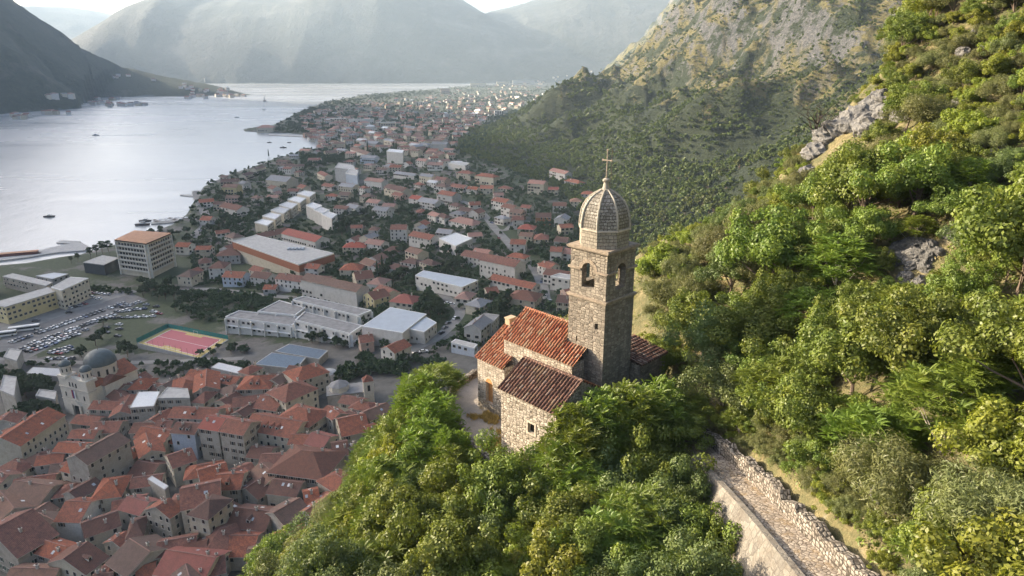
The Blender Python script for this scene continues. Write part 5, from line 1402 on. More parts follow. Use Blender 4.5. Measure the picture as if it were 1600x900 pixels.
# ------------------------------------------------------------------ newer quarter
NEW = [
 (285, 421, 306, 422, 13, 7, 'brown', 'cream', 1), (330, 408, 354, 407, 14, 10, 'dark', 'white', 1), (310, 403, 329, 401, 12, 8, 'dark', 'cream', 1), (340, 390, 376, 388, 14, 7, 'dark', 'grey', 1),
 (353, 424, 384, 424, 11, 7, 'red', 'blue', 0), (399, 424, 425, 426, 11, 6, 'dark', 'white', 0), (397, 415, 413, 418, 9, 8, 'red', 'cream', 0), (414, 445, 433, 444, 8, 4, 'red', 'grey', 0),
 (437, 428, 477, 430, 10, 8, 'red', 'white', 0), (450, 358, 503, 367, 14, 8, 'bright', 'white', 0), (400, 366, 446, 355, 12, 6, 'dark', 'cream', 0), (538, 379, 572, 377, 12, 6, 'bright', 'cream', 1),
 (534, 412, 566, 410, 13, 6, 'red', 'cream', 1), (553, 426, 580, 421, 14, 7, 'dark', 'cream', 0), (481, 412, 501, 412, 9, 8, 'red', 'white', 0), (480, 431, 566, 441, 11, 12, 'brown', 'white', 0),
 (575, 458, 600, 450, 12, 7, 'dark', 'yellow', 0), (616, 459, 652, 460, 13, 6, 'bright', 'cream', 1), (611, 352, 636, 350, 11, 12, 'red', 'white', 0), (646, 362, 679, 366, 11, 8, 'red', 'white', 0),
 (577, 354, 592, 353, 10, 4, 'brown', 'white', 1), (604, 385, 629, 385, 10, 4, 'dark', 'grey', 1), (727, 392, 766, 396, 11, 7, 'red', 'white', 0), (758, 398, 813, 405, 12, 11, 'red', 'white', 0),
 (771, 430, 838, 441, 9, 5, 'red', 'white', 0), (758, 450, 776, 447, 9, 5, 'red', 'cream', 0), (799, 452, 842, 455, 14, 6, 'dark', 'cream', 1), (710, 338, 747, 343, 14, 4, 'pinkish', 'white', 1),
 (774, 308, 796, 311, 11, 8, 'red', 'white', 0), (789, 318, 807, 321, 10, 9, 'dark', 'white', 0), (800, 326, 818, 327, 10, 8, 'brown', 'pink', 0), (801, 338, 818, 337, 10, 8, 'red', 'white', 0),
 (811, 350, 836, 350, 12, 5, 'bright', 'cream', 1), (837, 333, 861, 332, 11, 7, 'dark', 'orange', 0), (835, 365, 857, 364, 13, 6, 'red', 'cream', 1), (861, 385, 879, 385, 10, 8, 'red', 'white', 0),
 (869, 370, 889, 371, 10, 5, 'dark', 'grey', 0), (828, 281, 853, 282, 12, 11, 'pinkish', 'cream', 0), (864, 264, 889, 266, 11, 8, 'pinkish', 'white', 0), (857, 292, 873, 292, 9, 6, 'bright', 'cream', 0),
 (887, 279, 909, 281, 10, 5, 'red', 'grey', 1), (909, 298, 931, 297, 10, 6, 'red', 'white', 1), (891, 309, 909, 309, 11, 6, 'brown', 'cream', 1), (717, 266, 739, 267, 11, 8, 'red', 'cream', 1),
 (747, 270, 776, 272, 12, 9, 'red', 'cream', 1), (707, 287, 729, 289, 11, 5, 'red', 'white', 0), (751, 290, 771, 289, 11, 6, 'orange', 'cream', 0), (733, 291, 748, 292, 9, 5, 'red', 'white', 0),
 (781, 290, 799, 291, 9, 4, 'red', 'cream', 1), (691, 298, 713, 300, 12, 9, 'red', 'grey', 0), (849, 408, 867, 412, 9, 6, 'red', 'white', 0), (854, 420, 891, 424, 10, 6, 'dark', 'white', 0),
 (872, 461, 893, 462, 10, 7, 'dark', 'cream', 0), (881, 452, 894, 450, 9, 7, 'red', 'pink', 0), (605, 542, 631, 529, 9, 8, 'red', 'white', 0), (561, 525, 581, 521, 9, 6, 'red', 'pink', 0),
 (738, 507, 756, 492, 9, 9, 'grey', 'grey', 0), (317, 337, 333, 338, 12, 5, 'red', 'white', 0), (345, 280, 373, 279, 12, 7, 'dark', 'cream', 0), (351, 287, 373, 288, 12, 9, 'brown', 'yellow', 0),
 (351, 316, 379, 322, 14, 6, 'dark', 'white', 0), (354, 305, 373, 305, 10, 6, 'brown', 'pink', 0), (424, 273, 456, 276, 20, 10, 'grey', 'cream', 0), (501, 267, 513, 272, 10, 7, 'red', 'cream', 0),
 (507, 286, 523, 288, 10, 5, 'red', 'white', 0), (482, 247, 501, 246, 12, 6, 'red', 'cream', 0), (435, 249, 451, 250, 12, 5, 'dark', 'pink', 0), (457, 257, 475, 256, 11, 6, 'brown', 'cream', 0), (507, 236, 526, 234, 12, 8, 'brown', 'cream', 0),
 (542, 237, 557, 236, 11, 7, 'pinkish', 'cream', 0), (553, 232, 579, 236, 14, 8, 'brown', 'white', 0), (566, 243, 589, 242, 12, 8, 'grey', 'blue', 0), (643, 224, 661, 225, 11, 8, 'white', 'white', 0),
 (654, 247, 669, 248, 11, 8, 'pinkish', 'white', 0), (669, 254, 693, 253, 12, 7, 'pinkish', 'white', 0), (619, 268, 651, 270, 10, 5, 'grey', 'white', 0), (659, 271, 679, 272, 10, 9, 'grey', 'cream', 0),
 (683, 276, 699, 277, 11, 7, 'red', 'pink', 0), (671, 281, 685, 282, 9, 6, 'white', 'white', 0), (574, 278, 601, 279, 12, 9, 'pinkish', 'white', 0), (534, 286, 556, 287, 12, 8, 'grey', 'cream', 0),
 (607, 288, 636, 293, 13, 8, 'dark', 'cream', 0), (617, 300, 631, 302, 10, 5, 'red', 'pink', 0), (567, 302, 583, 303, 11, 6, 'brown', 'cream', 1), (577, 311, 595, 312, 11, 6, 'pinkish', 'white', 0),
 (587, 322, 609, 323, 12, 8, 'grey', 'white', 0), (644, 305, 659, 306, 11, 6, 'bright', 'white', 0), (659, 309, 686, 311, 13, 7, 'grey', 'white', 0), (689, 298, 714, 301, 12, 6, 'pinkish', 'white', 0),
 (651, 327, 666, 325, 11, 3, 'red', 'grey', 1), (705, 252, 722, 251, 10, 6, 'white', 'white', 0), (610, 258, 628, 257, 11, 7, 'red', 'cream', 0), (590, 262, 606, 262, 10, 6, 'brown', 'white', 0),
 (532, 300, 548, 300, 11, 7, 'brown', 'cream', 0), (546, 318, 562, 320, 11, 7, 'grey', 'white', 0), (733, 316, 750, 314, 10, 6, 'red', 'white', 0), (545, 262, 560, 262, 10, 7, 'pinkish', 'white', 0),
 (395, 262, 410, 258, 10, 6, 'brown', 'cream', 0), (378, 272, 392, 268, 10, 6, 'dark', 'cream', 0), (470, 232, 486, 233, 10, 6, 'pinkish', 'cream', 0), (528, 232, 541, 232, 10, 8, 'grey', 'white', 0),
]
for i, (x1, y1, x2, y2, W, eh, rf, wl_, hip) in enumerate(NEW):
    near = y1 > 300
    house(x1, y1, x2, y2, W, eh, rf, wl_, 'house', bool(hip), chim=1 if i % 3 else 0, gap=3.0, nwin=14 if near else 8, scale=1.15 if near else 1.4)
flat([(649, 434), (662, 426), (747, 434), (722, 446)], 8, 'white', 'metal_roof', 'long_low_building', .2, 'wide', 3.4, 20, label='long white building with pale metal roof among dark trees')
flat([(686, 375), (712, 364), (738, 371), (712, 384)], 9, 'white', 'white', 'flat_roofed_house', .5, 'plain', 3, 14)
flat([(860, 433), (875, 428), (897, 431), (890, 437)], 8, 'white', 'concrete', 'flat_roofed_house', .5, 'wide', 3, 12)
flat([(743, 500), (757, 490), (780, 492), (768, 506)], 8, 'grey', 'flatroof', 'flat_roofed_house', .3, 'plain', 3, 12)
flat([(705, 536), (712, 531), (746, 537), (741, 543)], 5, 'blue', 'concrete', 'flat_roofed_house', .2, 'wide', 3, 8)
flat([(700, 256), (715, 252), (733, 254), (727, 259)], 7, 'white', 'concrete', 'flat_roofed_house', .5, 'wide', 3, 10)
flat([(604, 238), (608, 233), (631, 234), (629, 239)], 15, 'white', 'white', 'apartment_block', .6, 'plain', 2.6, 24)
flat([(523, 264), (529, 255), (552, 257), (556, 266)], 16, 'grey', 'concrete', 'apartment_block', .6, 'plain', 2.8, 24)
flat([(540, 272), (546, 264), (560, 266), (558, 274)], 16, 'blue', 'concrete', 'apartment_block', .6, 'plain', 2.8, 20)
for k, (px, py) in enumerate([(412, 347), (424, 337), (437, 328), (450, 320), (463, 311), (478, 302)]):
    flat([(px - 14, py + 1), (px - 2, py - 4), (px + 15, py - 1), (px + 6, py + 6)], 9 + (k % 2), 'cream', 'white', 'terraced_apartment', .7, 'wide', 3.4, 10, scale=1.1)
for k, (px, py) in enumerate([(490, 322), (502, 329), (514, 336)]):
    flat([(px - 12, py), (px - 2, py - 5), (px + 13, py - 1), (px + 4, py + 6)], 12, 'white', 'white', 'terraced_apartment', .7, 'wide', 3.0, 14, scale=1.1)

# --- named landmarks of the new quarter
def tower_hotel():
    h = 25
    e, P, g = flat([(181, 376), (211, 362), (266, 366), (228, 382)], h, 'cream', 'flatroof', 'office_tower', .3, None)
    for ch in list(e.children):
        if ch.name.startswith('roof'): bpy.data.objects.remove(ch)
    rb = MB(); n = len(P); out = [(p[0] * 1.05, p[1] * 1.05) for p in P]; rb.prism(out, h, h + .9, 1, top=0, bottom=True)
    mid = [(p[0] * .55, p[1] * .55) for p in P]
    for i in range(n):
        rb.poly([(*out[i], h + .91), (*out[(i + 1) % n], h + .91), (*mid[(i + 1) % n], h + 1.7), (*mid[i], h + 1.7)], 0)
    rb.poly([(*p, h + 1.7) for p in mid], 0)
    rb.build('roof', [M['rust_roof'], M['shutter_brown']], e)
    for i in range(n):
        a, b = Vector(P[i]), Vector(P[(i + 1) % n]); L = (b - a).length; t = (b - a) / L; nn = Vector((t.y, -t.x)); c = (a + b) / 2 + Vector((e.location.x, e.location.y))
        if nn.dot(-c.normalized()) < -.1: continue
        for f in range(6):
            z = 4.2 + f * 3.45
            mb = MB(); p, q = a + t * 1.2, b - t * 1.2
            mb.prism([tuple(p), tuple(q), tuple(q + nn * 1.1), tuple(p + nn * 1.1)], z - .15, z + .0, 0, bottom=True)
            mb.prism([tuple(p + nn * 1.0), tuple(q + nn * 1.0), tuple(q + nn * 1.1), tuple(p + nn * 1.1)], z, z + .95, 0, bottom=True)
            mb.build('balcony', M['pale_precast'], e)
            m = int(L / 3.1)
            for k in range(m):
                u = 1.6 + (k + .5) * (L - 3.2) / m; w = link('window', WIN['wide'], e, (*(a + t * u), z + .75)); w.rotation_euler = (0, 0, math.atan2(t.y, t.x)); w.scale = (1.25, 1, 1.35)
        mb = MB()
        for u in (0, L - 1.2): 
            p = a + t * u; mb.prism([tuple(p - nn * .1), tuple(p + t * 1.2 - nn * .1), tuple(p + t * 1.2 + nn * 1.25), tuple(p + nn * 1.25)], -2, h, 0)
        mb.build('corner_fin', M['pale_precast'], e)
    setp(e, 'tall cream office tower with rust orange flat roof near the waterfront', 'office tower')
M['rust_roof'] = plain('rust_orange_roofing', (.36, .20, .12), .9, .2, .3); M['pale_precast'] = plain('pale_precast_panel', (.50, .48, .43), .85, .12, .6)
tower_hotel()
def block(label, kind, *a, cat='building', **k):
    e, P, g = flat(*a, kind=kind, **k); setp(e, label, cat); return e, P, g
block('long yellow three storey building beside the bus stop', 'yellow_office_building', [(-14, 474), (74, 449), (92, 454), (8, 480)], 11, 'yellow', 'concrete', parapet=.2, win='wide', gap=2.9, nwin=60)
block('beige apartment building joined to the end of the yellow building', 'beige_apartment_building', [(80, 449), (110, 433), (138, 435), (96, 454)], 13, 'cream', 'concrete', parapet=.2, win='wide', gap=3.2, nwin=30)
block('long grey rooftop building behind the yellow building', 'grey_long_building', [(4, 432), (20, 427), (82, 441), (72, 447)], 8, 'stone', 'concrete', parapet=.2, win='wide', gap=3.2, nwin=20)
block('grey metal roofed building beyond the beige apartment building', 'metal_roofed_building', [(56, 431), (84, 426), (107, 428), (82, 436)], 8, 'grey', 'metal_roof', parapet=.15, win='wide', gap=3.4, nwin=14)
block('low dark glass building with pale roof beside the office tower', 'glass_pavilion', [(130, 410), (160, 399), (186, 403), (162, 414)], 8, 'dark', 'concrete', parapet=.2, win=None)
e, P, g = flat([(364, 380), (401, 370), (521, 390), (466, 409)], 13, 'cream', 'concrete', 'sports_hall', .5, None)
mb = MB(); out = [(p[0] * 1.012, p[1] * 1.012) for p in P]; mb.prism(out, 7.5, 12.5, 0, top=-1); mb.build('cladding', M['rust_cladding'] if 'rust_cladding' in M else plain('rust_cladding', (.26, .10, .055), .85, .15), e)
mb = MB(); 
for k in range(5): mb.box(-4 + k * 2.6, -2.2 + k * 2.6, -2, 3, 13, 14.3)
mb.build('roof_vent', M['metal_roof'], e, (12, -4, 0))
setp(e, 'large sports hall with pale flat roof and rust red cladding band', 'sports hall')
# school: four white wings
sch = empty('school_building', town_pt(450, 495, 8)); sch.location.z = 2
WG = [([(353, 500), (374, 490), (474, 492), (455, 505)], 8), ([(403, 490), (437, 472), (477, 479), (461, 491)], 8.6), ([(458, 474), (475, 468), (580, 480), (560, 489)], 9.2), ([(462, 505), (477, 492), (566, 505), (547, 518)], 8.3)]
for poly, h in WG:
    e, P, g = flat(poly, h, 'white', 'flatroof', 'wing_tmp', .55, 'wide', 3.0, 40, 3.6)
    ch_ = list(e.children); bx = Vector(e.location) - Vector(sch.location)
    wl2 = [c for c in ch_ if c.name.startswith('wall')][0]; wl2.name = 'wing'
    for c in ch_:
        if c is wl2: c.parent = sch; c.location = bx
        else: c.parent = wl2
    n = len(P); fb = MB()
    for i in range(n):
        a, b = Vector(P[i]), Vector(P[(i + 1) % n]); L = (b - a).length; t = (b - a) / L; nn = Vector((t.y, -t.x)); cc = (a + b) / 2 + Vector((e.location.x, e.location.y))
        if nn.dot(-cc.normalized()) < .2: continue
        m = max(1, int(L / 8))
        for k in range(m + 1):
            p = a + t * (k * (L - .5) / m); fb.prism([tuple(p), tuple(p + t * .5), tuple(p + t * .5 + nn * 1.2), tuple(p + nn * 1.2)], -2, h - .4, 0)
        fb.prism([tuple(a + nn * .02), tuple(b + nn * .02), tuple(b + nn * 1.2), tuple(a + nn * 1.2)], 3.5, 3.8, 0, bottom=True)
    fb.build('facade_fin', M['paint'], wl2)
    bpy.data.objects.remove(e); BLD.pop()
setp(sch, 'sprawling white two storey school with grey flat roofed wings', 'school'); BLD.append((sch, 'white', 'grey', 'school', (sch.location.x, sch.location.y), 38, 'flat', 60, 9))
# grey metal hall (two volumes)
block('large grey metal roofed hall beside the white school', 'market_hall', [(566, 513), (610, 482), (666, 488), (629, 518)], 9, 'white', 'metal_roof', parapet=.12, win=None)
block('lower grey metal roofed annex of the market hall', 'market_annex', [(639, 515), (666, 496), (682, 503), (663, 518)], 7, 'white', 'metal_roof', parapet=.12, win='plain', nwin=8)

# --- orthodox church with domes, old town
def dome_church():
    p = town_pt(133, 645, 0)
    g = max(Tt(p.x, p.y), 1.5); sc = 1.0
    e = empty('domed_church', (p.x, p.y, g), R(-24)); W = WM['pale_stone']
    def bx(nm, x0, x1, y0, y1, z0, z1, m=W): b = MB(); b.box(x0, x1, y0, y1, z0, z1); return b.build(nm, m, e)
    bx('nave_wall', -7.5, 7.5, 0, 22, -3, 13); f = bx('facade_wall', -9, 9, -2.5, 1.2, -3, 16.5)
    b = MB(); b.poly([(-7.8, 1.2, 13), (7.8, 1.2, 13), (0, 1.2, 17)]); 
    for s in (-1, 1): b.poly([(s * 7.9, 1.25, 12.9), (s * 7.9, 22.3, 12.9), (0, 22.3, 17), (0, 1.25, 17)][::s])
    b.poly([(7.8, 22.3, 13), (-7.8, 22.3, 13), (0, 22.3, 17)]); b.build('nave_roof', RM['red'], e)
    b = MB()
    for s in (-1, 1): b.poly([(-9.4, 10 + s * 5.5, 12.5), (9.4, 10 + s * 5.5, 12.5), (9.4, 10, 15.5), (-9.4, 10, 15.5)][::s])
    b.poly([(9.3, 4.5, 12.5), (9.3, 15.5, 12.5), (9.3, 10, 15.5)]); b.poly([(-9.3, 15.5, 12.5), (-9.3, 4.5, 12.5), (-9.3, 10, 15.5)]); b.build('transept_roof', RM['red'], e)
    bx('transept_wall', -9.2, 9.2, 5, 15, -3, 12.5)
    def drum(nm, x, y, r, z0, z1, dome_h, nw, n=16):
        b = MB(); b.lathe([(r, z0), (r, z1 - .3), (r + .25, z1 - .25), (r + .25, z1)], n, x, y); d = b.build(nm, W, e)
        for k in range(nw):
            a = 2 * math.pi * (k + .5) / nw; w = link('window', WIN['plain'], d, (x + math.cos(a) * r, y + math.sin(a) * r, z0 + (z1 - z0) * .35)); w.rotation_euler = (0, 0, a + math.pi / 2); w.scale = (.75 * max(.7, r / 5), 1, (z1 - z0) * .28)
        b = MB(); b.lathe([((r + .3) * math.cos(t), z1 + dome_h * math.sin(t)) for t in [math.pi / 2 * k / 8 for k in range(9)]], n * 2, x, y); b.build('dome', M['lead'], e, smooth=True)
        b = MB(); zt = z1 + dome_h; b.tube((x, y, zt - .1), (x, y, zt + 1.6), .09, .07, 6); b.tube((x - .4, y, zt + 1.1), (x + .4, y, zt + 1.1), .06, .06, 5); b.build('cross', M['iron'], e)
    drum('central_drum', 0, 11, 6.2, 13, 19.5, 6.0, 12, 12)
    for s in (-1, 1):
        bx('bell_base', s * 6.6 - 2.6, s * 6.6 + 2.6, -2.7, 2.5, 16.4, 17.6)
        drum('bell_drum', s * 6.6, -.1, 2.1, 17.6, 21.6, 2.2, 8, 12)
    b = MB(); b.poly([(-3.6, -2.55, 16.5), (3.6, -2.55, 16.5), (0, -2.55, 18.6)]); b.poly([(3.6, -2.0, 16.5), (-3.6, -2.0, 16.5), (0, -2.0, 18.6)])
    for s in (-1, 1): b.poly([(s * 3.7, -2.6, 16.5), (s * 3.7, -1.95, 16.5), (0, -1.95, 18.7), (0, -2.6, 18.7)][::s])
    b.build('pediment', W, f)
    b = MB(); b.box(-9.25, 9.25, -2.75, 1.4, 12.3, 12.8); b.box(-9.2, 9.2, -2.7, 1.4, 6.5, 6.8); b.build('cornice', M['trim'], f)
    # portal
    b = MB(); N = 10
    for k in range(N):
        a0, a1 = math.pi * k / N, math.pi * (k + 1) / N
        b.poly([(1.8 * math.cos(a0), -2.62, 3.4 + 1.8 * math.sin(a0)), (0, -2.62, 3.4), (1.8 * math.cos(a1), -2.62, 3.4 + 1.8 * math.sin(a1))][::-1])
    b.box(-1.8, 1.8, -2.62, -2.45, 0, 3.4); b.build('door', M['pane'], f)
    b = MB(); b.box(-3.2, -2.1, -3.3, -2.5, 0, 5.2); b.box(2.1, 3.2, -3.3, -2.5, 0, 5.2); b.poly([(-3.6, -3.3, 5.2), (3.6, -3.3, 5.2), (0, -3.3, 7.4)]); b.poly([(-3.7, -3.3, 5.2), (0, -3.3, 7.5), (0, -2.5, 7.5), (-3.7, -2.5, 5.2)][::-1]); b.poly([(3.7, -3.3, 5.2), (0, -3.3, 7.5), (0, -2.5, 7.5), (3.7, -2.5, 5.2)]); b.build('portal', W, f)
    for x, z in ((-5.8, 8.2), (5.8, 8.2), (0, 13.6), (-2, 13.4), (2, 13.4)):
        w = link('window', WIN['plain'], f, (x, -2.5, z)); w.scale = (.9, 1, 1.5)
    fl = MB()
    for k, (x0, x1) in enumerate(((-1.15, -.4), (-.4, .35), (.35, 1.1))): fl.box(x0, x1, -3.0, -2.94, 8.3, 12.2, k)
    o = fl.build('banner', [plain('flag_red', (.25, .03, .04)), plain('flag_blue', (.04, .05, .16)), M['paint']], None); o.location = e.location; o.rotation_euler = e.rotation_euler
    setp(o, 'long red, blue and white flag hanging on the domed church facade', 'flag')
    setp(e, 'pale stone church with one large and two small dark grey domes', 'church')
    BLD.append((e, 'x', 'x', 'church', (p.x, p.y), 13, 'x', 20, 13))
WM['pale_stone'] = mat_wall('pale_ashlar', (.58, .54, .46), .3); M['lead'] = plain('lead_sheet', (.065, .085, .09), .6, .2, .7, spec=.4)
dome_church()
def small_bell_tower():
    p = town_pt(577, 628, 0); e = empty('old_town_bell_tower', (p.x, p.y, max(p.z, 2)), R(20)); h = 10
    b = MB(); b.box(-2, 2, -2, 2, -2, h); b.build('shaft', WM['pale_stone'], e)
    b = MB(); b.box(-2.25, 2.25, -2.25, 2.25, h, h + .3); b.build('cornice', M['trim'], e)
    b = MB(); b.lathe([(3.1, h + .3), (0, h + 2.6)], 4, ph=math.pi / 4); b.build('roof', RM['red'], e)
    for (x, y, a) in ((0, -2, 0), (2, 0, math.pi / 2), (-2, 0, -math.pi / 2)):
        w = link('window', WIN['plain'], e, (x, y, h - 4)); w.rotation_euler = (0, 0, a); w.scale = (1.1, 1, 1.9)
    setp(e, 'square pale stone belfry with red pyramid roof by the town wall', 'tower'); BLD.append((e, 'x', 'x', 'tower', (p.x, p.y), 3, 'x', 4, 10))
    p = town_pt(532, 628, 0); e = empty('grey_domed_chapel', (p.x, p.y, max(p.z, 2)), R(15))
    b = MB(); b.box(-5, 12, -4.5, 4.5, -2, 5.5); b.build('wall', WM['stone'], e)
    b = MB(); b.lathe([(4, 5.5), (4, 8.2)], 8); b.build('drum', WM['pale_stone'], e); b = MB(); b.lathe([(4.3, 8.2), (0, 10.4)], 8); b.build('drum_roof', M['flatroof'], e)
    b = MB(); b.box(-5.3, 12.3, -4.8, 4.8, 5.5, 5.8); b.build('roof', M['flatroof'], e)
    setp(e, 'low grey stone chapel with an eight sided drum beside the red roofed belfry', 'chapel'); BLD.append((e, 'x', 'x', 'chapel', (p.x, p.y), 9, 'x', 14, 5))
    # bastion with round dome and awning roof
    p = town_pt(512, 582, 0); e = empty('round_bastion', (p.x, p.y, 2), 0)
    b = MB(); b.lathe([(9, -3), (8.6, 7), (8.6, 7.8), (0, 7.8)], 20); b.build('wall', WM['stone'], e)
    b = MB(); b.lathe([(6.2 * math.cos(t), 7.8 + 4 * math.sin(t)) for t in [math.pi / 2 * k / 6 for k in range(7)]], 20); b.build('dome', WM['grey'], e, smooth=True)
    setp(e, 'round grey stone bastion with a smooth grey dome behind the red roofs', 'bastion'); BLD.append((e, 'x', 'x', 'bastion', (p.x, p.y), 9, 'x', 14, 5))
small_bell_tower()
M['solar'] = mat_roof('blue_grey_corrugated', (.13, .18, .23), (.10, .13, .17), .1)
RM['solar'] = M['solar']
block('blue grey corrugated market roof beside the round bastion', 'covered_market', [(398, 572), (425, 553), (478, 556), (462, 574)], 5, 'stone', 'solar', parapet=.1, win=None)
block('darker blue grey corrugated market roof farther from the houses', 'covered_market', [(430, 552), (452, 540), (512, 545), (498, 558)], 5, 'stone', 'solar', parapet=.1, win=None)
block('pale grey low shed roof by the hedge and the old town gate', 'canal_shed', [(330, 576), (342, 568), (378, 573), (372, 582)], 4, 'grey', 'white', parapet=.1, win=None)
block('long white awning roof between the dark hedge and the domed church', 'white_canopy', [(42, 584), (52, 575), (112, 576), (108, 588)], 3, 'grey', 'white', parapet=.08, win=None)
block('white awning strip along the canal wall beyond the red roofs', 'white_canopy', [(164, 580), (168, 575), (206, 577), (204, 583)], 3, 'grey', 'white', parapet=.08, win=None)
block('grey stone gatehouse ruin at the corner of the car park', 'gatehouse', [(6, 558), (14, 545), (34, 548), (26, 564)], 6, 'stone', 'concrete', parapet=.4, win=None)
block('rough grey rampart rising beside the dark trees', 'rampart', [(0, 610), (6, 588), (26, 590), (22, 618)], 12, 'stone', 'concrete', parapet=.4, win=None)
block('ruined stone outbuilding between trees and the domed church', 'ruin', [(56, 620), (62, 610), (88, 612), (86, 624)], 6, 'stone', 'concrete', parapet=.5, win=None)

# --- flat ground features in the town (draped sheets)
def sheet(name, pxs, mat, dz, label=None, z=None, wallz=None):
    pts = [town_pt(px, py, 0) for px, py in pxs]
    mb = MB(); zz = max(p.z for p in pts) if z is None else z
    mb.prism([(p.x, p.y) for p in pts], zz - (wallz or .3), zz + dz, 0)
    return structure(name, mb.mesh(name, [mat]), label)
sheet('car_park', [(-30, 560), (6, 527), (120, 485), (206, 459), (240, 472), (262, 489), (258, 505), (215, 532), (212, 556), (180, 566), (0, 574)], M['asphalt'], .04, z=2.03)
sheet('street', [(-40, 520), (0, 505), (90, 472), (150, 462), (200, 450), (215, 456), (120, 485), (6, 527), (-30, 545)], M['road_pale'], .05, z=2.045)
sheet('school_yard', [(262, 489), (300, 478), (352, 484), (350, 504), (300, 510), (262, 500)], M['road_pale'], .06, z=2.06)
def road(name, px, w, mat, lift=.25, label=None):
    pts = [town_pt(x, y, 0) for x, y in px]; ln = smooth_line(pts, 6)
    for p in ln: p.z = max(Tt(p.x, p.y), 1.5) + lift
    mb = strip(name, ln, -w / 2, w / 2, None); return structure(name, mb.mesh(name, [mat]), label)
road('road', [(640, 310), (700, 312), (735, 320), (758, 338), (772, 356), (790, 375), (810, 398), (835, 420), (848, 450), (852, 480)], 7, M['road_pale'], .4)
road('road', [(620, 560), (650, 545), (690, 525), (722, 490), (705, 470), (690, 455)], 8, M['road_pale'], .12)
road('road', [(300, 372), (325, 345), (315, 325), (306, 300)], 9, M['road_pale'], .12)
road('road', [(845, 352), (810, 345), (790, 360), (772, 358)], 5, M['road_pale'], .4)
road('road', [(278, 455), (330, 452), (420, 462), (500, 470), (560, 490)], 6, M['road_pale'], .12)
road('road', [(0, 560), (90, 566), (240, 566), (380, 560)], 4, M['road_pale'], .15)
# waterfront spit, piers
def slab(name, pxs, z, mat, label, cat=None, kind=None):
    pts = [at_z(px, py, z) for px, py in pxs]; mb = MB(); mb.prism([(p.x, p.y) for p in pts], -2, z, 0)
    o = link(name, mb.mesh(name, [mat])); setp(o, label, cat, None, kind); return o
slab('quay', [(-60, 408), (0, 397), (60, 391), (100, 382), (128, 379), (140, 386), (132, 391), (90, 394), (40, 402), (0, 407), (-60, 420)], 1.2, M['concrete'], 'grey quay', None, 'structure')
slab('jetty', [(88, 379), (96, 375), (126, 377), (122, 382)], .9, M['concrete'], 'short grey jetty end beside the long quay', 'jetty')
slab('jetty', [(281, 305), (282, 303), (303, 304), (303, 307)], .9, M['concrete'], 'thin stone pier reaching from the shore below the yellow house', 'jetty')
slab('jetty', [(236, 350), (240, 344), (296, 338), (300, 345)], .9, M['concrete'], 'broad waterfront pier with white canopies', 'jetty')
slab('jetty', [(420, 209), (500, 212), (498, 214.5), (420, 211)], 1.1, M['concrete'], 'long pale quay wall along the wooded spit', 'jetty')
def pontoon():
    a = at_z(30, 398, 1.2); e = empty('red_barge', (a.x, a.y, .3), R(22)); b = MB(); b.box(-15, 15, -3, 3, -.4, .9); b.build('hull', M['shutter_brown'], e)
    b = MB(); b.box(-13, 13, -2.6, 2.6, .9, 3.0); b.build('cabin', plain('maroon_panel', (.12, .045, .04)), e); b = MB(); b.box(-13.4, 13.4, -2.9, 2.9, 3.0, 3.2); b.build('roof', M['rust_roof'], e)
    setp(e, 'long dark red covered barge moored at the grey quay', 'barge')
pontoon()
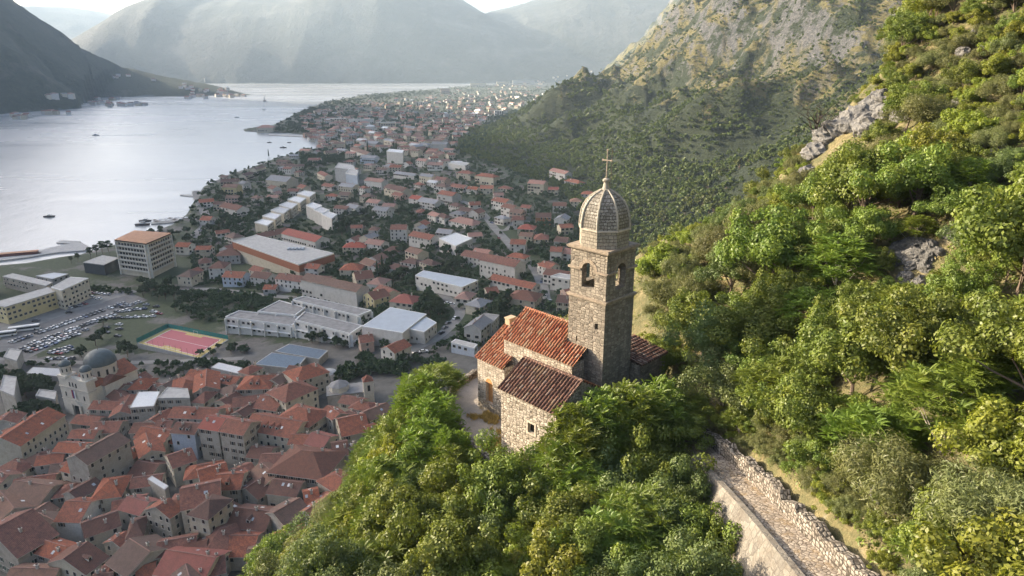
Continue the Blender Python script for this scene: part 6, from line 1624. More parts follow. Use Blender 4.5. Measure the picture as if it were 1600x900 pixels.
# sports court on its podium
def court():
    pts = [town_pt(x, y, 5) for x, y in [(213, 531), (262, 507), (355, 518), (310, 547)]]; g = 2.0; c = sum(pts, Vector()) / 4
    e = empty('sports_court', (c.x, c.y, g)); P = [(p.x - c.x, p.y - c.y) for p in pts]; P.reverse()
    if sum(P[i][0] * P[(i + 1) % 4][1] - P[(i + 1) % 4][0] * P[i][1] for i in range(4)) < 0: P.reverse()
    b = MB(); b.prism(P, -2, 5, 0); b.build('podium', WM['grey'], e)
    ins = [Vector(p) * .97 for p in P]
    def L(u, v): return (ins[0].lerp(ins[1], u)).lerp(ins[3].lerp(ins[2], u), v)
    def pat(nm, u0, u1, v0, v1, z, m):
        b = MB(); b.poly([(*L(u0, v0), z), (*L(u1, v0), z), (*L(u1, v1), z), (*L(u0, v1), z)]); return b.build(nm, m, e)
    yl = plain('court_yellow', (.42, .33, .12)); rd = plain('court_red', (.34, .10, .11), .8, .06, .1)
    pat('court_surface', 0, 1, 0, 1, 5.02, yl); pat('playing_area', .06, .94, .07, .93, 5.04, rd)
    pat('goal_area', .06, .16, .36, .64, 5.06, yl); pat('goal_area', .84, .94, .36, .64, 5.06, yl)
    for (u0, u1, v0, v1) in ((.495, .505, .07, .93), (.06, .94, .07, .08), (.06, .94, .92, .93), (.06, .07, .07, .93), (.93, .94, .07, .93)): pat('court_line', u0, u1, v0, v1, 5.08, M['paint'])
    for i in range(4):
        a, bb = Vector(P[i]), Vector(P[(i + 1) % 4]); m = int((bb - a).length / 4)
        for k in range(m): 
            q = a.lerp(bb, k / m); b = MB(); b.tube((q.x, q.y, 5), (q.x, q.y, 9), .05, .05, 5); b.build('fence_post', M['iron'], e)
    far = sorted(range(4), key=lambda i: -(P[i][1] + P[(i + 1) % 4][1]))[:2]
    for i in far:
        a, bb = Vector(P[i]), Vector(P[(i + 1) % 4]); b = MB(); b.poly([(*a, 5), (*bb, 5), (*bb, 7.4), (*a, 7.4)]); b.poly([(*(a * 1.003), 7.4), (*(bb * 1.003), 7.4), (*(bb * 1.003), 5), (*(a * 1.003), 5)]); b.build('windbreak', plain('teal_netting', (.03, .17, .16), .8), e)
    for (u, v) in ((.05, .5), (.95, .5)):
        q = L(u, v); d = (L(u, .6) - L(u, .4)).normalized() * 1.5; b = MB(); b.tube((*(q - d), 5), (*(q - d), 7), .06, .06, 5); b.tube((*(q + d), 5), (*(q + d), 7), .06, .06, 5); b.tube((*(q - d), 7), (*(q + d), 7), .06, .06, 5); b.build('goal', M['paint'], e)
    setp(e, 'raised sports court with a pink red floor and yellow edges', 'court'); BLD.append((e, 'x', 'x', 'court', (c.x, c.y), 20, 'x', 14, 5))
court()
# ------------------------------------------------------------------ far town, landmarks on the skyline
def far_houses():
    rng = random.Random(21); poly = [(486, 232), (492, 222), (478, 206), (470, 185), (515, 165), (560, 156), (620, 152), (690, 147), (760, 145), (830, 140), (905, 122), (912, 118), (880, 140), (800, 165), (745, 195), (715, 225), (700, 252), (640, 222), (600, 228), (520, 230)]
    n = 0; t = 0; placed = [(b[4], b[5]) for b in BLD]
    for (px, py) in [(520, 185), (548, 190), (600, 180), (640, 205), (655, 170), (700, 165)]:
        pass
    while n < 118 and t < 9000:
        t += 1
        py = 118 + (rng.random() ** .8) * 134; px = 470 + rng.random() * 445
        if not pin(px, py, poly): continue
        p = town_pt(px, py, 6)
        if p.x > np.interp(p.y, FY, FX) + 12: continue
        W = 9 + rng.random() * 4; L = 10 + rng.random() * 8; big = rng.random() < .14
        if big: L *= 1.9; W *= 1.2
        if any((p.x - c[0]) ** 2 + (p.y - c[1]) ** 2 < ((L / 2 + r) * .80) ** 2 for c, r in placed): continue
        placed.append(((p.x, p.y), L / 2)); a = rng.choice([-.25, -.1, .15, .5, 1.2, -.6]) + rng.random() * .2
        e1 = proj(p.x - math.cos(a) * L / 2, p.y - math.sin(a) * L / 2, p.z); e2 = proj(p.x + math.cos(a) * L / 2, p.y + math.sin(a) * L / 2, p.z)
        rf = rng.choice(['pinkish', 'red', 'brown', 'pinkish', 'grey', 'dark', 'white', 'brown']); wl_ = rng.choice(['white', 'cream', 'white', 'cream', 'grey', 'pink'])
        house(e1[0], e1[1], e2[0], e2[1], W, (9 if big else 5.5) + rng.random() * 4, rf, wl_, 'house', rng.random() < .35, chim=0, nwin=5 if py > 165 else 0, scale=1.6, gap=3.6, seed=n)
        n += 1
far_houses()
def slab_block(x0, x1, yb, h, wl_, a=0.0, D=14, kind='apartment_block'):
    """free standing block whose foot is seen at yb and whose front spans x0..x1 in the photo"""
    p = town_pt((x0 + x1) / 2, yb, 0); W = (x1 - x0) / F_PX * proj(p.x, p.y, p.z)[2]; c, s = math.cos(a), math.sin(a)
    P = [(-W / 2, 0), (W / 2, 0), (W / 2, D), (-W / 2, D)]; e = empty(kind, (p.x, p.y, max(p.z, 1.5)), a); mb = MB(); mb.prism(P, -4, h, 0); mb.build('wall', WM[wl_], e)
    mb = MB(); mb.prism([(u * 1.01, v * 1.01 - .2) for u, v in P], h - .1, h + .7, 0, bottom=True); mb.build('roof', M['concrete'], e)
    rng = random.Random(int(x0)); add_windows(e, P[0], P[1], 0, h - .3, 'wide', rng, 3.4, 5.0, 2.0 if p.y > 1500 else 1.6, 18)
    BLD.append((e, wl_, 'concrete', kind, (p.x, p.y + D / 2), max(W, D) * .55, 'flat', W, h))
for t_ in [(689, 703, 147, 26, 'pink'), (735, 760, 136, 22, 'cream'), (776, 796, 133, 20, 'cream'), (801, 836, 131, 22, 'grey'),
           (546, 584, 196, 14, 'white'), (588, 618, 203, 16, 'cream'), (516, 541, 193, 11, 'cream'), (651, 663, 168, 17, 'white'), (773, 787, 183, 15, 'white')]:
    slab_block(*t_, a=.12)
def fill_houses():
    rng = random.Random(55); placed = [(b[4], b[5]) for b in BLD]
    def run(poly, n, kind, wmin, wmax, lk, rfs, wls, nwin, slack, hrange):
        k = t = 0; xs = [p[0] for p in poly]; ys = [p[1] for p in poly]
        while k < n and t < n * 60:
            t += 1; px = rng.uniform(min(xs), max(xs)); py = rng.uniform(min(ys), max(ys))
            if not pin(px, py, poly): continue
            h = rng.uniform(*hrange); p = town_pt(px, py, h); W = rng.uniform(wmin, wmax); L = W * rng.uniform(*lk)
            if any((p.x - c[0]) ** 2 + (p.y - c[1]) ** 2 < ((L / 2 + r) * slack) ** 2 for c, r in placed): continue
            a = rng.choice([-.2, .1, .45, -.7, 1.2]) + rng.uniform(-.1, .1); placed.append(((p.x, p.y), L / 2))
            e1 = proj(p.x - math.cos(a) * L / 2, p.y - math.sin(a) * L / 2, p.z); e2 = proj(p.x + math.cos(a) * L / 2, p.y + math.sin(a) * L / 2, p.z)
            house(e1[0], e1[1], e2[0], e2[1], W, h, rng.choice(rfs), rng.choice(wls), kind, rng.random() < .3, chim=1 if kind != 'house' else 0, nwin=nwin, seed=k, gap=3.0, scale=1 if kind != 'house' else 1.3); k += 1
    run([(0, 640), (180, 585), (330, 575), (505, 560), (520, 600), (610, 630), (590, 660), (560, 720), (500, 820), (430, 850), (330, 905), (0, 905)], 60, 'old_town_house', 6, 9, (1.1, 1.6), ['red', 'dark', 'brown', 'red', 'red'], ['stone', 'stone', 'cream'], 10, .66, (5, 9))
    run([(340, 270), (480, 225), (640, 225), (720, 250), (850, 300), (900, 330), (900, 480), (700, 480), (560, 450), (420, 420), (300, 440), (280, 400), (300, 340)], 78, 'house', 8, 11, (1.1, 1.5), ['red', 'brown', 'pinkish', 'red', 'dark', 'grey'], ['white', 'cream', 'white', 'white'], 7, .92, (5, 8))
fill_houses()
def distant_houses():
    rng = np.random.RandomState(8); mb = MB(); B = np.array([b[4] for b in BLD]); Rr = np.array([b[5] for b in BLD]); n = t = 0
    poly = [(492, 226), (478, 206), (470, 185), (515, 168), (560, 160), (620, 154), (690, 148), (720, 139), (800, 131), (905, 115), (930, 108), (890, 142), (800, 170), (745, 200), (715, 225), (700, 262), (640, 240), (600, 240), (520, 236)]
    pl = []
    while n < 430 and t < 20000:
        t += 1; px = rng.uniform(470, 925); py = 110 + rng.rand() ** .9 * 150
        if not pin(px, py, poly): continue
        p = town_pt(px, py, 3)
        if p.x > np.interp(p.y, FY, FX) + 12: continue
        W = rng.uniform(8, 11); L = W * rng.uniform(1.1, 1.6); h = rng.uniform(5, 9); rh = h + W * .22
        if (np.hypot(B[:, 0] - p.x, B[:, 1] - p.y) < Rr * .8 + 5).any() or any((p.x - a) ** 2 + (p.y - b) ** 2 < 120 for a, b in pl): continue
        pl.append((p.x, p.y)); n += 1; a = rng.uniform(-.8, .8); c, s = math.cos(a), math.sin(a); g = max(Tt(p.x, p.y), 1)
        def q(u, v, z): return (p.x + u * c - v * s, p.y + u * s + v * c, g + z)
        hl, hw = L / 2, W / 2; C = [(-hl, -hw), (hl, -hw), (hl, hw), (-hl, hw)]; wi = int(rng.randint(2)); ri = 2 + int(rng.randint(3))
        for i in range(4): u, v = C[i], C[(i + 1) % 4]; mb.poly([q(*u, -3), q(*v, -3), q(*v, h), q(*u, h)], wi)
        mb.poly([q(hl, -hw, h), q(hl, hw, h), q(hl, 0, rh)], wi); mb.poly([q(-hl, hw, h), q(-hl, -hw, h), q(-hl, 0, rh)], wi)
        for sg in (-1, 1): mb.poly([q(-hl - .3, sg * (hw + .4), h - .1), q(hl + .3, sg * (hw + .4), h - .1), q(hl + .3, 0, rh + .1), q(-hl - .3, 0, rh + .1)][::-sg], ri)
        for sg, rot in ((-1, 0),):
            for k in range(3):
                u = -hl + (k + .5) * L / 3; mb.poly([q(u - .7, -hw - .05, h - 2.6), q(u + .7, -hw - .05, h - 2.6), q(u + .7, -hw - .05, h - 1.0), q(u - .7, -hw - .05, h - 1.0)], 5)
        DH.append(((p.x, p.y), L / 2))
    o = mb.build('distant_houses', [WM['white'], WM['cream'], RM['pinkish'], RM['red'], RM['brown'], M['pane']]); setp(o, 'the many tiny hazy houses filling the far end of the town', None, None, 'stuff')
DH = []
distant_houses()
def mast():
    p = town_pt(711, 142, 0); e = empty('radio_mast', (p.x, p.y, p.z), 0); b = MB(); b.tube((0, 0, 0), (0, 0, 55), 1.0, .35, 6); b.build('pole', M['iron'], e)
    b = MB()
    for z in (20, 35, 48): b.tube((0, 0, z), (0, 0, z + .8), 1.8, 1.8, 8)
    b.build('antenna_ring', M['concrete'], e); setp(e, 'thin tall radio mast on the skyline beside the pink tower block', 'mast')
mast()
def shore_houses():
    rng = random.Random(33); spots = []
    for (x0, y0, x1, y1, n) in [(0, 181, 45, 174, 7), (50, 174, 110, 171, 5), (72, 145, 112, 147, 7), (140, 157, 238, 162, 18), (150, 152, 200, 153, 6), (165, 114, 205, 119, 4), (238, 121, 245, 122, 1), (268, 129, 300, 136, 6), (290, 146, 330, 150, 8), (300, 136, 355, 142, 12), (335, 147, 392, 148, 12), (345, 140, 362, 143, 3)]:
        for k in range(n): spots.append((x0 + (x1 - x0) * rng.random(), y0 + (y1 - y0) * (k + .5) / n + (rng.random() - .5) * 2))
    for i, (px, py) in enumerate(spots):
        p = town_pt(px, py, 4)
        if p.z < 3: py -= 1
        W = 10 + 5 * rng.random(); dx = 1067 * (W * .75) / p.y
        house(px - dx, py, px + dx, py + (rng.random() - .5) * .6, W, 6 + 4 * rng.random(), rng.choice(['pinkish', 'brown', 'grey', 'red']), rng.choice(['white', 'cream', 'white']), 'shore_house', rng.random() < .3, chim=0, nwin=0, seed=i)
    p = town_pt(320, 128, 0); e = empty('shore_church_tower', (p.x, p.y, p.z), .3); b = MB(); b.box(-4, 4, -4, 4, -3, 26); b.build('shaft', WM['cream'], e); b = MB(); b.lathe([(5.5, 26), (0, 36)], 4, ph=math.pi / 4); b.build('spire', RM['brown'], e)
    setp(e, 'tiny pointed church tower above the point on the far shore', 'tower')
shore_houses()
# spit house
house(403, 196, 428, 195, 22, 9, 'pinkish', 'cream', 'waterfront_mansion', True, chim=1, nwin=6, scale=2.0)
setp(BLD[-1][0], 'broad cream mansion alone at the tip of the wooded spit', 'house')

# ------------------------------------------------------------------ trees of the town and the middle hillside
BC = np.array([b[4] for b in BLD] + [d[0] for d in DH]); BR = np.array([b[5] for b in BLD] + [d[1] for d in DH])
ROADS = [o for o in scene.objects if o.name.startswith(('road', 'street', 'car_park', 'school_yard'))]
RP = []
for o in ROADS:
    if o.name.startswith('road'): RP += [(v.co.x, v.co.y) for v in o.data.vertices]
RP = np.array(RP)
FLATP = [[(v.co.x, v.co.y) for v in o.data.vertices if v.co.z > 2.0][:40] for o in ROADS if not o.name.startswith('road')]
TOWN_T = []
def free(x, y, r, slack=.8):
    d = np.hypot(BC[:, 0] - x, BC[:, 1] - y)
    if (d < BR * slack + r * .45).any(): return False
    if len(RP) and (np.hypot(RP[:, 0] - x, RP[:, 1] - y) < 3.2 + r * .4).any(): return False
    return True
NTREE = [0]
OVER = []
def tree_at(x, y, s, kind='town', name='broadleaf_tree', sz=1.0, rng=random):
    if kind == 'town':
        NTREE[0] += 1
        if NTREE[0] > 292: OVER.append((x, y, s)); return None
    z = max(Tt(x, y), 1.0)
    e = plant(kind, name, x, y, z - .3, s, rng.random() * 6.28, int(rng.random() * 3), sz); TOWN_T.append((e, kind, s)); return e
def town_trees():
    rng = random.Random(17); pl = []
    dense = [([(325, 298), (420, 262), (482, 262), (500, 300), (478, 306), (425, 322), (398, 345), (352, 345)], 46, .9), ([(318, 350), (345, 335), (402, 350), (398, 372), (340, 378)], 16, 1.0), ([(520, 335), (560, 305), (602, 330), (596, 362), (560, 370), (528, 362)], 20, 1.1),
             ([(572, 392), (600, 385), (740, 392), (745, 402), (725, 425), (650, 428), (645, 445), (600, 448), (588, 430)], 34, .95), ([(650, 462), (700, 455), (706, 490), (668, 492)], 10, 1.15), ([(758, 455), (812, 462), (815, 500), (765, 500)], 12, 1.15),
             ([(205, 440), (262, 432), (305, 440), (285, 490), (262, 482), (235, 470)], 16, 1.0), ([(20, 580), (78, 595), (85, 640), (25, 655)], 18, 1.05), ([(448, 505), (545, 512), (545, 540), (455, 530)], 14, .75), ([(226, 352), (285, 342), (320, 360), (290, 380), (232, 368)], 14, .85),
             ([(400, 196), (500, 200), (505, 208), (432, 205)], 22, 1.1), ([(500, 160), (560, 148), (690, 140), (700, 144), (560, 160), (515, 170)], 50, 1.25), ([(455, 186), (500, 165), (505, 185), (470, 192)], 12, 1.1), ([(690, 240), (720, 215), (760, 250), (800, 270), (830, 262), (840, 280), (800, 300), (740, 262)], 30, 1.0),
             ([(860, 300), (905, 320), (905, 400), (880, 350), (830, 312)], 16, .9), ([(500, 270), (540, 262), (530, 300), (505, 300)], 10, .9), ([(640, 325), (720, 325), (700, 355), (600, 340)], 18, .8), ([(820, 385), (855, 375), (850, 400), (830, 410)], 8, .7), ([(0, 455), (30, 430), (-20, 480), (-40, 440)], 6, 1.0),
             ([(232, 572), (330, 570), (545, 575), (540, 582), (240, 580)], 12, .55), ([(345, 540), (395, 540), (390, 555), (240, 568)], 14, .5), ([(540, 590), (620, 585), (640, 570), (560, 565)], 8, .5)]
    for (px, py, s) in [(150, 540, 1.05), (128, 558, .9), (160, 530, 1.0), (200, 558, 1.1), (195, 548, .9), (162, 507, .6), (292, 492, 1.0), (275, 486, .9), (352, 460, .7), (405, 478, .6), (372, 470, .5), (462, 462, .7), (640, 530, .6), (10, 565, .9), (675, 555, .4), (618, 560, .4)]:
        p = town_pt(px, py, 0); tree_at(p.x, p.y, s, rng=rng)
    for poly, n, s in sorted(dense, key=lambda q: -q[0][0][1]):
        P = [(float(a), float(b)) for a, b in poly]; xs = [p[0] for p in P]; ys = [p[1] for p in P]; k = t = 0
        while k < n and t < n * 25:
            t += 1; px = rng.uniform(min(xs), max(xs)); py = rng.uniform(min(ys), max(ys))
            if not pin(px, py, P): continue
            sc = s * rng.uniform(.7, 1.25); p = town_pt(px, py, 3 * sc)
            if not free(p.x, p.y, 3 * sc, .6): continue
            if any((p.x - a) ** 2 + (p.y - b) ** 2 < ((sc + c) * 1.7) ** 2 for a, b, c in pl): continue
            pl.append((p.x, p.y, sc)); tree_at(p.x, p.y, sc, sz=rng.uniform(.85, 1.25), rng=rng); k += 1
    for (px, py, s) in [(575, 240, 1.6), (572, 236, 1.4), (620, 242, 1.5), (616, 236, 1.2), (420, 262, .9), (545, 170, 1.2), (648, 448, .9), (652, 440, 1.0), (590, 436, 1.0), (598, 430, 1.1), (700, 440, .8), (612, 425, 1.0), (420, 245, .9)]:
        p = town_pt(px, py, 0); tree_at(p.x, p.y, s, 'cypress', 'cypress_tree', rng=rng)
    for (px, py, s) in [(122, 410, .62), (112, 412, .5), (142, 405, .8), (162, 400, 1.0), (172, 398, .95), (212, 380, .8), (152, 402, .85)]:
        p = town_pt(px, py, 0); tree_at(p.x, p.y, s, 'pine', 'umbrella_pine', rng=rng)
    # loose planting between the houses
    t = k = 0; cap = 150
    far = []
    while t < 12000:
        t += 1; py = 142 + rng.random() ** .9 * 400; px = 300 + rng.random() * 620
        if py > 500 and px < 560: continue
        if px < 500 and py < 232: continue
        sc = rng.uniform(.45, 1.0); p = town_pt(px, py, 2)
        if p.z < 2.3 or Tt(p.x, p.y) < 1.8: continue
        if p.x > np.interp(p.y, FY, FX) + 10: continue
        if not free(p.x, p.y, 3 * sc, .75): continue
        if any((p.x - a) ** 2 + (p.y - b) ** 2 < ((sc + c) * 2.0) ** 2 for a, b, c in pl): continue
        pl.append((p.x, p.y, sc)); far.append((p.x, p.y, sc))
    for (x0, y0, x1, y1, w, sc, n) in [(40, 571, 300, 571, 4, .5, 110), (300, 570, 560, 590, 6, .6, 110), (540, 588, 640, 575, 10, .8, 50), (640, 560, 700, 575, 10, .6, 30), (180, 585, 560, 600, 8, .5, 50), (560, 560, 640, 590, 10, .7, 40), (235, 450, 420, 480, 12, .7, 60), (0, 590, 90, 650, 12, 1.0, 30), (130, 452, 205, 458, 6, .5, 40)]:
        for k in range(n):
            u = rng.random(); p = town_pt(x0 + (x1 - x0) * u, y0 + (y1 - y0) * u + rng.uniform(-w, w) * .6, 0)
            if free(p.x, p.y, 1.5 * sc, .7): far.append((p.x, p.y, sc * rng.uniform(.6, 1.2)))
    r = np.random.RandomState(66); N = 26000; rr = np.exp(r.uniform(math.log(1050), math.log(4600), N)); az = np.radians(r.uniform(-17, 8, N)); x = rr * np.sin(az); y = rr * np.cos(az)
    z = Tfast(x, y); ok = (z > 1.9) & (x < np.interp(y, FY, FX) + 20) & (y < 4900); px_ = 800 + F_PX * x / (y * CT - (z - CAM_H) * ST); ok &= (px_ > 370)
    for c, q in zip(BC, BR): ok &= np.hypot(x - c[0], y - c[1]) > q * .8 + 3
    dn = fbm(x / 160., y / 160., 3, 171); ok &= (r.rand(N) < np.clip((dn - .34) * 3.2, .12, .9))
    for a_, b_, c_ in zip(x[ok], y[ok], r.uniform(.7, 1.3, N)[ok]): far.append((a_, b_, c_))
    sp_ = [(432, 198), (466, 178), (500, 165), (560, 151), (690, 141), (690, 146), (560, 159), (512, 172), (505, 204), (450, 204)]
    k = 0
    while k < 330:
        px, py = rng.uniform(430, 690), rng.uniform(140, 206)
        if not pin(px, py, sp_): continue
        p = town_pt(px, py, 0); k += 1
        if free(p.x, p.y, 2, .6): far.append((p.x, p.y, rng.uniform(.9, 1.6)))
    for k in range(60):
        p = at_z(rng.uniform(388, 505), 0, 0) if False else town_pt(rng.uniform(430, 505), rng.uniform(199, 210), 0)
        far.append((p.x, p.y, rng.uniform(.9, 1.5)))
    return far + OVER
FAR = town_trees()
def clump(nq, R_, H_, sx, seed):
    r = np.random.RandomState(seed); q, _ = blob_crown(r, R_, H_, 14, nq, sx, sx * .75, .0, .8); return q
def stuff_trees(name, pts, mat, label, nq, sx, seed):
    r = np.random.RandomState(seed); tm = [clump(nq, 3.6, 6.2, sx, seed + k) for k in range(5)]; out = []
    for i, (x, y, z, s) in enumerate(pts):
        q = tm[i % 5]; a = r.rand() * 6.28; c, sn = math.cos(a), math.sin(a)
        rot = np.array([[c, -sn, 0], [sn, c, 0], [0, 0, 1]]); out.append((q.reshape(-1, 3) @ rot.T) * s * [1, 1, .8 + .5 * r.rand()] + [x, y, z - .4])
    co = np.concatenate(out); f = np.arange(len(co)).reshape(-1, 4)
    o = link(name, mesh_np(name, co, f, [LM[mat]])); setp(o, label, None, None, 'stuff'); return o
stuff_trees('garden_trees', [(x, y, max(Tt(x, y), 1), s * 1.1) for x, y, s in FAR], 'dark', 'small dark garden trees filling the gaps between the houses', 170, .62, 900)
def hill_trees():
    r = np.random.RandomState(77); N = 60000
    rr = np.exp(r.uniform(math.log(380), math.log(2600), N)); az = np.radians(r.uniform(-9, 44, N)); x = rr * np.sin(az); y = rr * np.cos(az)
    z = T_town(x, y); tn = T_near(x, y); foot = np.interp(y, FY, FX); s = x - foot
    d = y * CT - (z - CAM_H) * ST; px = 800 + F_PX * x / d; py = 450 - F_PX * ((y * ST + (z - CAM_H) * CT) / d)
    nz = fbm(x / 60., y / 60., 4, 131); edge = 84 + (fbm(x / 110., y / 150., 3, 141) - .45) * 240 + .06 * (y - 600)
    pr = np.where(z < edge, 1.0, .34 + .9 * (nz > .50))
    pr = np.where((z < edge) & (nz < .40) & (z > 55), .12, pr)
    ok = (s > -25) & (tn < z) & (px > 640) & (px < 1640) & (py > -40) & (py < 420) & (r.rand(N) < pr)
    free_ = np.ones(N, bool)
    for c, q in zip(BC, BR):
        free_ &= (np.hypot(x - c[0], y - c[1]) > q * .9 + 2)
    ok &= free_
    idx = np.where(ok)[0]; cell = {}; keep = []
    for i in idx:
        sz = (.7 + .75 * r.rand()) * (1.0 if z[i] < edge[i] else .5) * (1 + max(0, rr[i] - 900) / 2200.)
        g = 3.9 * sz; k = (int(x[i] // 14), int(y[i] // 14)); bad = False
        for a in (-1, 0, 1):
            for b in (-1, 0, 1):
                for (u, v, w) in cell.get((k[0] + a, k[1] + b), ()):
                    if (u - x[i]) ** 2 + (v - y[i]) ** 2 < ((g + w) * .5) ** 2: bad = True; break
                if bad: break
            if bad: break
        if bad: continue
        cell.setdefault(k, []).append((x[i], y[i], g)); keep.append((rr[i] / sz, x[i], y[i], z[i], sz, px[i], py[i]))
    keep.sort()
    # those behind the church dome or hidden by the near slope count as seen too; the 290 largest are things
    vis = [k for k in keep]
    ind, rest = vis[:290], vis[290:]
    rng = random.Random(3)
    for (_, x_, y_, z_, s_, a, b) in ind:
        e = plant('hill', 'hillside_tree', x_, y_, z_ - .3, s_, rng.random() * 6.28, int(rng.random() * 3), rng.uniform(.8, 1.3)); HILL.append((e, 'hill', s_))
    nearr = [(k[1], k[2], k[3], k[4]) for k in rest]
    print('HILL', len(ind), len(rest))
    stuff_trees('hillside_woodland', nearr, 'mid', 'mass of rounded green trees and scrub covering the lower mountain side', 130, .8, 950)
HILL = []
hill_trees()
def bare_tree():
    p = next((q for q in (near_pt(1258 + 3 * i, 205 + 3 * i) for i in range(20)) if q is not None), None)
    r = np.random.RandomState(3); tips = unit(r, 26) * [2.6, 2.6, 1.6]; tips[:, 2] = np.abs(tips[:, 2]) + 2.6; b = trunk_mb(r, 5, tips, .16)
    e = empty('bare_tree', p, 0); b.build('trunk', M['bark_dark'], e); tw = MB()
    for t in tips:
        for k in range(4): tw.tube(t, t + r.normal(size=3) * .55, .02, .008, 4, caps=False)
    tw.build('twigs', M['bark_dark'], e); setp(e, 'leafless dark twisted tree alone on the grassy slope above the rocks', 'tree')
M['bark_dark'] = plain('dark_bark', (.04, .03, .025), .9, .2)
bare_tree()

# ------------------------------------------------------------------ vehicles
CARC = {'white': (.62, .62, .60), 'silver': (.34, .35, .36), 'dark grey': (.06, .062, .068), 'black': (.018, .018, .02), 'blue': (.05, .08, .16), 'red': (.22, .03, .03)}
def car_meshes():
    out = {}
    def prof_mesh(pr, w0, w1, nm, m):
        mb = MB(); n = len(pr)
        for i in range(n):
            a, b = pr[i], pr[(i + 1) % n]; wa = w1 if a[1] > .95 else w0; wb = w1 if b[1] > .95 else w0
            mb.poly([(a[0], -wa, a[1]), (b[0], -wb, b[1]), (b[0], wb, b[1]), (a[0], wa, a[1])])
        mb.poly([(p[0], -(w1 if p[1] > .95 else w0), p[1]) for p in pr][::-1]); mb.poly([(p[0], (w1 if p[1] > .95 else w0), p[1]) for p in pr]); return mb.mesh(nm, [m])
    body = [(-2.15, .32), (-2.2, .75), (-1.95, .92), (-1.2, .95), (1.0, .93), (1.95, .78), (2.2, .6), (2.2, .32)]
    for k, c in CARC.items():
        m = plain('car_paint_' + k.replace(' ', '_'), c, .3, .03, 1, spec=.5); b = prof_mesh(body, .86, .86, 'body', m)
        r = MB(); r.poly([(-1.25, -.56, 1.47), (.15, -.56, 1.47), (.15, .56, 1.47), (-1.25, .56, 1.47)]); out[k] = (b, r.mesh('roof', [m]))
    g = MB(); B = [(-1.85, -.80, .93), (.95, -.80, .93), (.95, .80, .93), (-1.85, .80, .93)]; Tp = [(-1.3, -.58, 1.46), (.2, -.58, 1.46), (.2, .58, 1.46), (-1.3, .58, 1.46)]
    for i in range(4): g.poly([B[i], B[(i + 1) % 4], Tp[(i + 1) % 4], Tp[i]])
    g.poly(Tp); glass = g.mesh('glass', [M['pane']])
    w = MB(); w.tube((0, -.11, 0), (0, .11, 0), .32, .32, 12); wheel = w.mesh('wheel', [M['dark']])
    return out, glass, wheel
CM, GLASS, WHEEL = car_meshes()
CARS = []
def car(px, py, rz, col, name='parked_car'):
    p = town_pt(px, py, .5); z = max(Tt(p.x, p.y), 1.2) + .06
    e = empty(name, (p.x, p.y, z), rz); b, r = CM[col]
    link('body', b, e); link('glass', GLASS, e); link('roof', r, e)
    for sx in (-1.35, 1.35):
        for sy in (-.78, .78): link('wheel', WHEEL, e, (sx, sy, .32))
    CARS.append((e, col)); return e
def cars():
    rng = random.Random(9); cols = ['white'] * 6 + ['silver'] * 5 + ['dark grey'] * 4 + ['black'] * 4 + ['blue'] * 2 + ['red']
    rows = [((19, 534), (192, 474), 27), ((49, 537), (176, 492), 19), ((27, 548), (140, 513), 17), ((45, 549), (84, 536), 6), ((80, 551), (108, 542), 5), ((92, 552), (110, 546), 3), ((77, 561), (112, 560), 4), ((183, 487), (224, 482), 6),
            ((176, 497), (238, 494), 6), ((186, 507), (186, 514), 2), ((166, 512), (166, 519), 2), ((228, 476), (244, 479), 2), ((240, 487), (249, 490), 2), ((184, 525), (185, 526), 1), ((108, 481), (132, 475), 4), ((143, 464), (154, 467), 2), ((145, 458), (168, 460), 4),
            ((64, 541), (120, 522), 8), ((192, 480), (216, 472), 4), ((136, 505), (160, 496), 4)]
    for (a, b, n) in rows:
        for k in range(n):
            if n > 5 and rng.random() < .06: continue
            u = k / max(n - 1, 1); car(a[0] + (b[0] - a[0]) * u, a[1] + (b[1] - a[1]) * u, R(rng.choice([0, 180]) - 12) + rng.uniform(-.06, .06), rng.choice(cols))
    for (px, py, r) in [(108, 488, 20), (56, 501, 15), (700, 505, 60), (712, 497, 60), (695, 512, 60), (722, 478, -20), (650, 552, 30), (662, 549, 20), (642, 557, 40), (705, 440, 10), (715, 436, 60), (706, 475, 10), (780, 372, -60), (846, 440, 85), (768, 348, -60), (700, 474, 5), (690, 470, 5), (660, 520, 60), (690, 520, 60),
                        (318, 372, 80), (312, 360, 75), (322, 352, 70), (308, 382, 80), (300, 377, 80), (326, 384, 20), (560, 490, -10), (530, 478, -10), (470, 466, -5), (345, 455, 0), (295, 456, 0), (395, 462, 0), (860, 470, 85), (852, 462, 85)]:
        car(px, py, R(r), rng.choice(cols), 'parked_car')
cars()
def bus(px, py, rz, L, lab):
    p = town_pt(px, py, 1.5); e = empty('bus', (p.x, p.y, 2.1), rz); b = MB(); b.box(-L / 2, L / 2, -1.25, 1.25, .35, 3.1); b.build('body', M['paint'], e)
    b = MB(); b.box(-L / 2 - .02, L / 2 + .02, -1.27, 1.27, 1.4, 2.5); b.build('glass', M['pane'], e)
    w = MB(); w.tube((0, -.15, 0), (0, .15, 0), .5, .5, 12); wm = w.mesh('wheel', [M['dark']])
    for sx in (-L * .32, L * .34):
        for sy in (-1.15, 1.15): link('wheel', wm, e, (sx, sy, .5))
    setp(e, lab, 'bus')
bus(38, 513, R(24), 15, 'long white bus with dark windows parked beside the yellow building'); bus(6, 522, R(24), 12, 'white bus cut off by the edge of the picture beside the longer bus')
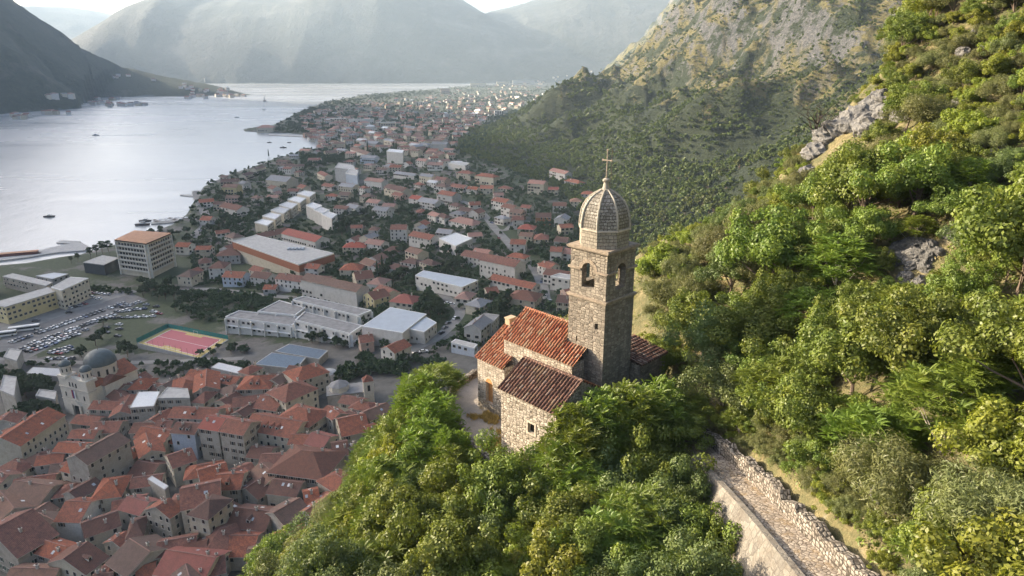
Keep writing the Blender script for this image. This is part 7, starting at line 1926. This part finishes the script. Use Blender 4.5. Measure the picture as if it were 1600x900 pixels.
def boat(px, py, L, rz, lab, wake=0, sail=False):
    p = at_z(px, py, 0); e = empty('sailing_boat' if sail else 'motorboat', (p.x, p.y, 0), R(rz)); w = L * .16
    b = MB(); O = [(-L / 2, -w), (L * .2, -w), (L / 2, 0), (L * .2, w), (-L / 2, w)]; I = [(-L / 2 + .2, -w * .7), (L * .15, -w * .7), (L * .38, 0), (L * .15, w * .7), (-L / 2 + .2, w * .7)]
    h = L * .12
    for i in range(5):
        j = (i + 1) % 5; b.poly([(I[i][0], I[i][1], -.3), (I[j][0], I[j][1], -.3), (O[j][0], O[j][1], h), (O[i][0], O[i][1], h)])
    b.poly([(*o_, h) for o_ in O]); b.build('hull', M['dark_hull'] if wake == 0 else M['paint'], e)
    b = MB(); b.box(-L * .2, L * .12, -w * .6, w * .6, h, h + L * .12); b.build('cabin', M['paint'], e)
    b = MB(); b.box(-L * .1, L * .125, -w * .62, w * .62, h + L * .05, h + L * .1); b.build('windscreen', M['pane'], e)
    if sail: b = MB(); b.tube((0, 0, 0), (0, 0, L * 1.6), .15, .08, 6); b.build('mast', M['paint'], e); b = MB(); b.poly([(-.2, 0, h + 1), (-L * .45, 0, h + 1), (-.2, 0, L * 1.5)]); b.poly([(-.2, .02, L * 1.5), (-L * .45, .02, h + 1), (-.2, .02, h + 1)]); b.build('sail', M['paint'], e)
    setp(e, lab, 'boat')
    if wake:
        b = MB(); b.poly([(-L / 2, -w, .06), (-L / 2, w, .06), (-L / 2 - wake, w * 4, .06), (-L / 2 - wake, -w * 4, .06)][::-1]); o = b.build('wake_foam', M['foam']); o.location = e.location; o.rotation_euler = e.rotation_euler; o['kind'] = 'stuff'; o['label'] = 'pale foam wake trailing behind a speeding motorboat'
M['dark_hull'] = plain('dark_hull', (.05, .04, .04), .6); M['foam'] = plain('foam', (.45, .47, .48), .6, .3, .4)
boat(78, 339, 11, 10, 'small dark motorboat alone in front of the pine trees on the bay')
boat(149, 212, 15, 190, 'motorboat with the longest wake in mid bay', 110); boat(370, 184, 14, 200, 'motorboat with a wake off the wooded spit', 90); boat(412, 172, 14, 200, 'motorboat with a faint wake farther out past the spit', 80)
boat(414, 158, 22, 80, 'sailing boat with a tall mast near the tip of the far point', 0, True)
boat(421, 223, 9, 20, 'small moored boat nearest the spit among the three in the cove'); boat(443, 231, 12, 5, 'longest of the three small boats moored in the cove'); boat(452, 223, 8, 0, 'small moored boat closest to the cove beach')
boat(224, 352, 14, 5, 'dark excursion boat moored beside the canopied pier'); boat(228, 346, 12, 5, 'small boat moored behind the excursion boat at the pier')
def umbrella(px, py, k):
    p = at_z(px, py, 1.2); e = empty('parasol', (p.x, p.y, 1.0), k); b = MB(); b.tube((0, 0, 0), (0, 0, 2.8), .05, .05, 6); b.build('pole', M['iron'], e)
    b = MB(); b.lathe([(2.3, 2.3), (0, 3.1)], 6); b.build('canopy', M['paint'] if k % 3 else M['shutter_brown'], e); return e
UMB = []
for k, (px, py) in enumerate([(242, 347), (250, 346), (258, 345), (266, 344), (275, 343), (284, 342), (246, 349), (255, 348), (264, 347), (273, 346), (282, 345), (291, 343)]): UMB.append((umbrella(px, py, k), k))
# ------------------------------------------------------------------ labels: say which one
ANCH = [(133, 640, 'domed church'), (100, 535, 'car park'), (285, 520, 'sports court'), (450, 495, 'white school'), (625, 498, 'metal roofed hall'), (225, 405, 'office tower'), (445, 388, 'sports hall'), (577, 608, 'red roofed belfry'),
        (512, 572, 'round bastion'), (448, 556, 'blue grey market roofs'), (45, 468, 'yellow building'), (265, 346, 'canopied pier'), (440, 275, 'grey gabled mansion'), (445, 325, 'stepped cream terraces'), (503, 328, 'stepped white flats'), (618, 240, 'tall white block'),
        (555, 262, 'grey and blue tower blocks'), (775, 365, 'winding road'), (785, 402, 'long white red roofed block'), (697, 436, 'long low white building'), (865, 345, 'orange brick gable'), (860, 282, 'balconied villa'), (760, 272, 'twin red roofed villas'),
        (603, 205, 'long cream apartment blocks'), (697, 138, 'pink skyline tower'), (820, 130, 'skyline hotels'), (440, 203, 'wooded spit'), (550, 165, 'shoreline wood'), (62, 690, 'long cream street front'), (150, 720, 'tall brown roofed house'),
        (30, 830, 'big green shuttered house'), (240, 755, 'white roof terrace'), (225, 628, 'white roofed old house'), (480, 705, 'large dark hipped roof'), (470, 605, 'long windowed red roofed pair'), (350, 670, 'tall stone pair'), (320, 790, 'tall cream gable house'),
        (500, 785, 'orange roof strip'), (300, 868, 'bright red lowest roof'), (430, 655, 'three dormer roof'), (610, 535, 'small white gabled house'), (180, 157, 'far shore village'), (350, 142, 'far point village'), (20, 178, 'far shore mouth'), (92, 145, 'upper shore hamlet'), (640, 365, 'white balconied block'), (760, 505, 'grey chapel'),
        (320, 340, 'red roofed pier house'), (360, 290, 'yellow shore house'), (685, 200, 'upper town'), (520, 425, 'brick ended flats')]
NANCH = [(830, 640, 'church annexe'), (940, 500, 'bell tower'), (1190, 770, 'cobbled path'), (1300, 840, 'lower stone wall'), (1225, 850, 'retaining wall'), (1330, 195, 'big limestone outcrop'), (1430, 400, 'grey scree patch'), (800, 712, 'terrace parapet'), (1258, 180, 'leafless tree'),
         (720, 610, 'terrace edge'), (500, 830, 'shaded lower slope'), (1130, 650, 'upper path end'), (1035, 560, 'rear church wing'), (1560, 550, 'small grey boulders'), (1100, 370, 'ridge boulders'), (650, 700, 'old town drop'), (1500, 60, 'highest slope corner'), (1500, 750, 'sunny lower slope'), (860, 860, 'church gully')]
ORD = 'first second third fourth fifth sixth seventh eighth ninth tenth eleventh twelfth thirteenth fourteenth fifteenth sixteenth seventeenth eighteenth nineteenth twentieth'.split()
def ordw(i):
    if i < 20: return ORD[i]
    return ['twenty', 'thirty', 'forty', 'fifty', 'sixty', 'seventy', 'eighty', 'ninety'][i // 10 - 2] + '-' + ORD[i % 10] if i < 100 else 'hundred-and-' + ordw(i - 100)
bpy.context.view_layer.update()
def near_anchor(px, py, A):
    return min(((px - a[0]) ** 2 + (1.4 * (py - a[1])) ** 2, a) for a in A)[1]
def rel(px, py, a, over):
    dx, dy = px - a[0], (py - a[1]) * 1.3
    if math.hypot(dx, dy) < 16 and not over: return 'by'
    if abs(dx) > abs(dy): return 'right of' if dx > 0 else 'left of'
    return ('below' if dy > 0 else 'above') if over else ('in front of' if dy > 0 else 'beyond')
def name_all(items, A, cat, group, over=False):
    """items: (object, description, noun)"""
    B = {}
    for o, desc, noun in items:
        l = o.location; p = proj(l.x, l.y, l.z + 2); a = near_anchor(p[0], p[1], A); r = rel(p[0], p[1], a, over)
        B.setdefault((desc, noun, r, a[2]), []).append((p[0], p[1], o))
    for (desc, noun, r, a), L in B.items():
        L.sort(key=lambda t: t[1]); rows = [('', L)]
        if len(L) > 9:
            m = 3 if len(L) > 20 else 2; q = -(-len(L) // m); rows = [(nm, L[i * q:(i + 1) * q]) for i, nm in enumerate(['upper row, ', 'middle row, ', 'lower row, '] if m == 3 else ['upper row, ', 'lower row, '])]
        for nm, Q in rows:
            Q.sort(key=lambda t: t[0]); n = len(Q)
            for i, (px, py, o) in enumerate(Q):
                base = f'{desc} {noun} {r} the {a}'.strip()
                if n == 1: t = (nm.replace(', ', ': ') + base) if nm else base
                elif n == 2: t = nm + ('left one of two: ' if i == 0 else 'right one of two: ') + base
                else: t = nm + ('leftmost: ' if i == 0 else 'rightmost: ' if i == n - 1 else ordw(i) + ' from left: ') + base
                if len(t.split()) > 16: t = t.replace(' the ' + a, ' ' + a)
                if len(t.split()) > 16: t = ' '.join(t.split()[:16])
                o['label'] = t; o['category'] = cat; o['group'] = group
GR = {'old_town_house': 'old town houses', 'house': 'houses of the newer town', 'shore_house': 'small houses on the far shore', 'apartment_block': 'apartment blocks', 'terraced_apartment': 'stepped terraced apartments', 'flat_roofed_house': 'flat roofed houses'}
by = {}
for b in BLD:
    e, wall, roof, kind, c, rad, st, L, h = b
    if kind not in GR and kind != 'roof_terrace_house': continue
    if st == 'flat': d = f'{WNAME.get(wall, wall)} flat roofed'
    else: d = ('long ' if L > 19 else 'tiny ' if L < 7 else '') + f'{WNAME[wall]}' + (' hipped' if st == 'hip' else '')
    noun = {'apartment_block': 'block', 'terraced_apartment': 'terrace'}.get(kind, 'house')
    if st != 'flat': noun = f'house with {RNAME[roof]} roof'
    by.setdefault(kind, []).append((e, d, noun))
for k, v in by.items():
    name_all(v, ANCH, {'apartment_block': 'apartment block', 'terraced_apartment': 'apartment block'}.get(k, 'house'), GR.get(k, 'old town houses'))
def size(s, a, b): return 'small' if s < a else ('large' if s > b else 'medium')
KD = {'frond': ('feathery', 'ailanthus tree', 'feathery leaved trees'), 'broad': ('broad leaved', 'tree', 'broad leaved trees on the near slope'), 'grey': ('grey green', 'tree', 'grey green trees on the near slope'), 'broom': ('wispy', 'broom bush', 'broom bushes on the near slope'), 'yellow': ('yellow green', 'bush', 'yellow green bushes on the near slope')}
for kind, (d, noun, g) in KD.items():
    name_all([(e, size(s, .75, 1.3) + ' ' + d, noun) for e, k, s in NEAR if k == kind], NANCH + [a for a in ()], 'bush' if 'bush' in noun else 'tree', g, True)
name_all([(e, size(s, .7, 1.0) + ' dark green', 'tree') for e, k, s in TOWN_T if k == 'town'], ANCH, 'tree', 'dark trees in the town')
name_all([(e, 'narrow dark', 'cypress') for e, k, s in TOWN_T if k == 'cypress'], ANCH, 'tree', 'cypresses in the town')
name_all([(e, 'flat topped dark', 'pine') for e, k, s in TOWN_T if k == 'pine'], ANCH, 'tree', 'umbrella pines by the water')
HA = ANCH + [(950, 300, 'dome'), (957, 240, 'dome cross'), (1060, 340, 'near slope edge'), (1150, 280, 'shaded hollow'), (820, 235, 'hill foot'), (1000, 200, 'middle hillside'), (1100, 150, 'grassy spur')]
name_all([(e, size(s, .8, 1.1) + ' rounded green', 'hillside tree') for e, k, s in HILL], HA, 'tree', 'trees on the lower mountain side')
CA = ANCH + [(45, 535, 'left end of the car park'), (150, 500, 'middle of the car park'), (225, 485, 'right end of the car park'), (95, 556, 'near edge of the car park'), (150, 462, 'beige apartment building'), (705, 505, 'lane by the metal roofed hall'), (315, 370, 'waterfront street')]
name_all([(e, c, 'car') for e, c in CARS], CA, 'car', 'cars parked in the town')
name_all([(e, 'white' if k % 3 else 'brown', 'parasol') for e, k in UMB], ANCH, 'parasol', 'parasols on the pier')
name_all([(o, size(s, .8, 1.6) + ' pale limestone', 'rock') for o, px, py, s in RK], NANCH, 'rock', 'limestone rocks on the near slope', True)
